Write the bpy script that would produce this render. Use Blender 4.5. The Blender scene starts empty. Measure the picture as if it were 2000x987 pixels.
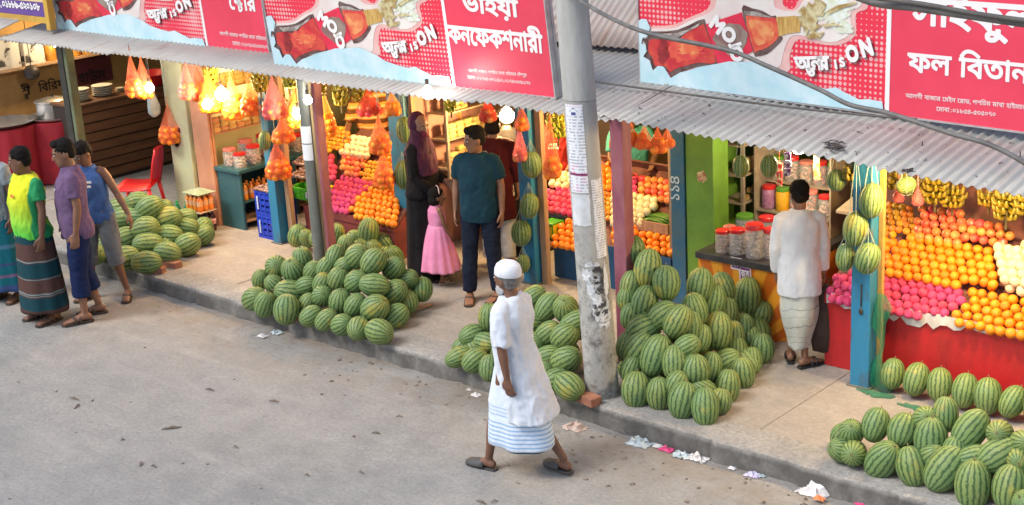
import bpy, bmesh, math, random
import numpy as np
from mathutils import Vector, Matrix, noise, geometry
random.seed(7); np.random.seed(7)
SC = bpy.context.scene
COL = SC.collection
PI = math.pi
R_ = math.radians

# ------------------------------------------------------------------ camera
CAM_H, F_PX, PITCH, ROLL, YAW = 4.75, 2832.0, R_(17.5), R_(3.3), R_(42.5)
CPOS = Vector((0, 0, CAM_H))
FWD = Vector((-math.sin(YAW)*math.cos(PITCH), math.cos(YAW)*math.cos(PITCH), -math.sin(PITCH)))
_r0 = Vector((math.cos(YAW), math.sin(YAW), 0)); _u0 = _r0.cross(FWD)
RGT = math.cos(ROLL)*_r0 - math.sin(ROLL)*_u0
UPV = math.sin(ROLL)*_r0 + math.cos(ROLL)*_u0
cam = bpy.data.cameras.new('camera'); cam.sensor_width = 36; cam.lens = 36*F_PX/2000
cam.clip_end = 2000; cam.clip_start = 0.05
cam_ob = bpy.data.objects.new('camera', cam); COL.objects.link(cam_ob)
cam_ob.matrix_world = Matrix(((RGT.x, UPV.x, -FWD.x, 0), (RGT.y, UPV.y, -FWD.y, 0), (RGT.z, UPV.z, -FWD.z, CAM_H), (0, 0, 0, 1)))
SC.camera = cam_ob

# ------------------------------------------------------------------ world, sun, exposure
SUN_EL, SUN_AZ = 52.0, 205.0        # degrees; azimuth clockwise from +Y
w = bpy.data.worlds.new('World'); SC.world = w; w.use_nodes = True
nt = w.node_tree; bg = nt.nodes['Background']
sky = nt.nodes.new('ShaderNodeTexSky'); sky.sky_type = 'NISHITA'; sky.sun_disc = False
sky.sun_elevation = R_(SUN_EL); sky.sun_rotation = R_(SUN_AZ)
sky.air_density = 1.0; sky.dust_density = 2.6; sky.ozone_density = 1.0
nt.links.new(sky.outputs[0], bg.inputs[0]); bg.inputs[1].default_value = 0.125
sl = bpy.data.lights.new('sun', 'SUN'); sl.energy = 1.25; sl.angle = R_(20); sl.color = (1.0, 0.97, 0.92)
so = bpy.data.objects.new('sun', sl); COL.objects.link(so)
_az = R_(SUN_AZ); _sd = Vector((math.sin(_az)*math.cos(R_(SUN_EL)), math.cos(_az)*math.cos(R_(SUN_EL)), math.sin(R_(SUN_EL))))
so.rotation_euler = _sd.to_track_quat('Z', 'Y').to_euler()
vs = SC.view_settings
vs.view_transform = 'Standard'; vs.look = 'None'; vs.gamma = 1.0; vs.use_curve_mapping = False
vs.exposure = 0.76
SC.cycles.use_denoising = True
SC.cycles.max_bounces = 8; SC.cycles.transparent_max_bounces = 16
SC.cycles.sample_clamp_indirect = 6.0

# ------------------------------------------------------------------ unprojection onto real planes
def ray(x, y): return FWD + RGT*((x-1000)/F_PX) - UPV*((y-493.5)/F_PX)
def gz(x, y, z): d = ray(x, y); return CPOS + d*((z-CAM_H)/d.z)
def gy(x, y, Y): d = ray(x, y); return CPOS + d*(Y/d.y)
def gx(x, y, X): d = ray(x, y); return CPOS + d*(X/d.x)
def gp(x, y, P, n): d = ray(x, y); return CPOS + d*(((Vector(P)-CPOS).dot(n))/d.dot(n))
def px(P):
    d = Vector(P)-CPOS; z = d.dot(FWD); return (1000+F_PX*d.dot(RGT)/z, 493.5-F_PX*d.dot(UPV)/z)
def mpp(P): return (Vector(P)-CPOS).dot(FWD)/F_PX      # metres per photo pixel at P

# ------------------------------------------------------------------ materials
MATS = {}
def nd(nt, t, **k):
    n = nt.nodes.new(t)
    for a, b in k.items(): setattr(n, a, b)
    return n
def mat(name, col, col2=None, scale=6.0, rough=0.7, bump=0.0, bscale=40.0, metal=0.0, vary=0.0, lo=0.4, hi=0.6, coat=0.0, trans=0.0, stretch=None, spec=0.5, detail=6.0):
    if name in MATS: return MATS[name]
    m = bpy.data.materials.new(name); m.use_nodes = True; MATS[name] = m
    nt = m.node_tree; b = nt.nodes['Principled BSDF']; L = nt.links.new
    b.inputs['Roughness'].default_value = rough; b.inputs['Metallic'].default_value = metal
    b.inputs['Specular IOR Level'].default_value = spec
    if coat: b.inputs['Coat Weight'].default_value = coat; b.inputs['Coat Roughness'].default_value = 0.15
    if trans: b.inputs['Transmission Weight'].default_value = trans
    tc = nd(nt, 'ShaderNodeTexCoord'); src = tc.outputs['Object']
    if stretch:
        mp = nd(nt, 'ShaderNodeMapping'); mp.inputs['Scale'].default_value = stretch; L(src, mp.inputs[0]); src = mp.outputs[0]
    out = None
    c = nd(nt, 'ShaderNodeRGB'); c.outputs[0].default_value = (*col, 1); out = c.outputs[0]
    if col2 is not None:
        n = nd(nt, 'ShaderNodeTexNoise'); n.inputs['Scale'].default_value = scale; n.inputs['Detail'].default_value = detail; n.inputs['Roughness'].default_value = 0.62
        L(src, n.inputs['Vector'])
        r = nd(nt, 'ShaderNodeMapRange'); r.inputs[1].default_value = lo; r.inputs[2].default_value = hi; L(n.outputs[0], r.inputs[0])
        mx = nd(nt, 'ShaderNodeMix', data_type='RGBA'); L(r.outputs[0], mx.inputs[0]); mx.inputs[6].default_value = (*col, 1); mx.inputs[7].default_value = (*col2, 1)
        out = mx.outputs[2]
    if vary:
        oi = nd(nt, 'ShaderNodeObjectInfo'); hs = nd(nt, 'ShaderNodeHueSaturation')
        r1 = nd(nt, 'ShaderNodeMapRange'); r1.inputs[3].default_value = 0.5-vary*0.06; r1.inputs[4].default_value = 0.5+vary*0.06; L(oi.outputs['Random'], r1.inputs[0])
        r2 = nd(nt, 'ShaderNodeMath', operation='FRACT'); mu = nd(nt, 'ShaderNodeMath', operation='MULTIPLY'); mu.inputs[1].default_value = 7.31; L(oi.outputs['Random'], mu.inputs[0]); L(mu.outputs[0], r2.inputs[0])
        r3 = nd(nt, 'ShaderNodeMapRange'); r3.inputs[3].default_value = 1-0.35*vary; r3.inputs[4].default_value = 1+0.3*vary; L(r2.outputs[0], r3.inputs[0])
        L(r1.outputs[0], hs.inputs['Hue']); L(r3.outputs[0], hs.inputs['Value']); L(out, hs.inputs['Color']); out = hs.outputs[0]
    L(out, b.inputs['Base Color'])
    if bump:
        n2 = nd(nt, 'ShaderNodeTexNoise'); n2.inputs['Scale'].default_value = bscale; n2.inputs['Detail'].default_value = 5; L(src, n2.inputs['Vector'])
        bp = nd(nt, 'ShaderNodeBump'); bp.inputs['Strength'].default_value = bump; bp.inputs['Distance'].default_value = 0.02; L(n2.outputs[0], bp.inputs['Height']); L(bp.outputs[0], b.inputs['Normal'])
    return m
def base_of(m): return m.node_tree.nodes['Principled BSDF']
def srgb(r, g, b):
    f = lambda c: (c/255/12.92) if c <= 10 else ((c/255+0.055)/1.055)**2.4
    return (f(r), f(g), f(b))
def emit(name, col, s):
    m = bpy.data.materials.new(name); m.use_nodes = True; b = base_of(m)
    b.inputs['Base Color'].default_value = (*col, 1); b.inputs['Emission Color'].default_value = (*col, 1); b.inputs['Emission Strength'].default_value = s
    m.cycles.emission_sampling = 'FRONT'
    return m

# ------------------------------------------------------------------ mesh builder
class MB:
    def __init__(s): s.v = []; s.f = []; s.m = []
    def add(s, vs, fs, mi=0):
        o = len(s.v); s.v += [tuple(v) for v in vs]; s.f += [tuple(i+o for i in f) for f in fs]; s.m += [mi]*len(fs); return s
    def box(s, c, d, rot=None, mi=0):
        vs = [Vector((x*d[0]/2, y*d[1]/2, z*d[2]/2)) for z in (-1, 1) for y in (-1, 1) for x in (-1, 1)]
        if rot is not None: vs = [rot @ v for v in vs]
        return s.add([v+Vector(c) for v in vs], [(0, 2, 3, 1), (4, 5, 7, 6), (0, 1, 5, 4), (2, 6, 7, 3), (0, 4, 6, 2), (1, 3, 7, 5)], mi)
    def bx(s, x0, x1, y0, y1, z0, z1, mi=0): return s.box(((x0+x1)/2, (y0+y1)/2, (z0+z1)/2), (abs(x1-x0), abs(y1-y0), abs(z1-z0)), None, mi)
    def loft(s, rings, mi=0, cap=True, close=True):
        n = len(rings[0]); vs = [p for r in rings for p in r]; fs = []
        for i in range(len(rings)-1):
            for j in range(n if close else n-1):
                a = i*n+j; b = i*n+(j+1) % n; fs.append((a, b, b+n, a+n))
        if cap: fs.append(tuple(range(n-1, -1, -1))); fs.append(tuple(range((len(rings)-1)*n, len(rings)*n)))
        return s.add(vs, fs, mi)
    def tube(s, pts, rad, n=10, mi=0, flat=None, cap=True):
        pts = [Vector(p) for p in pts]; rad = rad if isinstance(rad, (list, tuple)) else [rad]*len(pts)
        rings = []; px_ = None
        for i, p in enumerate(pts):
            t = (pts[min(i+1, len(pts)-1)]-pts[max(i-1, 0)])
            t = t.normalized() if t.length > 1e-9 else Vector((0, 0, 1))
            if px_ is None:
                a = Vector((1, 0, 0)) if abs(t.x) < 0.8 else Vector((0, 1, 0)); u = (a-t*a.dot(t)).normalized()
            else: u = px_-t*px_.dot(t); u = u.normalized() if u.length > 1e-6 else px_
            px_ = u; v = t.cross(u); r = rad[i]; rx, ry = r if isinstance(r, tuple) else (r, r)
            rings.append([p+u*(rx*math.cos(2*PI*k/n))+v*(ry*math.sin(2*PI*k/n)) for k in range(n)])
        return s.loft(rings, mi, cap)
    def cyl(s, p0, p1, r0, r1=None, n=16, mi=0): return s.tube([p0, p1], [r0, r0 if r1 is None else r1], n, mi)
    def lathe(s, c, prof, n=20, mi=0, cap=True):
        c = Vector(c); return s.loft([[c+Vector((r*math.cos(2*PI*k/n), r*math.sin(2*PI*k/n), z)) for k in range(n)] for r, z in prof], mi, cap)
    def ell(s, c, r, seg=16, rings=10, rot=None, mi=0):
        c = Vector(c); r = (r, r, r) if not isinstance(r, (tuple, list)) else r
        vs = [Vector((0, 0, r[2]))]
        for i in range(1, rings):
            t = PI*i/rings
            for k in range(seg): vs.append(Vector((r[0]*math.sin(t)*math.cos(2*PI*k/seg), r[1]*math.sin(t)*math.sin(2*PI*k/seg), r[2]*math.cos(t))))
        vs.append(Vector((0, 0, -r[2])))
        if rot is not None: vs = [rot @ v for v in vs]
        fs = [(0, 1+k, 1+(k+1) % seg) for k in range(seg)]
        for i in range(rings-2):
            for k in range(seg): a = 1+i*seg+k; b = 1+i*seg+(k+1) % seg; fs.append((a, a+seg, b+seg, b))
        o = 1+(rings-2)*seg; l = len(vs)-1
        fs += [(o+(k+1) % seg, o+k, l) for k in range(seg)]
        return s.add([v+c for v in vs], fs, mi)
    def prism(s, pts, z0, z1, mi=0, fr=None):
        # pts: 2D outline (possibly concave); fr maps (x,y,z) to 3D
        fr = fr or (lambda x, y, z: Vector((x, y, z)))
        n = len(pts); tris = geometry.tessellate_polygon([[Vector((p[0], p[1], 0)) for p in pts]])
        area = sum(pts[i][0]*pts[(i+1) % n][1]-pts[(i+1) % n][0]*pts[i][1] for i in range(n))
        if area < 0: pts = pts[::-1]; tris = geometry.tessellate_polygon([[Vector((p[0], p[1], 0)) for p in pts]])
        vs = [fr(p[0], p[1], z0) for p in pts]+[fr(p[0], p[1], z1) for p in pts]
        fs = [(i, (i+1) % n, n+(i+1) % n, n+i) for i in range(n)]
        for t in tris:
            a, b, c = t; ar = (pts[b][0]-pts[a][0])*(pts[c][1]-pts[a][1])-(pts[c][0]-pts[a][0])*(pts[b][1]-pts[a][1])
            if ar < 0: b, c = c, b
            fs.append((n+a, n+b, n+c)); fs.append((c, b, a))
        return s.add(vs, fs, mi)
    def build(s, name, mats, parent=None, smooth=False, bevel=0.0, world=True, angle=None):
        me = bpy.data.meshes.new(name); vs = s.v
        if parent is not None and world:
            iv = parent.matrix_basis.inverted(); pp = parent.parent
            if pp is not None: iv = iv @ pp.matrix_basis.inverted()
            vs = [tuple(iv @ Vector(v)) for v in vs]
        me.from_pydata(vs, [], s.f)
        mats = mats if isinstance(mats, (list, tuple)) else [mats]
        for m in mats: me.materials.append(m)
        if len(mats) > 1: me.polygons.foreach_set('material_index', s.m)
        if smooth:
            me.polygons.foreach_set('use_smooth', [True]*len(me.polygons))
            if angle: me.set_sharp_from_angle(angle=R_(angle))
        me.update()
        o = bpy.data.objects.new(name, me); COL.objects.link(o)
        if parent is not None: o.parent = parent
        if bevel:
            b = o.modifiers.new('bevel', 'BEVEL'); b.width = bevel; b.segments = 2; b.limit_method = 'ANGLE'
        return o
def tag(o, label=None, cat=None, group=None, kind=None):
    if label: o['label'] = label
    if cat: o['category'] = cat
    if group: o['group'] = group
    if kind: o['kind'] = kind
    return o
def thing(name, loc, label, cat, group=None, rz=0.0):
    o = bpy.data.objects.new(name, None); o.empty_display_size = 0.1; COL.objects.link(o)
    o.matrix_basis = Matrix.Translation(Vector(loc)) @ Matrix.Rotation(rz, 4, 'Z'); return tag(o, label, cat, group)
def kids(o): return [c for c in bpy.data.objects if c.parent == o]
def dup(src, kidmap, M, label=None, group=None):
    r = src.copy(); COL.objects.link(r); r.matrix_basis = M
    if label: r['label'] = label
    if group: r['group'] = group
    for ch, subs in kidmap:
        c = ch.copy(); COL.objects.link(c); c.parent = r
        for g in subs: d = g.copy(); COL.objects.link(d); d.parent = c
    return r
def kidmap(o): return [(c, kids(c)) for c in kids(o)]
def struct(o): o['kind'] = 'structure'; return o
G0 = 0.16     # top of the raised pavement
# ================================================================== SETTING
def ground_mat(name, cols, dirt=None, speck=True, y0=0, y1=0, scuff=False, grime_shade=False):
    m = bpy.data.materials.new(name); m.use_nodes = True; nt = m.node_tree; L = nt.links.new; b = base_of(m)
    tc = nd(nt, 'ShaderNodeTexCoord'); P = tc.outputs['Object']
    def nz(s, d=8, rgh=0.6, vec=None):
        n = nd(nt, 'ShaderNodeTexNoise'); n.inputs['Scale'].default_value = s; n.inputs['Detail'].default_value = d; n.inputs['Roughness'].default_value = rgh; L(vec or P, n.inputs['Vector']); return n.outputs[0]
    def rng(x, a, c, lo=0., hi=1.):
        r = nd(nt, 'ShaderNodeMapRange'); r.inputs[1].default_value = a; r.inputs[2].default_value = c; r.inputs[3].default_value = lo; r.inputs[4].default_value = hi; L(x, r.inputs[0]); return r.outputs[0]
    def mix(f, a, c):
        x = nd(nt, 'ShaderNodeMix', data_type='RGBA'); L(f, x.inputs[0])
        for i, q in ((6, a), (7, c)):
            if isinstance(q, tuple): x.inputs[i].default_value = (*q, 1)
            else: L(q, x.inputs[i])
        return x.outputs[2]
    def mul(a, c):
        x = nd(nt, 'ShaderNodeMath', operation='MULTIPLY'); L(a, x.inputs[0]); L(c, x.inputs[1]); return x.outputs[0]
    big = rng(nz(0.55, 6, .68), 0.40, 0.60); mid = rng(nz(3.2, 8), 0.38, 0.66); fine = rng(nz(30, 5, .8), 0.36, 0.66)
    c = mix(big, cols[0], cols[1]); c = mix(mid, c, cols[2])
    f2 = nd(nt, 'ShaderNodeMath', operation='MULTIPLY'); L(fine, f2.inputs[0]); f2.inputs[1].default_value = 0.62; c = mix(f2.outputs[0], c, cols[3])
    if dirt:
        sx = nd(nt, 'ShaderNodeSeparateXYZ'); L(P, sx.inputs[0])
        band = rng(sx.outputs[1], y0, y1)
        dn = rng(nz(1.7, 8, .7), 0.36, 0.6); dm = mul(band, dn); c = mix(dm, c, dirt)
        dn2 = rng(nz(9, 8, .75), 0.54, 0.70, 0, .7); dm2 = mul(band, dn2); c = mix(dm2, c, (dirt[0]*.45, dirt[1]*.42, dirt[2]*.4))
    if speck:
        v = nd(nt, 'ShaderNodeTexVoronoi'); v.inputs['Scale'].default_value = 5.5; v.inputs['Randomness'].default_value = 1; L(P, v.inputs['Vector'])
        sp = rng(v.outputs['Distance'], 0.05, 0.10, 1, 0); g = rng(nz(2.1, 3), 0.5, 0.6); sp = mul(sp, g); c = mix(sp, c, (0.09, 0.075, 0.06))
        pale = rng(nz(1.2, 9, .8, None), 0.6, 0.7); pm = nd(nt, 'ShaderNodeMath', operation='MULTIPLY'); L(pale, pm.inputs[0]); pm.inputs[1].default_value = .5; c = mix(pm.outputs[0], c, (0.5, 0.48, 0.45))
    if scuff:
        wv = nd(nt, 'ShaderNodeTexNoise'); wv.inputs['Scale'].default_value = 1.3; wv.inputs['Detail'].default_value = 6; L(P, wv.inputs[0]); mv = nd(nt, 'ShaderNodeMix', data_type='VECTOR'); mv.inputs[0].default_value = .35; L(P, mv.inputs[4]); L(wv.outputs[1], mv.inputs[5])
        st = nz(75, 3, .85); c = mix(rng(st, .60, .70, 0, .55), c, (cols[3][0]*.6, cols[3][1]*.6, cols[3][2]*.58)); c = mix(rng(st, .36, .28, 0, .5), c, (.46, .45, .42))
        mq = nd(nt, 'ShaderNodeMapping'); mq.inputs['Scale'].default_value = (1, 5, 1); mq.inputs['Rotation'].default_value = (0, 0, .12); L(P, mq.inputs[0]); c = mix(rng(nz(.8, 6, .7, mq.outputs[0]), .53, .66, 0, .35), c, (.40, .385, .355))
        sc_ = rng(nz(5.5, 10, .85), .57, .66, 0, .6); c = mix(sc_, c, (cols[3][0]*.75, cols[3][1]*.74, cols[3][2]*.72))
    if grime_shade:  # grime, plus the shade of the upright kerb face painted into the colour
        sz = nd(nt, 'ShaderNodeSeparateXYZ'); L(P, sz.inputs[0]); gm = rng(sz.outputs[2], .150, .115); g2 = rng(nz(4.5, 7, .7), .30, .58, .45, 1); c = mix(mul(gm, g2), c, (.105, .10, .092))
    L(c, b.inputs['Base Color']); b.inputs['Roughness'].default_value = 0.93; b.inputs['Specular IOR Level'].default_value = 0.25
    n1 = nz(24, 8, .7); bp = nd(nt, 'ShaderNodeBump'); bp.inputs['Strength'].default_value = 0.55; bp.inputs['Distance'].default_value = 0.02; L(n1, bp.inputs['Height']); L(bp.outputs[0], b.inputs['Normal'])
    return m
m_road = ground_mat('road_concrete', [(.315, .313, .296), (.264, .264, .254), (.358, .353, .332), (.178, .175, .165)], dirt=(.245, .21, .17), y0=7.1, y1=8.0, scuff=True)
m_pave = ground_mat('pavement_concrete', [(.33, .295, .255), (.285, .27, .25), (.37, .335, .295), (.21, .19, .17)], speck=False, scuff=True)
m_kerb = ground_mat('kerb_concrete', [(.34, .33, .305), (.26, .255, .24), (.40, .385, .35), (.12, .11, .10)], speck=False, grime_shade=True)

mb = MB(); mb.add([(-300, -250, -0.01), (250, -250, -0.01), (250, 300, -0.01), (-300, 300, -0.01)], [(0, 1, 2, 3)])
struct(mb.build('ground', mat('earth', (.22, .18, .14), (.16, .13, .10), 0.5)))
# road: gently uneven sheet
mb = MB(); xs = np.linspace(-40, 14, 180); ys = np.concatenate([np.linspace(-20, 2, 12), np.linspace(2.4, 8.2, 40)])
vs = []
for y in ys:
    for x in xs:
        z = 0.012*noise.noise(Vector((x*.6, y*.6, 0)))+0.006*noise.noise(Vector((x*2.2, y*2.2, 3)))
        vs.append((x, y, z*(1 if y < 7.9 else 0.5)))
nx = len(xs); mb.add(vs, [(j*nx+i, j*nx+i+1, (j+1)*nx+i+1, (j+1)*nx+i) for j in range(len(ys)-1) for i in range(nx-1)])
struct(mb.build('road', m_road, smooth=True))
# raised pavement and its worn kerb
KY = 8.10
_sl = [-40, -16.4, -13.95, -11.55, -9.30, -7.15, -5.35, -3.3, -1.2, 10]
for i in range(len(_sl)-1):
    mb = MB(); mb.bx(_sl[i]+.004, _sl[i+1]-.004, KY+0.335, 15, -0.05, G0-.003*(i % 2)); struct(mb.build('pavement', m_pave, bevel=.004))
mb = MB(); rings = []
x = -22.0; JOINTS = [-22+1.27*i+.2*math.sin(i*5.1) for i in range(26)]
while x < 8:
    jn = min(abs(x-j) for j in JOINTS); jg = .022*max(0, 1-jn/.035)
    chip = .05*max(0, noise.noise(Vector((x*3.6, 31, 0)))-.22)
    d1 = jg+chip+0.020*noise.noise(Vector((x*2.3, 0, 0)))+0.018*noise.noise(Vector((x*7, 4, 0))); d2 = 0.010*noise.noise(Vector((x*3.1, 9, 0)))+.006*noise.noise(Vector((x*11, 9, 0)))
    hz = G0+0.006-jg*.5-chip*.5+0.006*noise.noise(Vector((x*1.1, 2, 7)))
    rings.append([(x, KY+0.34, -.04), (x, KY+0.34, G0+0.003), (x, KY+.28, hz), (x, KY+0.022+d1+d2*.4, hz+d2*.4), (x, KY+0.006+d1, hz-0.012+d2*.6), (x, KY+d1-.008, 0.07+d2), (x, KY-0.02+d1*1.3, -.04)])
    x += 0.03
mb.loft(rings, cap=False, close=False); mb.f = [f[::-1] for f in mb.f]
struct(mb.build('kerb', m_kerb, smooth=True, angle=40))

# ------------------------------------------------------------------ market building
bld = thing('market_building', (-10, 12, G0), 'long row of open fruit and grocery shops under rusty corrugated iron roofs', 'building')
m_wall_pink = mat('wall_pink', (.50, .26, .22), (.42, .22, .18), 2, .8, .1)
m_wall_teal = mat('wall_teal', (.12, .33, .30), (.10, .26, .24), 2, .8, .1)
m_wall_ochre = mat('wall_ochre', (.46, .27, .09), (.34, .19, .06), 1.5, .8, .15)
m_wall_green = mat('wall_green', (.16, .34, .035), (.12, .26, .03), 2.5, .6, .1)
m_wall_pale = mat('wall_pale', (.47, .50, .30), (.40, .38, .24), 2.2, .8, .15, 12)
m_dark = mat('dark_wood', (.045, .030, .022), (.03, .02, .015), 5, .7)
def wall(name, x0, x1, y0, y1, z0, z1, m): mb = MB(); mb.bx(x0, x1, y0, y1, z0, z1); return mb.build(name, m, bld)
wall('back_wall', -30, 2, 13.0, 13.15, G0, 3.6, mat('wall_dim', (.30, .24, .19), (.24, .19, .15), 1.5, .85, .1))
wall('partition_wall', -18.2, -18.08, 9.5, 13, G0, 2.40, m_wall_ochre)
wall('partition_wall', -14.33, -14.2, 9.85, 13, G0, 2.40, m_wall_pale)
wall('partition_wall', -12.36, -12.30, 11.6, 13, G0, 2.40, m_wall_teal)
wall('partition_wall', -10.75, -10.66, 10.25, 13, G0, 2.40, m_wall_pink)
wall('partition_wall', -9.07, -9.02, 11.9, 13, G0, 2.40, m_wall_pink)
wall('partition_wall', -7.40, -7.30, 10.62, 13, G0, 2.40, m_wall_green)
wall('partition_wall', -2.1, -2.0, 9.7, 13, G0, 2.40, m_wall_pink)
mb = MB(); mb.bx(-30, 2, 10.35, 13, 2.405, 2.43); mb.build('ceiling', mat('ceiling_boards', (.20, .13, .08), (.13, .08, .05), 3, .8), bld)

def tin_mat(name, c1, c2, rust, speckle=0.0):
    m = bpy.data.materials.new(name); m.use_nodes = True; nt = m.node_tree; L = nt.links.new; b = base_of(m)
    tc = nd(nt, 'ShaderNodeTexCoord'); P = tc.outputs['Object']
    def nz(s, d, st=None):
        v = P
        if st: mp = nd(nt, 'ShaderNodeMapping'); mp.inputs['Scale'].default_value = st; L(P, mp.inputs[0]); v = mp.outputs[0]
        n = nd(nt, 'ShaderNodeTexNoise'); n.inputs['Scale'].default_value = s; n.inputs['Detail'].default_value = d; n.inputs['Roughness'].default_value = .65; L(v, n.inputs[0]); return n.outputs[0]
    def rng(x, a, c, h=1.):
        r = nd(nt, 'ShaderNodeMapRange'); r.inputs[1].default_value = a; r.inputs[2].default_value = c; r.inputs[4].default_value = h; L(x, r.inputs[0]); return r.outputs[0]
    def mix(f, a, c):
        x = nd(nt, 'ShaderNodeMix', data_type='RGBA'); L(f, x.inputs[0])
        for i, q in ((6, a), (7, c)):
            if isinstance(q, tuple): x.inputs[i].default_value = (*q, 1)
            else: L(q, x.inputs[i])
        return x.outputs[2]
    c = mix(rng(nz(1.3, 6), .35, .65), c1, c2)
    c = mix(rng(nz(2.2, 7, (4, .55, .55)), .54, .72, .7), c, rust)
    if speckle: c = mix(rng(nz(16, 4), .70-speckle*.05, .74-speckle*.05), c, (.10, .09, .08)); c = mix(rng(nz(3, 6, (1.5, 1, 1)), .6, .72, .55), c, (.30, .27, .24))
    L(c, b.inputs['Base Color']); b.inputs['Roughness'].default_value = .62; b.inputs['Metallic'].default_value = .25
    return m
m_tin = tin_mat('weathered_tin', (.40, .39, .365), (.33, .32, .30), (.27, .20, .15))
m_tin2 = tin_mat('grey_tin', (.43, .42, .39), (.355, .345, .32), (.30, .25, .20), 1.3)
m_tin3 = tin_mat('rusty_tin', (.42, .39, .36), (.36, .31, .28), (.28, .15, .09))
def corrugated(name, A, B, up, length, m, parent, pitch=0.08, amp=0.0125, jag=0.0, seed=0, ny=6, sag=0.012):
    A = Vector(A); B = Vector(B); up = Vector(up).normalized(); ex = B-A; W = ex.length; ex.normalize(); n = ex.cross(up).normalized()
    if n.z < 0: n = -n
    k = int(W/pitch*6); mb = MB(); vs = []
    sheet = 0.78
    for j in range(ny+1):
        for i in range(k+1):
            s = W*i/k; sh = int(s/sheet); rs = random.Random(sh+seed*100).uniform(-1, 1)
            off = jag*rs*(1-j/ny)
            t = length*j/ny+off
            h = amp*math.cos(2*PI*s/pitch)+sag*noise.noise(Vector((s*.7, t*1.2, seed)))+0.004*rs
            vs.append(A+ex*s+up*t+n*h)
    mb.add(vs, [(j*(k+1)+i, j*(k+1)+i+1, (j+1)*(k+1)+i+1, (j+1)*(k+1)+i) for j in range(ny) for i in range(k)])
    o = mb.build(name, m, parent, smooth=True); s = o.modifiers.new('thick', 'SOLIDIFY'); s.thickness = 0.003; s.offset = -1
    return o
def slope(a): return (0, math.cos(R_(a)), math.sin(R_(a)))
corrugated('awning_roof', (-16.3, 8.88, 2.285), (-7.02, 8.88, 2.235), slope(9), 2.6, m_tin, bld, jag=.02, seed=1)
corrugated('awning_roof', (-7.0, 8.86, 2.275), (-1.6, 8.86, 2.005), slope(8.5), 2.5, m_tin2, bld, jag=.008, seed=2)
corrugated('torn_roof_sheet', (-7.42, 8.93, 2.255), (-6.95, 8.93, 2.265), slope(9), 1.2, m_tin2, bld, seed=4)
corrugated('awning_roof', (-21.5, 8.9, 2.43), (-16.32, 8.9, 2.39), slope(14), 1.5, m_tin, bld, jag=.03, seed=3)
corrugated('upper_roof', (-22, 10.3, 2.515), (-1.0, 10.3, 2.515), slope(38), 2.6, m_tin3, bld, jag=.02, seed=5)
mb = MB()
mb.bx(-16.2, -7.1, 9.75, 9.82, 2.29, 2.345)
mb.build('roof_batten', m_dark, bld)
# dead leaves lying on the tin
m_leaf = mat('dead_leaf', (.06, .05, .04), (.03, .025, .02), 9, .9)
def debris(x, y, sx, sy, n, label):
    P0 = Vector((-5, 8.86, 2.20)); nn = Vector((0, -math.sin(R_(8.5)), math.cos(R_(8.5)))); mb = MB(); rs = random.Random(int(x))
    for i in range(n):
        p = gp(x+rs.uniform(-sx, sx), y+rs.uniform(-sy, sy), P0, nn)+Vector((0, 0, .012)); a = rs.uniform(0, 6.3); l = rs.uniform(.02, .045)
        mb.tube([p-Vector((math.cos(a)*l, math.sin(a)*l, 0)), p+Vector((0, 0, .01)), p+Vector((math.cos(a)*l, math.sin(a)*l, 0))], [(.002, .002), (.012, .004), (.002, .002)], 6)
    tag(mb.build('leaf_litter', m_leaf), label, 'leaf litter', kind='stuff')
debris(1630, 288, 16, 9, 26, 'dark dead leaves in a clump on the grey tin awning')
debris(1772, 338, 11, 4, 9, 'small dark twig curl near the lower edge of the tin awning')

# ------------------------------------------------------------------ lettering with the built-in font
_CDT = {}
def glyph_loops(ch, size=1.0):
    if ch in _CDT: return _CDT[ch]
    cu = bpy.data.curves.new('lettering_source', 'FONT'); cu.body = ch; cu.size = 1.0
    ob = bpy.data.objects.new('lettering_source', cu); COL.objects.link(ob); bpy.context.view_layer.update()
    dg = bpy.context.evaluated_depsgraph_get(); c2 = ob.evaluated_get(dg).to_curve(dg)
    loops = []
    for sp in c2.splines:
        pts = []
        if sp.type == 'BEZIER':
            bp = sp.bezier_points; n = len(bp)
            for i in range(n):
                a, b = bp[i], bp[(i+1) % n]
                seg = geometry.interpolate_bezier(a.co, a.handle_right, b.handle_left, b.co, 6)[:-1]
                if (a.handle_right-a.co).length < 1e-5 and (b.handle_left-b.co).length < 1e-5: seg = [a.co]
                pts += [(p[0], p[1]) for p in seg]
        else: pts = [(p.co[0], p.co[1]) for p in sp.points]
        if len(pts) > 2: loops.append(pts)
    ob.to_curve_clear() if hasattr(ob, 'to_curve_clear') else None
    bpy.data.objects.remove(ob); bpy.data.curves.remove(cu)
    _CDT[ch] = loops; return loops
def wind(P, loops):
    W = np.zeros(len(P), int)
    for l in loops:
        a = np.array(l); b = np.roll(a, -1, 0)
        x, y = P[:, 0:1], P[:, 1:2]
        cr = (b[:, 0]-a[:, 0])*(y-a[:, 1])-(x-a[:, 0])*(b[:, 1]-a[:, 1])
        up = (a[:, 1] <= y) & (b[:, 1] > y) & (cr > 0); dn = (a[:, 1] > y) & (b[:, 1] <= y) & (cr < 0)
        W += up.sum(1)-dn.sum(1)
    return W
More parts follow.
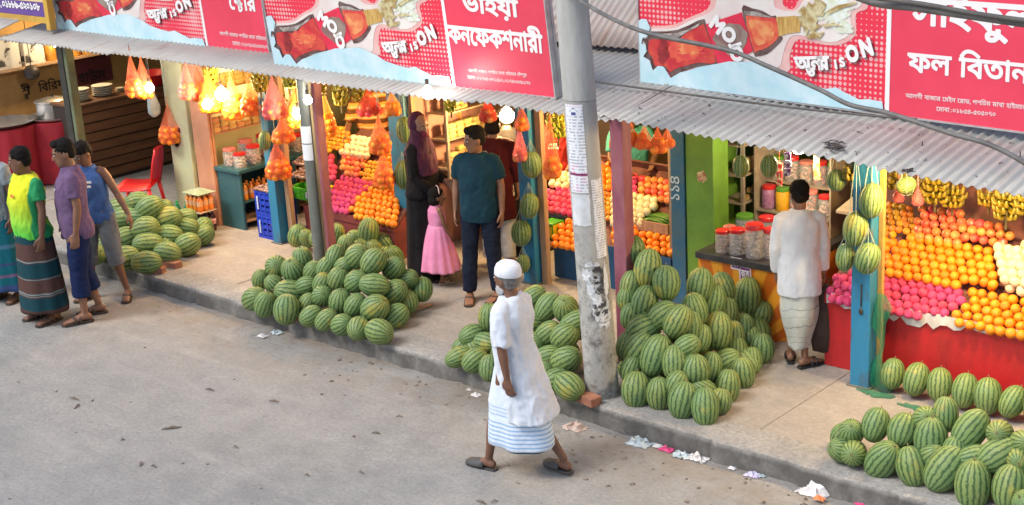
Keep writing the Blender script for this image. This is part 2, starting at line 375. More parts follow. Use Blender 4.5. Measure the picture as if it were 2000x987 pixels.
def text_shape(runs, bold=0.0):
    """runs: [(string, dx, dy, scale)] in letter units -> triangles of the union of the (thickened) glyphs."""
    V = []; T = []
    for s, dx, dy, sc in runs:
        L0 = [[(p[0]*sc+dx, p[1]*sc+dy) for p in l] for l in glyph_loops(s)]
        # handle loops in connected clusters, left to right
        Lb = []
        if bold:
            for l in L0:
                n = len(l)
                for i in range(n):
                    a = Vector(l[i]); b = Vector(l[(i+1) % n]); d = b-a
                    if d.length < 1e-6: continue
                    d.normalize(); q = Vector((-d.y, d.x))*bold; e = d*bold*.5
                    Lb.append([tuple(a-e-q), tuple(b+e-q), tuple(b+e+q), tuple(a-e+q)])
        loops = L0+Lb; pts = []; edges = []
        for l in loops:
            o = len(pts); n = len(l); pts += [Vector(p) for p in l]; edges += [(o+i, o+(i+1) % n) for i in range(n)]
        v, e, f = geometry.delaunay_2d_cdt(pts, edges, [], 0, 1e-5)[:3]
        if not f: continue
        va = np.array([(p[0], p[1]) for p in v]); cen = np.array([va[list(t)].mean(0) for t in f])
        ins = wind(cen, L0) != 0
        if Lb:
            # each strip tested with its own winding
            for l in Lb:
                r = np.array(l); x0, y0 = r.min(0); x1, y1 = r.max(0)
                idx = np.where((cen[:, 0] > x0) & (cen[:, 0] < x1) & (cen[:, 1] > y0) & (cen[:, 1] < y1) & ~ins)[0]
                if len(idx): ins[idx[wind(cen[idx], [l]) != 0]] = True
        o = len(V); V += [tuple(p) for p in va]
        for t, k in zip(f, ins):
            if k:
                a, b, c = [va[i] for i in t[:3]]
                t = t if (b[0]-a[0])*(c[1]-a[1])-(c[0]-a[0])*(b[1]-a[1]) > 0 else t[::-1]
                T.append(tuple(i+o for i in t))
    V = np.array(V); used = sorted({i for t in T for i in t}); mp = {u: i for i, u in enumerate(used)}
    return V[used], [tuple(mp[i] for i in t) for t in T]
def put_text(name, runs, org, ex, ey, parent, m, width=None, height=None, bold=0.0, lift=0.0, local=True, mirror=False):
    """lays lettering in the plane org + ex*u + ey*v; ex, ey unit vectors; scaled to width (and height)."""
    V, T = text_shape(runs, bold); x0, y0 = V.min(0); x1, y1 = V.max(0)
    sx = width/(x1-x0) if width else height/(y1-y0); sy = height/(y1-y0) if height else sx
    n = Vector(ex).cross(Vector(ey)); mb = MB()
    mb.add([Vector(org)+Vector(ex)*((p[0]-x0)*sx)+Vector(ey)*((p[1]-y0)*sy)+n*lift for p in V], T)
    return mb.build(name, m, parent, world=not local)

def words(txt, gap=.32):
    """lays words one after another: txt is a list of words, each one a string or a list of glyph runs."""
    runs = []; x = 0
    for wd in txt:
        rs_ = [(wd, 0, 0, 1)] if isinstance(wd, str) else wd; ps = [(p[0]*r[3]+r[1]) for r in rs_ for l in glyph_loops(r[0]) for p in l]
        x0, x1 = min(ps), max(ps); runs += [(r[0], r[1]+x-x0, r[2], r[3]) for r in rs_]; x += x1-x0+gap
    return runs
# ================================================================== SHOP SIGNS
m_red = mat('sign_red', srgb(226, 66, 92), srgb(216, 60, 84), 1.5, .45)
m_white = mat('print_white', (.80, .79, .78), None, rough=.5)
m_pinkish = mat('print_pink_white', (.78, .62, .62), None, rough=.5)
m_frame = mat('sign_frame', (.55, .56, .56), (.42, .42, .42), 8, .4, metal=.5)
m_ice = mat('print_ice', (.42, .66, .74), (.58, .74, .80), 3.5, .5)
m_bdark = mat('print_bottle_edge', (.09, .035, .035), (.16, .11, .10), 9, .45)
m_bred = mat('print_cola', (.50, .022, .035), (.66, .10, .055), 4.5, .45, lo=.42, hi=.66)
m_bor = mat('print_amber', (.68, .13, .06), (.76, .32, .12), 11, .45)
m_bred2 = mat('print_cola_light', (.62, .05, .05), (.70, .13, .06), 9, .45)
m_bred3 = mat('print_cola_shade', (.22, .015, .02), (.36, .03, .035), 9, .45)
m_label = mat('print_label', srgb(222, 48, 78), srgb(205, 40, 66), 5, .45)
m_lgreen = mat('print_label_grey', (.22, .12, .11), (.30, .25, .20), 8, .5)
m_neck = mat('print_neck', (.62, .42, .13), (.44, .24, .06), 12, .45, stretch=(5, .6, 1))
m_spl = mat('print_splash', (.34, .22, .07), (.60, .55, .32), 16, .5)
m_spl2 = mat('print_spray', (.62, .66, .50), (.72, .78, .74), 14, .5)
m_halo = mat('print_glow', (.74, .70, .66), (.70, .60, .57), 2.5, .5)
m_halo2 = mat('print_glow_rim', (.72, .37, .36), (.74, .48, .44), 6, .5)
def dots_mat():
    m = bpy.data.materials.new('halftone_red'); m.use_nodes = True; nt = m.node_tree; L = nt.links.new; b = base_of(m)
    tc = nd(nt, 'ShaderNodeTexCoord'); sp = nd(nt, 'ShaderNodeSeparateXYZ'); L(tc.outputs['Object'], sp.inputs[0])
    def mth(op, a, c=None):
        x = nd(nt, 'ShaderNodeMath', operation=op)
        for i, q in enumerate((a, c)):
            if q is None: continue
            if isinstance(q, (int, float)): x.inputs[i].default_value = q
            else: L(q, x.inputs[i])
        return x.outputs[0]
    k = 1/0.042
    def cell(ax): f = mth('FRACT', mth('MULTIPLY', ax, k)); return mth('SUBTRACT', f, .5)
    a, c = cell(sp.outputs[0]), cell(sp.outputs[1])
    d = mth('SQRT', mth('ADD', mth('MULTIPLY', a, a), mth('MULTIPLY', c, c)))
    n = nd(nt, 'ShaderNodeTexNoise'); n.inputs['Scale'].default_value = 1.9; n.inputs['Detail'].default_value = 2; L(tc.outputs['Object'], n.inputs[0])
    r = nd(nt, 'ShaderNodeMapRange'); r.inputs[1].default_value = .40; r.inputs[2].default_value = .66; r.inputs[3].default_value = .12; r.inputs[4].default_value = .47; L(n.outputs[0], r.inputs[0])
    msk = nd(nt, 'ShaderNodeMapRange'); L(mth('SUBTRACT', d, r.outputs[0]), msk.inputs[0]); msk.inputs[1].default_value = .05; msk.inputs[2].default_value = -.05
    mx = nd(nt, 'ShaderNodeMix', data_type='RGBA'); mx.inputs[6].default_value = (*srgb(224, 48, 74), 1); mx.inputs[7].default_value = (.76, .42, .41, 1); L(msk.outputs[0], mx.inputs[0])
    L(mx.outputs[2], b.inputs['Base Color']); b.inputs['Roughness'].default_value = .45
    return m
m_dots = dots_mat()
def cr(pts): return [(1240+x/4, y/4) for x, y in pts]      # outlines read in the right-hand sign's own crop
ART = dict(
 halo2=[(20, 260), (60, 215), (300, 195), (420, 140), (540, 90), (590, 40), (640, -60), (1110, -80), (1160, 40), (1240, 70), (1310, -30), (1500, -90), (1780, -90), (1820, 60), (1730, 110), (1725, 270), (1620, 345), (1480, 350), (1310, 310), (1250, 330), (1210, 440), (1200, 560), (1000, 560), (400, 600), (60, 400)],
 halo=[(60, 240), (300, 222), (430, 165), (560, 112), (625, 62), (690, -40), (1050, -60), (1100, 60), (1250, 85), (1340, -10), (1500, -60), (1740, -60), (1770, 40), (1690, 100), (1690, 250), (1590, 320), (1480, 325), (1300, 275), (1210, 300), (1160, 420), (1130, 520), (1000, 540), (600, 560), (120, 400)],
 body_dark=[(130, 245), (250, 245), (340, 232), (430, 195), (500, 158), (548, 148), (560, 190), (655, 495), (560, 510), (450, 530), (360, 565), (290, 608), (265, 555), (215, 515), (150, 550), (125, 470), (75, 445), (105, 400), (85, 340), (55, 305), (100, 300)],
 body_red=[(150, 305), (330, 318), (400, 262), (530, 192), (560, 230), (640, 480), (500, 488), (330, 535), (285, 560), (240, 515), (165, 515), (145, 450), (115, 410), (115, 330)],
 glint=[(160, 262), (330, 258), (420, 230), (520, 175), (500, 205), (400, 258), (330, 300), (200, 300)],
 label=[(560, 190), (840, 95), (930, 400), (740, 495), (655, 500)],
 label_grey=[(612, 300), (650, 240), (740, 180), (830, 190), (890, 260), (880, 330), (830, 420), (740, 430), (690, 380), (640, 340)],
 shoulder_dark=[(840, 65), (920, 65), (1000, 85), (1070, 125), (1110, 130), (1130, 260), (1160, 300), (1110, 360), (1040, 420), (960, 440), (930, 405)],
 shoulder=[(872, 120), (1000, 132), (1105, 142), (1125, 250), (1120, 300), (1050, 365), (960, 398), (935, 390)],
 shoulder_glint=[(860, 85), (940, 88), (1050, 125), (1090, 138), (980, 128), (870, 116)],
 neck=[(1110, 132), (1200, 127), (1262, 122), (1300, 165), (1295, 250), (1200, 262), (1130, 285)])
def blob(cx, cy, rx, ry, n, seed, rough=.35):
    rs = random.Random(seed); return [(cx+rx*(1+rs.uniform(-rough, rough))*math.cos(2*PI*i/n), cy+ry*(1+rs.uniform(-rough, rough))*math.sin(2*PI*i/n)) for i in range(n)]
SPL = [blob(1560, 90, 130, 110, 34, 3, .4), blob(1640, 230, 60, 40, 22, 5, .5)]
SPB = [blob(1370, 150, 85, 105, 30, 8, .4), blob(1440, 60, 60, 75, 24, 9, .5), blob(1420, 275, 60, 32, 18, 4, .5), [(1500, 90), (1590, 40), (1740, 10), (1735, 25), (1600, 75), (1520, 115)], [(1470, 190), (1560, 175), (1640, 205), (1560, 200), (1490, 215)]]
ICE = [(38, 160), (62, 146), (100, 148), (128, 215), (100, 290), (70, 292), (60, 340), (95, 350), (100, 400), (75, 440), (125, 470), (150, 550), (190, 512), (235, 520), (250, 545), (290, 608), (360, 565), (430, 548), (520, 520), (650, 497), (740, 478), (860, 482), (1000, 480), (1090, 520), (1180, 560), (1260, 615), (1330, 640), (1400, 665), (1500, 692), (1580, 682), (1650, 720), (1700, 745), (1760, 775), (1830, 772), (1900, 785), (1940, 788)]

def plane_sign(p0, p1, Y, lean, W_art, W_all, H, label, su, sv):
    """sign standing on the roof; p0,p1 = photo positions of two points of its lower edge."""
    A = gy(*p0, Y); B = gy(*p1, Y); ex = (B-A).normalized()
    up = Vector((0, -math.sin(R_(lean)), math.cos(R_(lean)))); up = (up-ex*up.dot(ex)).normalized(); n = ex.cross(up)
    t = bpy.data.objects.new('shop_sign', None); COL.objects.link(t); tag(t, label, 'sign', 'red shop signs along the roofs')
    t.matrix_basis = Matrix(((ex.x, up.x, n.x, A.x), (ex.y, up.y, n.y, A.y), (ex.z, up.z, n.z, A.z), (0, 0, 0, 1)))
    uv = lambda x, y: ((lambda q: (q.dot(ex), q.dot(up)))(gp(x, y, A, n)-A))
    mb = MB(); mb.bx(0, W_art, 0, H, -.03, 0); mb.build('picture_panel', m_dots, t, world=False)
    mb = MB(); mb.bx(W_art+.035, W_all, 0, H, -.03, 0); mb.build('name_panel', m_red, t, world=False)
    mb = MB(); mb.bx(W_art, W_art+.035, 0, H, -.03, .004); mb.build('divider_strip', m_white, t, world=False)
    f = .012; mb = MB(); mb.bx(-f, W_all+f, -f, 0, -.04, .014); mb.bx(-f, W_all+f, H, H+f, -.04, .014); mb.bx(-f, 0, 0, H, -.04, .014); mb.bx(W_all, W_all+f, 0, H, -.04, .014)
    for k in range(5): mb.bx(W_all*k/4-.02, W_all*k/4+.02, -.12, H, -.07, -.041)
    mb.build('frame', m_frame, t, world=False)
    return t, uv
# the art in panel units, measured once on the right-hand sign
_A = gy(1253, 160, 9.68); _B = gy(1728, 222, 9.68); _ex = (_B-_A).normalized(); _up = Vector((0, -math.sin(R_(2)), math.cos(R_(2)))); _up = (_up-_ex*_up.dot(_ex)).normalized(); _n = _ex.cross(_up)
ART_W = (_B-_A).length
def art_uv(pts): return [((lambda q: (q.dot(_ex), q.dot(_up)))(gp(x, y, _A, _n)-_A)) for x, y in cr(pts)]
def clip(pts, u0, u1, v0, v1):
    def half(p, ax, lim, keep):
        out = []
        for i in range(len(p)):
            a, b = p[i-1], p[i]; ia, ib = keep(a[ax], lim), keep(b[ax], lim)
            if ia != ib: s = (lim-a[ax])/(b[ax]-a[ax]); out.append((a[0]+(b[0]-a[0])*s, a[1]+(b[1]-a[1])*s))
            if ib: out.append(b)
        return out
    ge = lambda x, l: x >= l; le = lambda x, l: x <= l
    for ax, lim, k in ((0, u0, ge), (0, u1, le), (1, v0, ge), (1, v1, le)):
        pts = half(pts, ax, lim, k)
        if not pts: return pts
    return pts
def smooth(p, k=4):
    out = []; n = len(p)
    for i in range(n):
        p0, p1, p2, p3 = p[i-1], p[i], p[(i+1) % n], p[(i+2) % n]
        for j in range(k):
            s = j/k; out.append(tuple(.5*(2*p1[a]+(p2[a]-p0[a])*s+(2*p0[a]-5*p1[a]+4*p2[a]-p3[a])*s*s+(3*p1[a]-p0[a]-3*p2[a]+p3[a])*s**3) for a in (0, 1)))
    return out
def art(t, W_art, H, su, sv):
    def lay(name, polys, m, z):
        for p in polys:
            q = clip([(u*su, v*sv) for u, v in art_uv(p)], .003, W_art-.003, .003, H-.003); mb = MB()
            if len(q) > 2: mb.prism(q, z-.0028, z); mb.build(name, m, t, world=False); z += .0006
    lay('glow_rim_print', [smooth(ART['halo2'])], m_halo2, .003); lay('glow_print', [smooth(ART['halo'])], m_halo, .006)
    lay('bottle_print', [ART['body_dark'], smooth(ART['shoulder_dark'], 3)], m_bdark, .009)
    lay('cola_print', [smooth(ART['body_red'], 3)], m_bred, .012); lay('cola_light_print', [blob(400, 385, 150, 95, 40, 71, .22)], m_bred2, .0135); lay('cola_shine_print', [blob(425, 380, 85, 50, 40, 72, .35)], m_bor, .015); lay('cola_shade_print', [blob(230, 400, 45, 100, 30, 73, .25)], m_bred3, .0135)
    lay('amber_edge_print', [smooth(ART['shoulder'], 3)], m_bred2, .012); lay('amber_print', [smooth([(900, 160), (990, 160), (1080, 175), (1095, 250), (1080, 300), (1020, 340), (955, 350), (925, 260)])], m_bor, .0135)
    lay('glint_print', [ART['glint'], ART['shoulder_glint']], mat('print_glint', (.50, .46, .42), (.2, .17, .15), 14, .4), .015)
    lay('label_print', [ART['label']], m_label, .0125); lay('label_patch_print', [ART['label_grey']], m_lgreen, .0155)
    lay('neck_print', [ART['neck']], m_neck, .012); lay('spray_print', SPL, m_spl2, .010); lay('splash_print', SPB, m_spl, .0145)
    ice = [(u*su, max(0.003, v*sv)) for u, v in art_uv(ICE)]; ice = [(max(.003, u), v) for u, v in ice]
    ice = ice+[(W_art-.003, .02), (W_art-.003, .003), (.003, .003)]
    mb = MB(); mb.prism(ice, .0152, .018); mb.build('ice_print', m_ice, t, world=False)
    # letters down the bottle label
    def let(s, cx, cy, hpx, rot, m=m_white, bold=.035, z=.0205, name='brand_letter', ws=1.0):
        V, T = text_shape([(c, 0, 0, 1) if isinstance(c, str) else c for c in ([s] if isinstance(s, str) else s)], bold)
        (u, v), = art_uv([(cx, cy)]); (u2, v2), = art_uv([(cx, cy+hpx)]); hh = (v-v2)*sv; c0 = (V.min(0)+V.max(0))/2; k = hh/(V[:, 1].max()-V[:, 1].min())
        ca, sa = math.cos(R_(rot)), math.sin(R_(rot)); mb = MB(); W = [((p[0]-c0[0])*k*ws*su/sv, (p[1]-c0[1])*k) for p in V]
        pts = [(u*su+a*ca-b*sa, v*sv+a*sa+b*ca) for a, b in W]
        if min(p[1] for p in pts) > H-.01 or min(p[0] for p in pts) < 0: return
        mb.add([(a, b, z) for a, b in pts], T); mb.build(name, m, t, world=False)
    for s, cx, cy, rot in (('M', 655, 192, -38), ('O', 745, 268, -25), ('J', 792, 345, -68), ('O', 806, 415, -80)): let(s, cx, cy, 124, rot, bold=.065)
    for k_, (dx, dy, mm, zz) in enumerate(((6, 7, m_bdark, .0200), (0, 0, m_white, .0225))):
        nm = 'slogan_shadow' if k_ == 0 else 'slogan_letter'
        let([('অন', 0, 0, 1), ('ত', .62, -.33, .62), ('র', 1.28, 0, 1)], 1395+dx, 515+dy, 158, 7, mm, .045, zz, nm, 1.0)
        let('I', 1580+dx, 500+dy, 76, 12, mm, .06, zz, nm); let('S', 1630+dx, 482+dy, 80, 12, mm, .06, zz, nm)
        let('O', 1708+dx, 415+dy, 140, 16, mm, .07, zz, nm, .75); let('N', 1818+dx, 368+dy, 148, 19, mm, .07, zz, nm, .75)

def name_text(t, uv, runs, a, b, bold, m=None, hscale=None, lift=.0035):
    (u0, v0), (u1, v1) = uv(*a), uv(*b); d = Vector((u1-u0, v1-v0, 0)); Wd = d.length; d.normalize()
    put_text('lettering', runs, Vector((u0, v0, 0)), d, Vector((0, 0, 1)).cross(d), t, m or m_white, width=Wd, height=hscale, bold=bold, lift=lift)
WA3 = ART_W
s3, uv3 = plane_sign((1253, 160), (1728, 222), 9.68, 2, WA3, WA3+1.10*1.08, 1.12, 'red sign at the far right reading a fruit shop name over a cola bottle picture', 1, 1)
art(s3, WA3, 1.12, 1, 1)
name_text(s3, uv3, words(['ফল', 'িবতান'], .3), (1772, 140), (2012, 165), .03)
name_text(s3, uv3, [('সাইফুল', 0, 0, 1)], (1778, 70), (2022, 92), .03)
name_text(s3, uv3, words(['আলগী', 'বাজার', 'েমইন', 'েরাড,', 'পশিচম', 'মাথা', 'হাইমচর', 'চাঁদপুর']), (1769, 194), (2046, 222), .02, m_pinkish)
name_text(s3, uv3, words(['েমাবা', ':', '০১৮৫৪-৫৩৫০৭০'], .2), (1829, 217), (1945, 228), .02, m_pinkish)
A2 = gy(540, 133, 9.17); WA2 = (gy(885, 168, 9.17)-A2).length; W2 = (gy(1085, 190, 9.17)-A2).length
s2, uv2 = plane_sign((540, 133), (1085, 190), 9.17, 5, WA2, W2, 1.12, 'red confectionery sign left of the concrete pole with a tilted cola bottle', 1, 1)
art(s2, WA2, 1.12, WA2/WA3, 1.0)
name_text(s2, uv2, [('কনেফকশনারী', 0, 0, 1)], (877, 84), (1063, 106), .035, hscale=.235)
name_text(s2, uv2, [('ভাইয়া', 0, 0, 1)], (905, 32), (1016, 44), .035, hscale=.25)
name_text(s2, uv2, words(['আলগী', 'বাজার', 'পশিচম', 'মাথা', 'হাইমচর', 'চাঁদপুর']), (916, 143), (1030, 152), .02, m_pinkish)
name_text(s2, uv2, words(['েমাবা', ':', '০১৭৬৪-৩৭১৫৮২,', '০১৭৪২৬৩৯১৭৩'], .2), (914, 155), (1037, 167), .02, m_pinkish)
A1 = gy(117, 61, 9.40); WA1 = (gy(404, 95, 9.40)-A1).length; W1 = (gy(531, 107, 9.40)-A1).length
s1, uv1 = plane_sign((117, 61), (531, 107), 9.40, 3, WA1, W1-.03, 1.12, 'red store sign at the far left above the first grocery shop', 1, 1)
art(s1, WA1, 1.12, WA1/WA3, 1.0)
name_text(s1, uv1, [('ে', 0, 0, 1), ('ষ', .40, .14, .8), ('ট', .62, -.10, .62), ('ার', 1.1, 0, 1)], (449, 22), (503, 27), .035)
name_text(s1, uv1, words(['আলগী', 'বাজার', 'পশিচম', 'মাথা', 'হাইমচর']), (430, 69), (521, 80), .02, m_pinkish)
name_text(s1, uv1, words(['েমাবা', ':', '০১৮৭৫-৪১৬৩০৮৭'], .2), (455, 88), (524, 96), .02, m_pinkish)
# the neighbour's sign with a violet strip
t = thing('shop_sign', (-17, 9.2, 2.4), 'yellow and violet sign with a phone number at the far left edge', 'sign')
ex, Pn = Vector((1, 0, 0)), Vector((0, -1, 0))
def q0(x, y): return gy(x, y, 9.2)
mb = MB(); a = q0(-160, 20); b = q0(92, 34); mb.bx(a.x, b.x, 9.2, 9.23, b.z, b.z+.17); mb.build('violet_strip', mat('sign_violet', (.10, .045, .25), (.13, .06, .28), 3, .5), t)
mb = MB(); mb.bx(a.x, b.x, 9.2, 9.23, b.z+.173, b.z+.75); mb.build('upper_panel', mat('sign_cream', (.75, .62, .40), (.72, .5, .25), 3, .5), t)
mb = MB(); mb.bx(a.x, b.x, 9.19, 9.235, b.z-.075, b.z-.003); c = q0(98, 60); mb.bx(b.x+.004, b.x+.09, 9.17, 9.25, 2.38, b.z+.75); mb.build('frame', mat('sign_yellow', (.58, .36, .05), (.48, .28, .05), 4, .6), t)
put_text('lettering', words(['৮,', '০১৮৮৯-৫২০১০৮'], .25), Vector((q0(-3, 22).x, 9.195, b.z+.055)), Vector((1, 0, 0)), Vector((0, 0, 1)), t, m_white, width=q0(80, 22).x-q0(-3, 22).x, bold=.04, lift=.001, local=False)
# ================================================================== POSTS AND THE CONCRETE POLE
m_blue = mat('blue_paint', (.022, .19, .34), (.06, .10, .13), 9, .55, .2, 30, lo=.52, hi=.70, stretch=(1, 1, .5), detail=9)
m_blue2 = mat('worn_blue_paint', (.02, .13, .24), (.06, .14, .18), 7, .55, .15, 30)
m_purple = mat('purple_primer', (.22, .055, .085), (.30, .11, .13), 6, .6, .2, 30, stretch=(1, 1, .35))
m_iron = mat('grey_iron', (.20, .21, .19), (.14, .15, .13), 9, .5, .1, metal=.3, stretch=(1, 1, .3))
m_steel = mat('dark_steel', (.05, .05, .045), (.08, .075, .06), 6, .35, metal=.5)
m_plank = mat('raw_plank', (.42, .27, .16), (.34, .20, .11), 9, .75, .2, 20, stretch=(3, 3, .4))
m_paper = mat('paper', (.74, .76, .78), (.66, .68, .69), 5, .8)
def post(foot, z0, top, w, d, m, label, name='post', extra=None, cat='post'):
    t = thing(name, (foot[0], foot[1], z0), label, cat)
    mb = MB(); mb.bx(foot[0]-w/2, foot[0]+w/2, foot[1]-d/2, foot[1]+d/2, z0-.02, top); mb.build('shaft', m, t, bevel=.006)
    mb = MB(); mb.bx(foot[0]-w/2-.02, foot[0]+w/2+.02, foot[1]-d/2-.02, foot[1]+d/2+.02, z0-.02, z0+.012); mb.build('foot_plate', m_iron, t)
    if extra: extra(t)
    return t
def planks(x0, x1, y, z1):
    def f(t): mb = MB(); mb.bx(x0, x1, y-.03, y+.03, G0, z1); mb.build('plank', m_plank, t, bevel=.004)
    return f
BP = {}
def bpost(k, x, y, w, d, top, label, m=None, ex=None): BP[k] = post((x, y), G0, top, w, d, m or m_blue, label, 'blue_post', ex)
bpost('a', -14.42, 9.92, .11, .13, 2.30, 'blue post beside the red plastic chair and the green wall end')
bpost('b', -12.30, 9.66, .13, .13, 2.30, 'blue post beside the blue plastic crates', None, planks(-12.20, -12.13, 9.72, 2.25))
bpost('c', -10.74, 10.12, .24, .10, 2.33, 'wide blue post behind two hanging watermelons by the veiled woman', None, planks(-10.61, -10.56, 10.16, 2.3))
bpost('d', -9.00, 10.12, .16, .12, 2.33, 'blue post with a string of watermelons right of the man in teal', m_blue, planks(-8.90, -8.83, 10.16, 2.3))
bpost('e', -7.42, 10.42, .15, .13, 2.35, 'blue post with a chalked number beside the green wall end', m_blue2, planks(-7.56, -7.50, 10.44, 2.3))
bpost('f', -5.14, 9.62, .16, .14, 2.2, 'bright blue post beside the red fruit counter', None, None)
mb = MB(); mb.bx(-5.055, -5.02, 9.66, 9.70, G0, 2.2); mb.build('plank', mat('yellow_plank', (.48, .30, .07), (.36, .24, .08), 8, .7), BP['f'])
mb = MB(); mb.tube([(-5.13, 9.545, 1.02), (-5.13, 9.54, .84)], .006, 6); mb.ell((-5.13, 9.54, .80), (.018, .012, .03), 8, 6); mb.build('latch_hook', m_steel, BP['f'])
# the number chalked on the post
put_text('chalk_number', [('১', 0, 0, 1), ('১', .55, 0, 1), ('৪', 1.1, 0, 1)], Vector((-7.395, 10.352, 1.17)), Vector((0, 0, 1)), Vector((-1, 0, 0)), BP['e'], mat('chalk', (.55, .68, .72), None, rough=.9), width=.22, height=.10, bold=.01, lift=.001, local=False)
# green and pale wall ends
t = thing('wall_end', (-14.0, 9.75, G0), 'pale green plastered wall end behind hanging orange bags', 'wall')
mb = MB(); mb.bx(-14.19, -13.80, 9.66, 9.84, G0, 2.45); mb.build('plaster', m_wall_pale, t, bevel=.01)
mb = MB(); rs = random.Random(4)
for i in range(9): mb.prism(blob(rs.uniform(-14.1, -13.95), rs.uniform(1.05, 1.3), .035, .045, 12, i, .5), 0, .002, fr=lambda x, y, z: Vector((x, 9.659-z, y)))
mb.build('peeled_patch', mat('peeled', (.52, .34, .28), (.56, .42, .34), 20, .9), t)
t = thing('wall_end', (-7.2, 10.5, G0), 'bright green wall end with a torn sticker beside the numbered post', 'wall')
mb = MB(); mb.bx(-7.33, -7.03, 10.36, 10.60, G0, 2.45); mb.build('plaster', m_wall_green, t, bevel=.01)
mb = MB(); mb.prism(blob(-7.15, 1.42, .05, .055, 14, 3, .3), 0, .002, fr=lambda x, y, z: Vector((x, 10.358-z, y))); mb.build('sticker', mat('sticker', (.62, .60, .30), (.40, .12, .08), 30, .7), t)
# purple posts
t = post((-10.98, 9.22), G0, 2.22, .115, .10, m_purple, 'faded purple post standing in the watermelon pile beside the grey iron post', 'purple_post')
t = post((-6.98, 8.98), G0, 2.27, .125, .12, m_purple, 'faded purple post close behind the thick concrete pole', 'purple_post')
# iron pipe with two paper bands
t = thing('iron_post', (-10.77, 8.92, G0), 'round grey iron post with paper bands in the watermelon pile', 'post')
mb = MB(); mb.tube([(-10.77, 8.92, G0-.02), (-10.77, 8.92, 2.25)], .068, 20); mb.build('pipe', m_iron, t, smooth=True, angle=40)
for z0, z1 in ((1.63, 1.80), (1.46, 1.62)):
    mb = MB(); rr = [[(-10.77+.071*math.cos(a), 8.92+.071*math.sin(a), z) for a in np.linspace(R_(205), R_(345), 14)] for z in (z0, z1)]; mb.loft(rr, cap=False, close=False); mb.build('paper_band', m_paper, t, smooth=True)
mb = MB(); mb.tube([(-10.69, 8.90, .2), (-10.693, 8.90, 1.3), (-10.69, 8.90, 2.2)], .006, 6); mb.build('cable', m_steel, t)
# left steel posts
t = thing('steel_post', (-15.17, 9.04, G0), 'dark steel post in front of the brown slatted counter', 'post')
mb = MB(); mb.bx(-15.25, -15.13, 8.98, 9.10, G0, 2.25); mb.build('box_section', m_steel, t, bevel=.006)
mb = MB(); mb.bx(-15.125, -15.06, 8.99, 9.09, G0, 2.25); mb.build('side_strip', mat('olive_paint', (.14, .17, .09), (.10, .11, .06), 6, .55), t, bevel=.004)

# concrete electricity pole
PX, PY = -6.725, 8.31
CX = lambda z: PX-.026*z
CYZ = lambda z: PY-.024*z
t = thing('concrete_pole', (PX, PY, G0), 'thick weathered concrete pole with torn paper notices at the kerb', 'pole')
m_pole = mat('pole_concrete', (.44, .435, .40), (.29, .285, .265), 4, .88, .35, 26, lo=.35, hi=.7, stretch=(1, 1, .35))
_nt = m_pole.node_tree; _b = base_of(m_pole); _src = _b.inputs['Base Color'].links[0].from_socket
_tc = nd(_nt, 'ShaderNodeTexCoord'); _n = nd(_nt, 'ShaderNodeTexNoise'); _n.inputs['Scale'].default_value = 7; _n.inputs['Detail'].default_value = 8; _n.inputs['Roughness'].default_value = .75; _nt.links.new(_tc.outputs['Object'], _n.inputs[0])
_sx = nd(_nt, 'ShaderNodeSeparateXYZ'); _nt.links.new(_tc.outputs['Object'], _sx.inputs[0])
_r = nd(_nt, 'ShaderNodeMapRange'); _r.inputs[1].default_value = 1.9; _r.inputs[2].default_value = .9; _nt.links.new(_sx.outputs[2], _r.inputs[0])
_r2 = nd(_nt, 'ShaderNodeMapRange'); _r2.inputs[1].default_value = .48; _r2.inputs[2].default_value = .62; _nt.links.new(_n.outputs[0], _r2.inputs[0])
_mu = nd(_nt, 'ShaderNodeMath', operation='MULTIPLY'); _nt.links.new(_r.outputs[0], _mu.inputs[0]); _nt.links.new(_r2.outputs[0], _mu.inputs[1])
_mx = nd(_nt, 'ShaderNodeMix', data_type='RGBA'); _nt.links.new(_mu.outputs[0], _mx.inputs[0]); _nt.links.new(_src, _mx.inputs[6]); _mx.inputs[7].default_value = (.15, .14, .13, 1); _nt.links.new(_mx.outputs[2], _b.inputs['Base Color'])
prof = [(.138, 0), (.136, .4), (.134, 1.0), (.132, 1.86), (.130, 2.18)]
pr = lambda z: float(np.interp(z, [0, 3.2, 7.5], [.134, .120, .095]))
zz = [0, .25, .5, .8, 1.1, 1.4, 1.7, 2.0, 2.41]; ring = lambda r, z: [(CX(z)+r*math.cos(2*PI*k/32), CYZ(z)+r*math.sin(2*PI*k/32), G0-.02+z) for k in range(32)]
mb = MB(); mb.loft([ring(pr(z), z) for z in zz]); mb.build('shaft', m_pole, t, smooth=True, angle=50)
mb = MB(); mb.loft([ring(r, z) for r, z in [(pr(2.41)-.004, 2.411), (pr(2.42)-.004, 2.425), (pr(2.425)+.002, 2.4255), (pr(3)+.001, 3.0), (pr(5)+.001, 5), (pr(7.5), 7.5)]]); mb.build('upper_shaft', mat('pole_concrete_upper', (.47, .47, .445), (.36, .36, .335), 5, .85, .3, 30, stretch=(1, 1, .3)), t, smooth=True, angle=50)
def wrap(name, a0, a1, z0, z1, m, label, cat='paper notice', edge=0.0, seed=0, off=.0025, nz=14):
    rs = random.Random(seed); na = 14; rings = []
    for j in range(nz+1):
        z = z0+(z1-z0)*j/nz; l = a0+edge*rs.uniform(-1, 1); r = a1+edge*rs.uniform(-1, 1)
        rings.append([(CX(z)+(pr(z)+off)*math.cos(R_(l+(r-l)*i/na)), CYZ(z)+(pr(z)+off)*math.sin(R_(l+(r-l)*i/na)), G0+z+(edge*.003*rs.uniform(-1, 1) if j in (0, nz) else 0)) for i in range(na+1)])
    mb = MB(); mb.loft(rings, cap=False, close=False); o = mb.build(name, m, None, smooth=True); return tag(o, label, cat)
